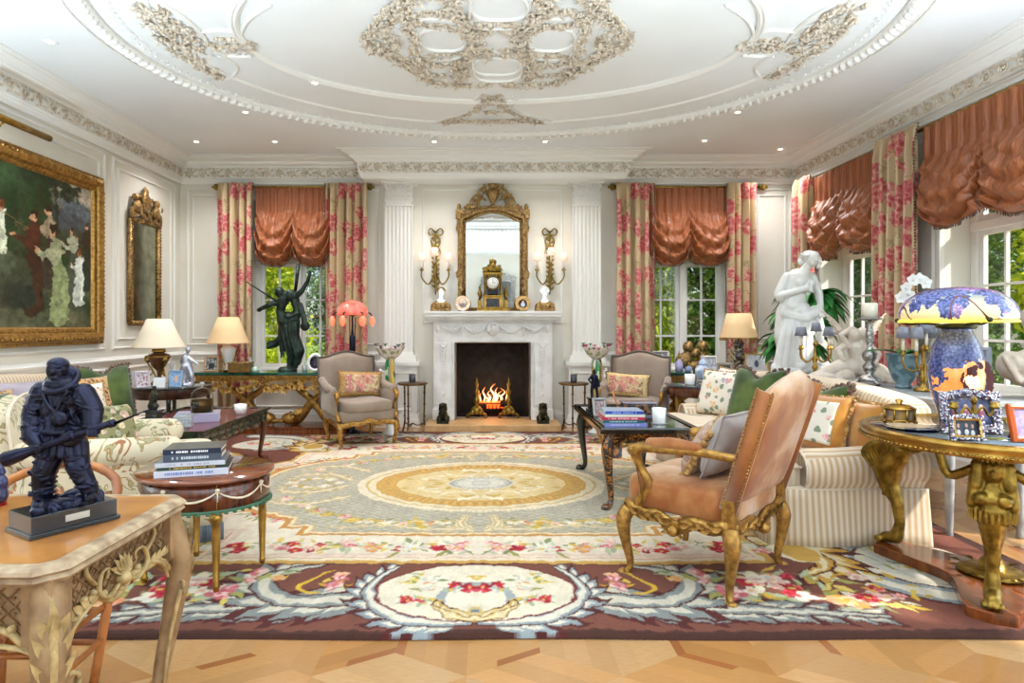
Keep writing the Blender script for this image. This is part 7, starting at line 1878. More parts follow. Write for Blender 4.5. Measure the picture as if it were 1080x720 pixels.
# white candle tumbler & jar
def candle(label, loc, r, h, glass=True):
    t = thing('candle', label, 'candle', loc, 0); g = G(); g.lathe([(0, 0), (r*.85, 0), (r*.9, .012), (r, h), (r*.94, h), (r*.86, h*.8), (0, h*.8)], 26); g.build('holder', M_white2, t); g = G(); g.lathe([(r*.85, h*.81), (0, h*.82)], 20); g.cyl((0, 0, h*.8), (0, 0, h*.92), .002); g.build('wax', M_ivory, t)
    if glass: g = G(); g.lathe([(0, -.0), (r*1.15, -.0), (r*1.15, .006), (0, .006)], 24); g.build('glass_saucer', M_clr, t)
candle('white glass candle beside the books on the lacquer table', (1.28, 4.62, .600), .053, .115); candle('white candle on the far round table by the right armchair', (2.10, 6.42, .722), .055, .11, False)
def jar(label, loc, s=1):
    t = thing('ginger_jar', label, 'jar', loc, 0); g = G(); g.at(0, 0, 0, sc=(s, s, s)); g.lathe([(0, 0), (.05, 0), (.055, .03), (.08, .09), (.085, .14), (.06, .18), (.045, .19), (0, .19)], 22); g.build('body', mat('blue_white_porcelain', '#dfe4f0', .12, coat=.7, col2='#8fa2cc', nscale=30), t); g = G(); g.at(0, 0, 0, sc=(s, s, s)); g.lathe([(.05, .19), (.052, .21), (.03, .24), (.01, .25), (.014, .28), (0, .3)], 18); g.build('lid', MATS['blue_white_porcelain'], t)
jar('blue and white ginger jar on the far round table', (2.32, 6.66, .722), 1.0)
for k, x in enumerate((2.20, 2.245)):
    g = G(); g.lathe([(0, 0), (.02, 0), (.012, .03), (.012, .12), (.016, .13), (0, .13)], 12); o = g.build('glass_candlestick', M_clr, None); tag(o, ['left of two glass candlesticks beside the ginger jar', 'right of two glass candlesticks beside the ginger jar'][k], 'candlestick', 'glass candlesticks', (x-.0, 6.66-.05*k, .722))
# scalloped table objects
def cloche():
    t = thing('glass_cloche', 'amber glass cloche with a dark oval label on the lavender box', 'glass jar', (-2.48, 5.34, .587))
    g = G(); g.lathe([(0, .005), (.082, .005), (.086, .01), (.086, .11), (.0, .112)], 26); g.build('amber_contents', mat('amber_potpourri', '#c98c3c', .5, col2='#e2b878', nscale=18), t)
    g = G(); g.lathe([(.09, 0), (.09, .13), (.08, .17), (.05, .20), (.015, .215)], 30); g.build('glass_dome', mat('thin_cloche_glass', '#ffffff', .02, trans=1, ior=1.08), t, solid=.002)
    g = G(); g.lathe([(.01, .21), (.008, .225), (.02, .24), (.018, .255), (0, .262)], 14); g.build('knob', M_clr, t)
    g = G(); g.ell((-.02, -.092, .07), (.028, .005, .028)); g.build('label_disc', M_black, t)
cloche()
g = G(); g.lathe([(0, 0), (.052, 0), (.058, .09), (.052, .09), (.048, .07), (0, .07)], 22); o = g.build('floral_cup', mat('white_floral_porcelain', '#f2f0ee', .2, coat=.5, col2='#c08a9a', nscale=40, nmix=(.6, .68)), None); tag(o, 'white floral porcelain cup near the far corner of the scalloped table', 'cup', None, (-2.30, 5.72, .5165))
t = thing('crystal_box', 'cut crystal box in front of the lavender box on the scalloped table', 'box', (-2.46, 4.98, .5165), .2)
g = G(); g.box(0, 0, .04, .13, .09, .08)
for i in range(5):
    for j in range(3): g.ell((-.05+.025*i, -.046, .015+.025*j), (.012, .006, .012), 6, 4)
g.build('body', M_clr, t, bevel=.006); g = G(); g.box(0, 0, .088, .135, .095, .014); g.build('lid', M_clr, t, bevel=.004)
def plinth(t, w, d, h, m, m2=None, two=True):
    g = G(); g.bb(-w/2, w/2, -d/2, d/2, 0, h*.2); g.bb(-w/2*.85, w/2*.85, -d/2*.85, d/2*.85, h*.2, h*.85); g.bb(-w/2*.95, w/2*.95, -d/2*.95, d/2*.95, h*.85, h); return g.build('plinth', m, t, bevel=.003)
# lacquer table: glass box, dark figure, incense stick
t = thing('glass_box', 'amber patterned glass box behind the books on the lacquer table', 'box', (1.23, 5.06, .5985), 0)
g = G(); g.bb(-.13, .13, -.08, .08, .01, .10); g.build('patterned_body', mat('tortoise_glass', '#8a5a34', .1, coat=.8, col2='#2c1e18', nscale=22, nmix=(.45, .55)), t, bevel=.01); g = G(); g.bb(-.14, .14, -.09, .09, .10, .115); g.bb(-.14, .14, -.09, .09, 0, .01); g.build('silver_lid', mat('pewter_glass_lid', '#8f8a9c', .15, .5, coat=.5), t, bevel=.006)
t = thing('reed_diffuser', 'small white bottle with a single copper stick on the lacquer table', 'bottle', (1.07, 5.02, .5985)); g = G(); g.lathe([(0, 0), (.028, 0), (.028, .03), (.012, .04), (.012, .05), (0, .05)], 14); g.build('bottle_body', M_white2, t); g = G(); g.cyl((0, 0, .03), (-.06, 0, .2), .006); g.build('stick', mat('copper_stick', '#c8794c', .4, .3), t)

# gilt round table objects
t = thing('gilt_casket', 'small round gilt box with enamel panels on the gilt round table', 'box', (2.22, 3.33, .806), .3)
g = G(); g.lathe([(0, .012), (.072, .012), (.075, .02), (.07, .075), (0, .075)], 8); g.build('enamel_body', mat('blue_grey_enamel', '#6c6a80', .25, .2, col2='#b09050', nscale=30), t, smooth=False)
g = G(); g.lathe([(.078, .072), (.08, .08), (.05, .095), (.02, .1), (.012, .105), (.02, .12), (0, .13)], 20); g.lathe([(.076, .01), (.08, .016), (.076, .022)], 20)
for k in range(8): a = k*pi/4+pi/8; g.ell((.075*cos(a), .075*sin(a), .008), (.012, .012, .01)); g.cyl((.074*cos(a), .074*sin(a), .01), (.074*cos(a), .074*sin(a), .075), .005)
g.build('gilt_mounts', M_brass, t)
g = G(); g.lathe([(0, .0), (.06, .0), (.11, .010), (.118, .014), (.11, .014), (.06, .006), (0, .006)], 34); o = g.build('shallow_dish', mat('blue_cream_dish', '#d9c2a4', .15, coat=.6, col2='#35558f', nscale=5, nmix=(.5, .54)), None); tag(o, 'shallow cream and blue dish in front of the gilt casket', 'dish', None, (2.135, 3.12, .806))
def jewelled(label, loc, rz, w, h, b, inner, pic, seed, fig):
    t = thing('jewelled_frame', label, 'photo frame', loc, rz); t.rotation_euler = (-.16, 0, rz); rr = random.Random(seed)
    g = G(); g.sweep([(0, 0), (0, .014), (-b*.5, .02), (-b, .012), (-b, 0)], [(-w/2+b, 0, b), (w/2-b, 0, b), (w/2-b, 0, h-b), (0, 0, h-b+b*.4), (-w/2+b, 0, h-b)], closed=True, nrm=(0, -1, 0)); g.bb(-w/2+.01, w/2-.01, 0, .01, .01, h-.01); g.build('silver_surround', mat('tarnished_silver', '#8f8e9c', .3, .8, col2='#4a4a5c', nscale=60), t)
    gs = [G(), G(), G()]
    for i in range(int(900*(w+h))):
        s_ = rr.choice(range(4)); u = rr.random(); q = rr.random()*b
        x, z = ((-w/2+w*u, q), (-w/2+w*u, h-q+b*.4*(1-abs(2*u-1))), (-w/2+q, h*u), (w/2-q, h*u))[s_]; r = rr.uniform(.0025, .0055); k = rr.choice((0, 0, 0, 1, 2)); gs[k].ell((x, -.018, z), (r, r*.8, r), 5, 4)
    for k, c in enumerate(('#e8e8f0', '#3c4a8a', '#8a3a48')): gs[k].build('jewels', mat('jewel_'+c[1:], c, .1, .3, coat=.8), t)
    if inner: g = G(); g.sweep([(0, .004), (0, .02), (-.008, .022), (-.012, .004)], [(-w/2+b, 0, b), (w/2-b, 0, b), (w/2-b, 0, h-b), (-w/2+b, 0, h-b)], closed=True, nrm=(0, -1, 0)); g.build('gold_bead', M_brass, t)
    g = G(); g.bb(-w/2+b-.002, w/2-b+.002, -.004, -.001, b-.002, h-b+.002); p = g.build('photo', mat('photo_jewel_%d' % seed, pic[0], .3, col2=pic[1], nscale=30), t)
    g = G()
    for (x, z, r) in fig: g.ell((x*w, -.005, z*h), (r*w*.6, .0015, r*w), 10, 8)
    g.build('sitters', mat('sitters_%d' % seed, '#d0a898', .4), p)
    g = G()
    for (x, z, r) in fig: g.ell((x*w, -.004, z*h-.03), (r*w*.9, .0015, r*w*1.3), 10, 8)
    g.build('sitters_clothes', mat('clothes_%d' % seed, '#d8d8dc' if seed == 2 else '#8a4a5a', .5), p)
jewelled('large jewelled silver photo frame behind the smaller one on the gilt table', (2.34, 2.99, .806), -.15, .27, .2, .042, False, ('#3c4668', '#6a7090'), 1, [(-.25, .62, .06), (-.05, .62, .06), (.2, .62, .06)])
jewelled('small jewelled photo frame with three sitters at the front of the gilt table', (2.18, 2.81, .806), -.1, .145, .11, .022, True, ('#2c3440', '#4a5060'), 2, [(-.22, .58, .07), (.02, .6, .07), (.2, .56, .07)])
frame('orange enamel photo frame at the right edge of the gilt table', (2.42, 2.77, .806), .1, .14, .17, .024, '#c0561c', ('#8a7aa4', '#a494b4'), name='photo_frame')
def mini_candelabra():
    t = thing('small_candelabra', 'small gilt two branch candelabra with an eagle in front of the jewelled frame', 'candelabra', (2.27, 2.88, .806)); g = G()
    g.lathe([(0, 0), (.03, 0), (.01, .02), (.008, .09), (.014, .1), (.006, .11), (.012, .13), (0, .19)], 12)
    for s in (-1, 1): g.tube([(0, 0, .10), (s*.04, 0, .14), (s*.07, 0, .10), (s*.09, 0, .13)], .006, 6); g.lathe([(.006, 0), (.022, .008), (.02, .016), (.016, .02), (.018, .035), (0, .035)], 12, (s*.095, 0, .13))
    g.ell((0, 0, .17), (.014, .012, .022)); g.build('branches', M_giltb, t)
mini_candelabra()

# ================================================================== FIGURES
def sculpt_thing(name, label, cat_, loc, rz, k, group=None): return thing(name, label, cat_, loc, rz, group, sc=k)
# -- bronze soldier on the desk (authored in hundredths of the plinth width)
def soldier():
    t = thing('bronze_soldier', 'dark bronze soldier in a hooded coat holding a rifle on the carved table', 'statuette', (-1.20, 1.745, .7615), radians(58.3-0))
    # plinth: long side faces the camera, turned
    g = G(); g.bb(-.115, .115, -.075, .075, 0, .012); g.bb(-.108, .108, -.068, .068, .012, .058); pl = g.build('plinth', mat('black_blue_plinth', '#15202a', .15, coat=.8), t, bevel=.002)
    g = G(); g.bb(-.028, .034, -.0695, -.068, .026, .044); g.build('engraved_plate', mat('pewter_plate', '#b8bcb8', .3, .8), pl, bevel=.0006)
    u = .0027
    f = bpy.data.objects.new('bronze_figure', None)
    g = G(); S = u
    # author x right, z up as seen by the camera: undo the plinth turn
    g.T = Matrix.Rotation(-radians(58.3), 4, 'Z') @ Matrix.Translation((.0, 0, .057)) @ Matrix.Diagonal((S, S, S, 1))
    rr = random.Random(3)
    gr = G(); gr.T = Matrix.Translation((0, 0, .055))
    for i in range(46): gr.ell((rr.uniform(-.085, .085), rr.uniform(-.05, .045), rr.uniform(0, .012)), (rr.uniform(.012, .028), rr.uniform(.012, .028), rr.uniform(.01, .026)), 8, 6, (rr.random(), rr.random(), rr.random()))
    gr.ell((.03, .0, .02), (.04, .035, .022)); gr.build('rocky_base', M_bronze, t, vox=.003, vsm=1)
    # legs
    g.chain([(-9, 0, 62), (-17, -6, 36), (-20, -4, 8)], [14, 11.5, 9], 14); g.cap((-20, -4, 5), (-17, -16, 3), 6, 5); g.chain([(9, 2, 62), (17, -4, 40), (26, 2, 14)], [13.5, 11, 8.5], 14); g.cap((26, 2, 11), (33, -9, 9), 6, 5)
    for i in range(5): g.ell((-18+i*.4, -4, 14+i*5), (11.5, 11, 2.2)); g.ell((22-i*1.2, -1, 20+i*5), (10.5, 10, 2.2))
    # coat
    g.ell((-2, 0, 82), (25, 15, 28)); g.ell((-2, 0, 66), (25, 16, 14)); g.ell((0, 0, 108), (25, 15, 18)); g.ell((-20, 0, 116), (12, 12, 10)); g.ell((18, 0, 114), (12, 12, 10))
    for i in range(9): a = -1.2+i*.3; g.cap((-2+22*sin(a), -13*cos(a), 84), (-2+27*sin(a), -15*cos(a), 54), 3, 3.6, 8)
    g.tube([(-26, -3, 80), (-12, -14, 78), (8, -15, 78), (24, -3, 82)], [2.5, 3, 3, 2.5], 8); g.ell((6, -16, 92), (9, 5, 8)); g.tube([(-14, -12, 118), (-4, -16, 104), (10, -14, 92), (18, -8, 84)], [2, 2.4, 2.4, 2], 8); g.tube([(12, -12, 120), (6, -16, 108), (2, -17, 90)], [2.5, 2, 2], 8)
    for i in range(46):
        a = rr.uniform(-1.3, 1.3); z = rr.uniform(58, 118); x = -1+24*sin(a); y = -13.5*cos(a); g.tube([(x, y, z), (x+rr.uniform(-4, 4), y-1.5, z-rr.uniform(4, 8)), (x+rr.uniform(-6, 6), y, z-rr.uniform(9, 15))], [.6, 1.7, .6], 6)
    for (x0, y0, z0, x1, y1, z1, r) in ((-10, 0, 60, -17, -6, 36, 13), (-17, -6, 36, -20, -4, 8, 11), (10, 2, 60, 18, -4, 40, 12), (18, -4, 40, 26, 2, 14, 10), (-24, 0, 116, -30, -4, 96, 11), (-30, -4, 96, -22, -14, 72, 10), (20, 0, 115, 33, -5, 100, 11), (33, -5, 100, 38, -14, 84, 9)):
        for i in range(9):
            q = rr.random(); x, y, z = x0+(x1-x0)*q, y0+(y1-y0)*q, z0+(z1-z0)*q; a = rr.uniform(-1.2, 1.2); g.tube([(x+r*sin(a-.5), y-r*cos(a-.5), z+rr.uniform(-3, 3)), (x+r*1.05*sin(a), y-r*1.05*cos(a), z), (x+r*sin(a+.5), y-r*cos(a+.5), z+rr.uniform(-4, 4))], [.5, 1.6, .5], 6)
    g.ell((16, -14, 72), (11, 6, 9)); g.ell((-12, -11, 100), (6, 4, 9))
    # hood, head
    g.ell((-4, -1, 126), (17, 14, 9)); g.tube([(-17, -3, 128), (-14, 8, 138), (-2, 11, 142), (9, 8, 136), (12, -4, 127), (4, -14, 120), (-8, -14, 120)], 3.2, 8, closed=True); g.ell((-5, 6, 136), (12, 5, 9))
    g.ell((-6, -3, 141), (9.5, 10.5, 12.5)); g.ell((-3.5, -12.5, 139.5), (2, 3, 3)); g.ell((-3.5, -10, 133), (4.5, 3.5, 2.5)); g.ell((-4, -9.5, 144.5), (7, 3, 1.8)); g.ell((-3, -6, 130.5), (5.5, 5, 4)); g.ell((-6, -1, 147), (10.3, 11, 7.5)); g.ell((-15, -1, 140), (2, 3, 4))
    # arms
    g.chain([(-23, 0, 118), (-30, -4, 96), (-24, -14, 74), (-14, -19, 66)], [11.5, 10.5, 9, 6], 14); g.chain([(20, 0, 116), (33, -5, 100), (38, -14, 84), (42, -18, 80)], [11.5, 10.5, 8.5, 5.5], 14)
    for i in range(4): g.ell((-28+i*1.5, -6-i*2, 92-i*5), (10.5, 10, 2)); g.ell((31+i*2, -6-i*2, 98-i*4), (9.5, 9.5, 2))
    # hands with fingers round the rifle
    for hx, hy, hz, sg in ((-12, -21, 64, 1), (44, -20, 80, -1)):
        g.ell((hx, hy+2, hz), (5.5, 4, 4.5))
        for q in range(4): g.chain([(hx-4+q*2.7, hy, hz+3), (hx-4+q*2.7, hy-4, hz+1), (hx-4+q*2.7, hy-4, hz-3.5), (hx-4+q*2.7, hy-1, hz-5)], [1.5, 1.4, 1.3, 1.2], 6)
        g.chain([(hx+sg*5, hy, hz+1), (hx+sg*7, hy-3, hz+3), (hx+sg*5, hy-5, hz+4)], [1.8, 1.5, 1.3], 6)
    g.build('bronze_figure', M_bronze, t, vox=.0017, vsm=1)
    g2 = G(); g2.T = g.T.copy()
    def gp(s_, z=0): return (-44+ (62-(-44))*s_, -23+2*s_, 52+36*s_+z)
    g2.tube([gp(0), gp(.12), gp(.26), gp(.36)], [8, 7, 4.2, 3.4], 10, flat=1); g2.tube([gp(.3), gp(.6), gp(1.0)], [3.8, 3.4, 2.8], 10); g2.cyl(gp(.36, 2.5), gp(.96, 2.5), 1.4); g2.cyl(gp(.98), gp(1.03), 4.2); g2.cyl(gp(.62), gp(.66), 4.4)
    g2.tube([gp(.3, -3), gp(.33, -7), gp(.38, -3)], .8, 6); g2.tube([gp(1.03, -1), gp(1.45, 2)], [1.5, .2], 6, sub=0)
    g2.build('rifle', mat('gunmetal_bronze', '#23243a', .25, .8), t, bevel=0)
soldier()
# tiny figurine and blue object at the left edge of the desk
t = thing('small_figurine', 'tiny blue hooded figurine with red robe behind the bronze soldier', 'figurine', (-1.53, 1.93, .7615)); g = G(); g.ell((.0, 0, .07), (.024, .02, .03)); g.cap((0, 0, .03), (0, 0, .06), .024, .02); g.ell((0, 0, .105), (.013, .013, .018)); g.lathe([(.018, .1), (.012, .12), (0, .135)], 10); g.build('hooded_body', mat('navy_glaze', '#2a2c58', .3, coat=.4), t, vox=.003, vsm=1); g = G(); g.ell((0, -.02, .075), (.008, .004, .006)); g.build('gold_clasp', M_brass, t); g = G(); g.lathe([(0, 0), (.03, 0), (.026, .04), (.012, .07)], 12, (-.02, .008, 0)); g.build('red_robe', mat('red_glaze', '#c02038', .35, coat=.4), t)
t = thing('letter_stand', 'slanted dark blue stand cut by the left edge on the carved table', 'stand', (-1.49, 1.76, .7615), -.3); g = G(); g.prism([(-.05, 0), (.055, 0), (.05, .012), (-.02, .075), (-.05, .08)], -.03, .03, 'y'); g.build('slanted_body', mat('navy_orange_edge', '#28345c', .3, coat=.4), t, bevel=.004)
# -- bronze dancers on the left console
def dancer():
    t = thing('bronze_dancer', 'tall green bronze dancing figures with spears in front of the left window', 'statuette', (-2.53, 7.76, .772), 0); s = .0125
    g = G(); g.at(0, 0, 0, sc=(s,)*3)
    rr = random.Random(5); g.lathe([(0, 0), (10, 0), (9, 2), (7, 4), (0, 5)], 16)
    g.chain([(2, 0, 4), (3, 0, 16), (0, 0, 30), (-1, 0, 44)], [2.5, 3.4, 4.5, 7], 12); g.chain([(8, 1, 4), (9, 0, 18), (5, 0, 34)], [2.5, 3.5, 5.5], 12)
    g.ell((1, 0, 50), (8, 5.5, 10)); g.chain([(-4, -3, 50), (-6, -3, 60), (-4, -3, 70)], [5.5, 4.4, 5.5]); g.chain([(6, 2, 50), (10, 2, 62), (6, 2, 74)], [5.5, 4.5, 5]); g.ell((0, 0, 40), (7, 5, 8))
    g.chain([(-3, 0, 70), (-5, -2, 78)], [5, 3.5]); g.ell((-7, -3, 79), (5, 5, 5.5)); g.ell((3, 0, 76), (7, 5, 6)); g.ell((-3, 0, 76), (8, 5, 5))
    g.chain([(7, 0, 74), (15, -2, 80), (21, -2, 90), (23, -2, 97)], [3.6, 2.6, 2.0, 1.6]); g.ell((23.5, -2, 99), (1.6, 1.6, 2.6)); g.chain([(-6, -3, 70), (-16, -6, 66), (-26, -4, 62)], [3.4, 2.6, 2]); g.ell((-27, -4, 61), (2.6, 2, 2)); g.chain([(12, 1, 66), (17, -2, 54), (19, -4, 46)], [3.5, 3, 3.4]); g.ell((19, -4, 45), (5, 3, 5))
    for i in range(16): a = i*.4; g.chain([(2+10*cos(a), 5*sin(a), 50), (1+9*cos(a+.3), 5*sin(a+.3), 34), (3+rr.uniform(7, 12)*cos(a+.6), 4*sin(a+.6), rr.uniform(12, 24))], [1.4, 1.8, .9], 6)
    g.chain([(-4, 2, 36), (-12, 2, 28), (-19, 0, 24)], [4, 4, 2.5]); g.ell((-15, 1, 27), (7, 3, 4)); g.chain([(8, 2, 34), (12, 2, 20), (10, 2, 8)], [4, 5, 3]); g.chain([(-5, -4, 56), (4, -7, 54), (12, -5, 58)], [1.5, 1.6, 1.4])
    g.build('dancing_figures', M_bronzeg, t, vox=.0062, vsm=1)
    g = G(); g.at(0, 0, 0, sc=(s,)*3); g.tube([(-9, -6, 70), (-38, -8, 89)], [1.1, .5], 6, sub=0); g.tube([(8, 0, 80), (11, 0, 106)], [1.6, 1.9], 6, sub=0); g.ell((11, 0, 106), (1.9, 1.5, 3)); g.build('spears', M_bronzeg, t)
dancer()
def small_fig(label, loc, k, m, pm, rz=0, name='small_statuette', pose=0):
    t = thing(name, label, 'statuette', loc, rz); g = G(); g.bb(-.05*k, .05*k, -.05*k, .05*k, 0, .11*k); g.bb(-.06*k, .06*k, -.06*k, .06*k, .10*k, .12*k); g.bb(-.065*k, .065*k, -.065*k, .065*k, 0, .015*k); g.build('plinth', pm, t, bevel=.002)
    g = G(); g.at(0, 0, .12*k, sc=(k,)*3)
    if pose == 0:   # crouching / draped
        g.ell((0, 0, .03), (.045, .035, .03)); g.chain([(-.02, 0, .03), (.0, 0, .09), (.0, 0, .15)], [.035, .03, .026]); g.ell((.005, 0, .19), (.018, .02, .022)); g.chain([(.0, 0, .15), (.035, -.01, .13), (.03, -.02, .09)], [.014, .012, .009]); g.chain([(-.01, 0, .15), (-.035, 0, .11), (-.02, -.02, .07)], [.014, .012, .009]); g.chain([(.0, 0, .06), (.03, -.01, .03), (.02, -.01, .0)], [.02, .016, .012])
    else:
        g.chain([(-.02, 0, 0), (-.022, 0, .06), (-.01, 0, .12)], [.012, .014, .02]); g.chain([(.03, 0, 0), (.026, 0, .06), (.01, 0, .12)], [.012, .014, .02]); g.chain([(0, 0, .12), (0, 0, .19)], [.024, .028]); g.ell((0, 0, .235), (.016, .018, .022)); g.chain([(-.025, 0, .19), (-.05, 0, .16), (-.03, -.02, .13)], [.012, .01, .008]); g.chain([(.025, 0, .19), (.04, 0, .14), (.05, 0, .1)], [.012, .01, .008]); g.chain([(.02, .01, .12), (.03, .015, .04)], [.02, .014])
    g.build('bronze_figure', m, t, vox=.0035*k+.0008, vsm=1)
small_fig('small black bronze figure on a square plinth on the scalloped table', (-2.80, 5.16, .5165), .95, M_bronzeb, M_black); small_fig('slim dark figure on a gold banded plinth on the lacquer table', (.92, 5.36, .5985), .95, M_bronze, M_black, 0, 'small_statuette', 1)
# -- silver statuette on the dark round table
def silver_lady():
    t = thing('silver_statuette', 'bright silver statuette of a leaning figure on the dark round table', 'statuette', (-3.14, 6.42, .722)); k = .4; g = G(); g.at(0, 0, 0, sc=(k,)*3)
    g.lathe([(0, 0), (.2, 0), (.16, .06), (0, .08)], 16); g.chain([(-.1, 0, .05), (-.08, 0, .3), (-.02, 0, .5)], [.09, .12, .12], 12); g.chain([(.12, 0, .05), (.1, 0, .25), (.03, 0, .5)], [.07, .09, .11], 12); g.chain([(-.02, 0, .5), (-.04, -.02, .72)], [.1, .09]); g.chain([(-.04, 0, .74), (.02, 0, .84)], [.05, .035]); g.ell((.04, -.01, .92), (.075, .07, .085)); g.chain([(.03, 0, .72), (.16, -.04, .62), (.3, -.06, .55)], [.045, .04, .03]); g.chain([(-.1, 0, .72), (-.14, 0, .58), (-.05, -.1, .5)], [.045, .04, .03])
    g.build('figure', mat('bright_silver', '#dcdce4', .25, .6, col2='#9c9cae', nscale=14), t, vox=.006, vsm=2)
silver_lady()
# -- white marble standing nude with drapery
def marble_lady():
    t = thing('marble_statue', 'white marble statue of a draped woman looking down on the sofa table', 'statue', (3.06, 6.08, .862)); s = .00935; g = G(); g.at(0, 0, 0, sc=(s,)*3)
    rr = random.Random(2)
    for i in range(26): g.ell((rr.uniform(-26, 28), rr.uniform(-12, 12), rr.uniform(0, 8)), (rr.uniform(6, 12), rr.uniform(6, 10), rr.uniform(4, 9)), 8, 6)
    # legs and drapery
    g.chain([(-2, -2, 66), (2, -6, 44), (-2, -2, 20), (-4, -3, 8)], [13, 10, 7.5, 5], 14); g.chain([(-12, 0, 64), (-14, 0, 40), (-10, 0, 12)], [11, 11, 9], 14)
    for i in range(12):
        a = -2.4+i*.36; x = -6+19*cos(a)*.9; y = 9*sin(a); g.chain([(-4+13*cos(a), 8*sin(a), 66), (x-2, y-3, 40), (x+3*cos(a)-4, y-1, 10)], [4.2, 4.4, 5], 8)
    g.chain([(-16, -6, 62), (0, -12, 58), (16, -8, 66)], [6, 5.5, 5], 10); g.chain([(14, -6, 66), (18, -8, 48), (20, -6, 34)], [6, 5, 3], 10)
    for i in range(4): g.chain([(-18+i, -7, 60-i*4), (-2, -13, 54-i*5), (15, -9, 62-i*6)], [2.4, 2.2, 2], 8)
    # torso leaning
    g.ell((-7, 0, 68), (15, 10, 11)); g.chain([(-7, 0, 70), (-4, 0, 84), (0, 0, 98)], [13, 10.5, 13.5], 16); g.ell((-5, 0, 103), (8, 7, 6)); g.ell((8, 0, 102), (8, 7, 6))
    g.ell((-4, -10, 95), (5, 5, 4.8)); g.ell((7, -10, 94), (5, 5, 4.8)); g.ell((-3, -7, 80), (7, 4, 8))
    g.chain([(3, -2, 105), (8, -5, 115)], [5, 4.4]); g.ell((11, -8, 119.5), (6.4, 7.4, 8.8), 16, 10, (.35, .2, 0)); g.cap((13, -15, 119), (13.6, -16.2, 115.5), .9, 1.3, 6); g.ell((13.4, -14.5, 111), (2.4, 2.2, 2)); g.ell((13.4, -15.2, 113.4), (1.9, 1.2, .8)); g.ell((9.5, -4.5, 123), (7.8, 8.4, 6.6), 14, 8, (.35, .2, 0)); g.ell((5, 3, 119), (4.2, 4.6, 4.2));
    for k in (-1, 1): g.ell((12.2+k*2.8, -13.6, 120.6), (1.7, 1.5, .8)); g.ell((12+k*4, -12.5, 115.5), (2, 2, 2.6))
    
    for i in range(8): g.ell((9+7.4*cos(i*.8), -4+7.4*sin(i*.8), 124+1.2*sin(i*2)), (2.2, 2.2, 1.6))
    # arms
    g.chain([(-12, 0, 102), (-22, -1, 84), (-21, -2, 80)], [5.2, 4.4, 4]); g.chain([(-22, -2, 82), (-9, -12, 86), (1, -15, 90)], [4.2, 3.4, 2.6])
    for q in range(4): g.chain([(1, -15.5, 92.5-q*1.7), (5, -16, 92.5-q*2), (8, -14, 91-q*2)], [1.2, 1.1, .9], 6)
    g.chain([(1, -15, 92), (3, -17, 95.5)], [1.4, 1.1], 6)
    g.chain([(14, 0, 102), (20, -3, 84), (18, -10, 70)], [5.2, 4.2, 3]); g.ell((17, -12, 66), (3, 3, 4))
    for q in range(4): g.chain([(15.5+q*1.4, -13, 64), (15+q*1.5, -14, 60)], [1.2, 1], 6)
    g.build('figure', M_statue, t, vox=.0058, vsm=1)
marble_lady()
# -- reclining pair with raised wings
def psyche():
    t = thing('winged_statue', 'pale stone reclining figures with raised wings on the sofa table', 'statue', (3.07, 5.22, .862)); s = .0078; g = G(); g.at(0, 0, 0, sc=(s,)*3, rz=-.1)
    rr = random.Random(3)
    for i in range(30): g.ell((rr.uniform(-34, 44), rr.uniform(-14, 14), rr.uniform(0, 7)), (rr.uniform(6, 13), rr.uniform(6, 10), rr.uniform(3, 8)), 8, 6)
    g.chain([(6, 0, 14), (-14, -6, 16), (-34, -8, 8), (-48, -8, 4)], [10, 8, 5.5, 3.2], 12); g.chain([(8, 4, 12), (-10, 2, 12), (-30, 2, 5)], [10, 7, 4], 12); g.chain([(8, 0, 14), (6, -2, 28), (4, -2, 38)], [11, 8.5, 9], 14); g.ell((2, -4, 48), (6.5, 7, 7.5)); g.ell((2, -2, 51), (7, 7.5, 6)); g.chain([(4, -2, 40), (3, -3, 45)], [4, 4])
    g.chain([(-6, -2, 40), (-16, -6, 34), (-12, -10, 24)], [4, 3.4, 2.8]); g.chain([(-4, -4, 38), (-12, -4, 50), (0, -2, 58), (8, 0, 54)], [3.4, 3, 2.6, 2.4]); g.chain([(12, 0, 38), (20, -2, 30), (24, -4, 18)], [4, 3.4, 3]); g.chain([(16, 4, 20), (18, 4, 36), (14, 2, 46)], [9, 8, 6]); g.ell((12, 0, 52), (6, 6, 7)); g.chain([(18, 4, 16), (30, 0, 12), (40, -2, 4)], [9, 7, 5])
    g.chain([(18, 2, 40), (26, -4, 30), (20, -10, 22)], [4, 3.4, 2.8]); g.ell((24, 0, 8), (20, 10, 8))
    g.build('reclining_figures', M_warmst, t, vox=.0065, vsm=1)
    g = G(); g.at(0, 0, 0, sc=(s,)*3, rz=-.1)
    for sx in (-1, 1):
        tip = (-28, 6, 78) if sx < 0 else (40, 8, 74); b = (4, 8, 42) if sx < 0 else (16, 8, 42)
        for k in range(7):
            q = k/6; e = tuple(b[j]+(tip[j]-b[j])*(1-.5*q)+((0, 0, -10*q)[j]) for j in range(3)); st = (b[0], b[1]+k*.4, b[2]-6*q); g.tube([st, tuple((st[j]+e[j])/2+((0, 0, 3)[j]) for j in range(3)), e], [2.6, 2.8, .8], 8, flat=.5)
    g.build('wings', M_warmst, t)
psyche()
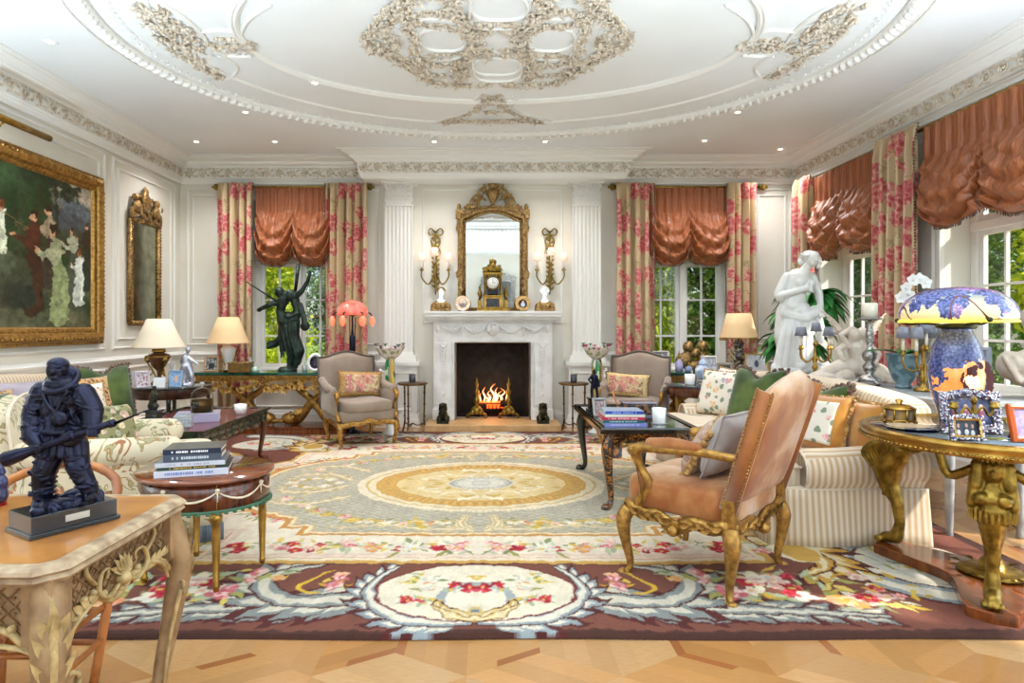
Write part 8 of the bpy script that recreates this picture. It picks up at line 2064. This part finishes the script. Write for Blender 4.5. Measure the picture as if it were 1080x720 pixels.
# -- bust at the right edge on a grey pedestal
def big_bust():
    p = thing('pedestal', 'slim grey pedestal under the pale bust at the right edge', 'pedestal', (3.68, 4.12, 0)); g = G(); g.lathe([(0, 0), (.2, 0), (.2, .05), (.14, .08), (.12, .12), (.12, .74), (.15, .78), (.2, .8), (.2, .84), (0, .84)], 24); g.build('column', MATS['grey_painted_wood'], p)
    t = thing('marble_bust', 'pale veined stone bust of a woman at the right edge by the window', 'bust', (3.68, 4.12, .842), -.5); g = G()
    g.lathe([(0, 0), (.08, 0), (.07, .03), (.05, .06), (.07, .09), (0, .1)], 20); g.ell((0, 0, .2), (.2, .11, .14)); g.ell((-.15, 0, .22), (.08, .09, .1)); g.ell((.15, 0, .22), (.08, .09, .1)); g.chain([(0, 0, .3), (0, -.01, .42)], [.085, .06]); g.ell((0, -.02, .5), (.085, .1, .12)); g.ell((0, -.12, .49), (.016, .022, .025)); g.ell((0, -.1, .445), (.03, .02, .014)); g.ell((0, .02, .54), (.095, .11, .1)); g.ell((0, .1, .5), (.05, .05, .05))
    for s in (-1, 1): g.ell((s*.035, -.1, .52), (.018, .012, .01)); g.ell((s*.07, -.09, .2), (.06, .05, .06))
    for i in range(7): g.chain([(-.2+i*.06, -.08, .28), (-.12+i*.045, -.11, .12)], [.018, .02], 8)
    g.build('figure', M_warmst, t, vox=.009, vsm=2)
big_bust()
# -- candelabra with grey shades
M_gsh = mat('grey_silk_candle_shade', '#8a8d9a', .6, col2='#777a88', nscale=20)
def candelabra(label, loc, k=1, first=None, rz=0):
    if first: return copy_tree(first, loc, rz, label)
    t = thing('candelabra', label, 'candelabra', loc, rz, 'brass candelabra with shades'); g = G(); g.lathe([(0, 0), (.06, 0), (.06, .015), (.02, .03), (.015, .06), (.028, .09), (.014, .12), (.024, .17), (.012, .2), (.01, .28), (.02, .3), (.01, .33), (0, .34)], 14); g.build('stem', M_brass, t)
    for i, (x, y, z) in enumerate(((-.15, -.03, .30), (-.07, .1, .30), (0, -.02, .34), (.07, -.1, .30), (.16, .02, .30))):
        g = G(); g.tube([(0, 0, .2), (x*.5, y*.5, .14), (x*.95, y*.95, .18), (x, y, z-.05)] if x else [(0, 0, .3), (0, 0, .32)], .007, 6); g.lathe([(.006, -.05), (.022, -.04), (.012, -.03), (.014, -.01), (0, -.01)], 10, (x, y, z)); a = g.build('branch', M_brass, t)
        g = G(); g.cyl((x, y, z-.01), (x, y, z+.10), .010); g.build('candle', M_ivory, a)
        g = G(); g.lathe([(.048, .08), (.032, .16)], 16, (x, y, z)); g.build('candle_shade', M_gsh, a, solid=.002)
    return t
c1 = candelabra('brass candelabra with grey shades in front of the marble statue', (3.00, 5.66, .862)); candelabra('brass candelabra with grey shades behind the mushroom lamp', (3.12, 4.42, .862), 1, c1, .5)
# -- silver candlestick with pillar candle
t = thing('silver_candlestick', 'tall silver candlestick with a cream pillar candle on the sofa table', 'candlestick', (3.02, 4.88, .862)); g = G()
g.lathe([(0, .03), (.075, .03), (.085, .045), (.06, .07), (.03, .09), (.045, .12), (.05, .15), (.03, .18), (.05, .21), (.055, .25), (.03, .28), (.018, .31), (.03, .36), (.028, .43), (.018, .46), (.024, .48), (.015, .5), (.06, .515), (.085, .52), (.085, .53), (0, .53)], 24)
for k in range(3): a = k*2*pi/3+.5; g.tube([(.06*cos(a), .06*sin(a), .05), (.09*cos(a), .09*sin(a), .03), (.115*cos(a), .115*sin(a), .012)], [.02, .018, .016], 8)
g.build('stem', M_silver, t); g = G(); g.lathe([(0, .53), (.055, .53), (.055, .645), (.05, .65), (.02, .645), (0, .64)], 24); g.build('pillar_candle', M_ivory, t)
# -- orchid in a blue grey pot
def orchid():
    t = thing('potted_orchid', 'white orchid in a blue grey patterned pot on the sofa table', 'plant', (3.14, 4.66, .862)); g = G(); g.lathe([(0, 0), (.055, 0), (.055, .02), (.045, .03), (.07, .06), (.1, .14), (.115, .24), (.122, .25), (.122, .26), (.105, .26), (.1, .24), (0, .24)], 28); g.build('pot', mat('blue_grey_pot_glaze', '#7f9aa4', .3, coat=.4, col2='#55737f', nscale=14, nmix=(.47, .53)), t)
    g = G()
    for k in range(7): a = k*.9+.4; g.leaf((.02*cos(a), .02*sin(a), .25), (cos(a), sin(a), .45), (0, 0, 1), .26, .06, .35, .3, 6)
    g.build('leaves', M_leafg, t)
    g = G(); g.tube([(0, 0, .25), (.0, -.01, .5), (-.03, -.02, .7), (.04, -.03, .82), (.12, -.04, .79)], .005, 6); g.build('flower_stem', mat('orchid_stem', '#7f9a4c', .5), t)
    for i, (x, z) in enumerate(((-.06, .68), (-.02, .75), (.03, .81), (.08, .82), (.13, .79), (.0, .70))):
        g = G(); c = (x, -.05, z)
        for k in range(5): a = k*2*pi/5+pi/2; g.leaf(c, (cos(a), -.1, sin(a)), (0, -1, 0), .05, .045, -.1, .2, 4)
        g.ell((x, -.06, z), (.008, .008, .008)); g.build('blossom', M_statue, t)
orchid()
# -- palm behind the statue
def palm():
    t = thing('potted_palm', 'large green potted plant with strap leaves behind the marble statue', 'plant', (3.58, 7.02, 0)); g = G(); g.lathe([(0, 0), (.17, 0), (.2, .35), (.22, .38), (.2, .38), (0, .34)], 24); g.build('planter', mat('dark_planter', '#3a3c3a', .5), t)
    g = G(); 
    for q in range(3): g.tube([(.04*q-.04, .02*q, .3), (.06*q-.06, .03*q, .9+.2*q), (.1*q-.1, 0, 1.15+.25*q)], [.025, .02, .014], 8)
    g.build('trunk', M_bark if 'M_bark' in globals() else M_wal, t)
    rr = random.Random(12); g = G()
    for q in range(3):
        top = Vector((.1*q-.1, 0, 1.15+.25*q))
        for i in range(80):
            a = rr.uniform(0, 2*pi); L = rr.uniform(.34, .52); el = rr.uniform(-.2, .9); w = rr.uniform(.09, .13)
            d = Vector((cos(a), sin(a), 0)); vs = []; fs = []
            wd = Vector((-sin(a), cos(a), 0))
            for k in range(9):
                s_ = k/8; p = top + d*L*s_*(1-.15*s_*s_) + Vector((0, 0, L*(el*s_ - (.55+.45*el)*s_*s_))); ww = w*.5*sin(pi*min(1, .1+s_*.9))**.7 if k < 8 else .0
                vs += [tuple(p-wd*ww+Vector((0, 0, ww*.4))), tuple(p), tuple(p+wd*ww+Vector((0, 0, ww*.4)))]
            for k in range(8): b = k*3; fs += [(b, b+1, b+4, b+3), (b+1, b+2, b+5, b+4)]
            ok = all(v[0] < .56 for v in vs) and all(v[1] < 1.0 for v in vs)
            if ok: g.add(vs, fs)
    g.build('leaves', M_leafg, t)
palm()
# -- flower bowl on a leafy porcelain stand, one each side of the fireplace
def flower_stand(label, loc, cols, rz=0):
    t = thing('flower_pedestal', label, 'vase', loc, rz, 'porcelain flower stands'); rr = random.Random(3); g = G()
    g.lathe([(0, 0), (.1, 0), (.11, .03), (.06, .06), (.035, .2), (.03, .7), (.045, .86), (.03, .92), (0, .92)], 16); g.build('stand', M_white2, t)
    for nm, c, ph in (('green_leaves', '#2f8a50', 0), ('yellow_leaves', '#d0a850', 1.1), ('pale_leaves', '#c8d8b0', 2.0)):
        g = G()
        for i in range(9): a = ph+i*2.1; z = .25+.06*i; g.leaf((.03*cos(a), .03*sin(a), z), (.35*cos(a), .35*sin(a), 1), (cos(a), sin(a), 0), .26, .06, .35, .4, 6)
        g.build(nm, mat(nm+'_glaze', c, .2, coat=.6), t)
    g = G(); g.chain([(-.08, -.03, .5), (-.1, -.03, .62), (-.09, -.03, .74), (-.11, -.04, .8)], [.05, .022, .016, .02]); g.ell((-.07, -.02, .46), (.05, .05, .07)); g.build('swan', M_white2, t, vox=.006, vsm=1)
    g = G(); g.lathe([(.0, .92), (.05, .925), (.12, .98), (.165, 1.06), (.18, 1.08), (.165, 1.08), (.11, 1.0), (0, .96)], 26, wob=lambda a, z: 1+.05*cos(a*8)*(z > 1)); g.build('bowl', mat('painted_floral_bowl', '#eadfd8', .2, coat=.5, col2='#9aa878', nscale=20, nmix=(.52, .6)), t)
    for j, c in enumerate(cols):
        g = G()
        for i in range(6):
            a = i*2*pi/6+j*.7; r = .15+.03*rr.random(); z = 1.07+rr.uniform(-.02, .04); p = (r*cos(a), r*sin(a), z)
            for k in range(5): b = k*1.257; g.leaf(p, (cos(b), sin(b), .4), (0, 0, 1), .04, .03, -.2, .3, 3)
            g.ell(p, .012, 6, 4)
        g.build('flowers', mat('flower_'+c[1:], c, .5), t)
flower_stand('porcelain stand with a flower edged bowl and swan left of the fireplace', (-1.20, 7.52, 0), ['#6a4a80', '#d8b0b8', '#4a7a48'])
flower_stand('porcelain stand with a green and pink flower bowl right of the fireplace', (1.34, 7.62, 0), ['#c03a60', '#8a3a6a', '#3a7a48'], 2.6)
# -- dark leaning frame behind the mushroom lamp
frame('dark silver edged frame leaning behind the mushroom lamp', (3.10, 4.02, .862), -.6, .3, .34, .03, '#70747c', ('#3a3e48', '#6a7080'), tilt=-.3, metal=.6)
def silver_wall_mirror():
    t = thing('wall_mirror', 'ornate silver framed mirror on the opposite wall, seen only reflected above the mantel', 'mirror', (.3, YF+.01, 1.75), pi)
    g = G(); g.bb(-.42, .42, -.02, 0, 0, 1.0); g.build('glass', mat('blue_mirror', '#a8b8c8', .1, 1), t)
    g = G(); rr = random.Random(2); g.sweep([(0, 0), (0, .04), (-.06, .06), (-.1, 0)], [(-.42, -.02, 0), (.42, -.02, 0), (.42, -.02, 1), (-.42, -.02, 1)], closed=True, nrm=(0, -1, 0))
    for i in range(160):
        s_, u = i % 4, rr.random(); x, z = ((-.5+u, -.05), (-.5+u, 1.06+.25*(1-abs(2*u-1))*rr.random()), (-.47, u), (.47, u))[s_]; g.leaf((x, -.07, z), (rr.uniform(-1, 1), -.2, rr.uniform(-1, 1)), (0, -1, 0), .12, .06, .2, .4)
    g.build('frame', M_silver, t)
silver_wall_mirror()
# ================================================================== OUTSIDE, LIGHT, CAMERA
def leaf_mat(name, c1, c2, c3):
    n = NT(name, .55)
    oi = n.N.new('ShaderNodeNewGeometry'); c = n.ramp(oi.outputs['Random Per Island'], [(.0, c1), (.5, c2), (1, c3)])
    n.out(c)
    t = n.N.new('ShaderNodeBsdfTranslucent'); n.L.new(c, t.inputs['Color']); mx = n.N.new('ShaderNodeMixShader'); mx.inputs[0].default_value = .45
    o = [k for k in n.N if k.type == 'OUTPUT_MATERIAL'][0]; n.L.new(n.b.outputs[0], mx.inputs[1]); n.L.new(t.outputs[0], mx.inputs[2]); n.L.new(mx.outputs[0], o.inputs[0])
    return n.m
LM = [leaf_mat('sunlit_foliage', '#7fa012', '#c8cc2a', '#a8c22c'), leaf_mat('mid_foliage', '#3f6b1c', '#84a030', '#5d8a28'), leaf_mat('deep_foliage', '#2c5220', '#4d7a2e', '#6c9038')]

def tree(x, y, h, r, mi, label, n=7000, seed=1, low=.0):
    n = n*2; t = thing('garden_tree', label, 'tree', (x, y, 0), 0, 'trees outside the windows')
    rs = np.random.RandomState(seed); blobs = []
    for i in range(26):
        a = rs.uniform(0, 2*pi); q = r*sqrt(rs.uniform(0, 1))*.8; z = rs.uniform(low+r*.2, h-r*.2)
        k = 1-.45*abs(z/h-.4); blobs.append((cos(a)*q*k, sin(a)*q*k, z, rs.uniform(.3, .5)*r))
    B = np.array(blobs); idx = rs.randint(0, len(B), n); d = rs.normal(size=(n, 3)); d /= np.linalg.norm(d, axis=1)[:, None]
    c = B[idx, :3] + d*B[idx, 3:4]*rs.uniform(.75, 1.05, (n, 1)); c[:, 2] = np.maximum(c[:, 2], .1)
    a = rs.normal(size=(n, 3)); a /= np.linalg.norm(a, axis=1)[:, None]; b = np.cross(a, rs.normal(size=(n, 3))); b /= np.linalg.norm(b, axis=1)[:, None]
    s = rs.uniform(.03, .075, (n, 1)); v = np.stack([c-a*s, c-b*s*.55, c+a*s, c+b*s*.55], 1).reshape(-1, 3)
    me = bpy.data.meshes.new('foliage'); me.from_pydata(v.tolist(), [], (np.arange(n*4).reshape(n, 4)).tolist()); me.materials.append(LM[mi])
    o = bpy.data.objects.new('foliage', me); COL.objects.link(o); o.parent = t; o['kind'] = 'stuff'
    g = G(); g.tube([(0, 0, 0), (.05, .02, h*.3), (-.05, 0, h*.6), (0, .05, h*.8)], [.16, .12, .08, .03], 8)
    for i in range(7):
        b = blobs[i]; g.tube([(0, 0, h*.25+i*.05*h), (b[0]*.5, b[1]*.5, b[2]*.7+.2), b[:3]], [.06, .04, .015], 6)
    g.build('trunk', M_bark, t)
for a in ((-4.9, 12.0, 3.6, 1.4, 0, 'yellow green sunlit tree outside the left back window', 9000, 1), (-2.5, 14.3, 4.2, 1.4, 1, 'green tree behind the bronze dancer window', 9000, 2), (-4.6, 18.0, 6.5, 2.4, 2, 'tall darker tree far beyond the left back window', 9000, 3),
          (3.1, 13.0, 2.5, 1.2, 0, 'low yellow green bush outside the right back window', 8000, 4), (4.9, 13.2, 4.6, 1.7, 1, 'dark leafy tree on the right of the right back window', 10000, 5), (4.0, 18.0, 4.2, 2.6, 2, 'distant tree beyond the right back window', 8000, 6),
          (7.6, 11.4, 5.0, 1.9, 2, 'dark tree outside the first window of the right wall', 10000, 7), (8.4, 8.6, 5.2, 1.7, 1, 'leafy tree outside the window behind the mushroom lamp', 10000, 8), (7.2, 6.9, 3.2, 1.1, 0, 'bright bush close outside the window behind the mushroom lamp', 7000, 9),
          (11.5, 14.5, 5.8, 2.6, 1, 'far tree seen through the first window of the right wall', 9000, 10)):
    tree(*a)
g = G(); g.bb(-40, 40, -40, 60, -.6, -.3); o = g.build('lawn', mat('lawn_grass', '#5e7d2c', .9, col2='#88a03c', nscale=3)); struct(o)

w = bpy.data.worlds.new('World'); SC.world = w; w.use_nodes = True
nt = w.node_tree; bg = nt.nodes['Background']; sky = nt.nodes.new('ShaderNodeTexSky'); sky.sky_type = 'NISHITA'
sky.sun_disc = False; sky.sun_elevation = radians(48); sky.sun_rotation = radians(120); sky.dust_density = 1.5; sky.ozone_density = 1.5
nt.links.new(sky.outputs[0], bg.inputs[0]); bg.inputs[1].default_value = SKY_STR = .16

def lamp(name, kind, loc, power, col=(1, .98, .96), size=.1, rot=None, **kw):
    d = bpy.data.lights.new(name, kind); d.energy = power; d.color = col
    if kind == 'AREA': d.size = size; d.shape = kw.get('shape', 'DISK'); 
    elif kind in ('POINT', 'SPOT'): d.shadow_soft_size = size
    if kind == 'AREA' and 'sy' in kw: d.shape = 'RECTANGLE'; d.size_y = kw['sy']
    if kind == 'SPOT': d.spot_size = kw.get('ang', radians(120)); d.spot_blend = 1
    o = bpy.data.objects.new(name, d); COL.objects.link(o); o.location = loc
    if rot: o.rotation_euler = rot
    return o
sun = bpy.data.lights.new('sun', 'SUN'); sun.energy = 5.5; sun.angle = radians(1.5); sun.color = (1, .95, .86)
so = bpy.data.objects.new('sun', sun); COL.objects.link(so)
sd = Vector((-.78, .42, -.72)).normalized(); so.rotation_euler = sd.to_track_quat('-Z', 'Y').to_euler()
for i, (px, py) in enumerate(DL):
    x, Y = downlight(px, py); lamp('downlight_lamp', 'SPOT', (x, min(Y, YB-.2), ZC-.03), 56, size=.04, ang=radians(130))
for x in (-3.2, -1.2, 1.2, 3.2):
    for y in (3.4, 1.6, -.4): lamp('downlight_lamp', 'SPOT', (x, y, ZC-.03), 6, size=.05, ang=radians(150))  # unseen spots added over the front of the room for even light
# added area lamps outside the unseen tall windows, standing in for daylight
def day(loc, rz, w_, h_, p): 
    o = lamp('window_daylight', 'AREA', loc, p*.55, (.72, .87, 1), w_, (pi/2, 0, rz), sy=h_); return o
for y in (2.3, -.5): day((XR+.6, y, 1.7), pi/2, 2.1, 2.8, 90)
for x in (-2.3, 2.3): day((x, YF-.6, 1.4), 0, 2.1, 2.3, 100)

for x, y, z, p in ((-3.6, 2.9, .9, 330), (3.4, 2.6, .9, 280), (-1.2, .6, .9, 560), (1.2, .6, .9, 560), (-.6, 8.12, 1.62, 14), (.72, 8.12, 1.62, 14)): lamp('uplighter_lamp', 'SPOT', (x, y, z), p, (.68, .85, 1), .12, (pi, 0, 0), ang=radians(150))  # added upward spots without fixtures, to brighten the ceiling and room
for (x, y, z) in LAMPS: lamp('table_lamp_bulb', 'POINT', (x, y, z), 16, (1, .84, .66), .04)
for x in (-.715, .835): lamp('sconce_bulb', 'POINT', (x, 8.2, 2.36), 1.8, (1, .86, .7), .06)
lamp('glass_lamp_bulb', 'POINT', (2.43, 3.2, 1.42), 3, (1, .85, .6), .05); lamp('fire_glow', 'POINT', (.06, 8.45, .42), 6, (1, .45, .16), .1)
cam = bpy.data.cameras.new('camera'); co = bpy.data.objects.new('camera', cam); COL.objects.link(co); SC.camera = co
co.location = (0, 0, H); co.rotation_euler = (pi/2, 0, 0)
cam.sensor_width = 36; cam.lens = F/1080*36; cam.shift_x = (540-CX)/1080; cam.shift_y = (CY-360)/1080
cam.clip_start = .05; cam.clip_end = 300
SC.view_settings.view_transform = 'Standard'; SC.view_settings.look = 'None'; SC.view_settings.gamma = 1; SC.view_settings.use_curve_mapping = False
SC.view_settings.exposure = .57
SC.cycles.use_denoising = True
SC.cycles.max_bounces = 8; SC.cycles.diffuse_bounces = 4; SC.cycles.transparent_max_bounces = 12; SC.cycles.sample_clamp_indirect = 6
SC.cycles.caustics_reflective = False; SC.cycles.caustics_refractive = False
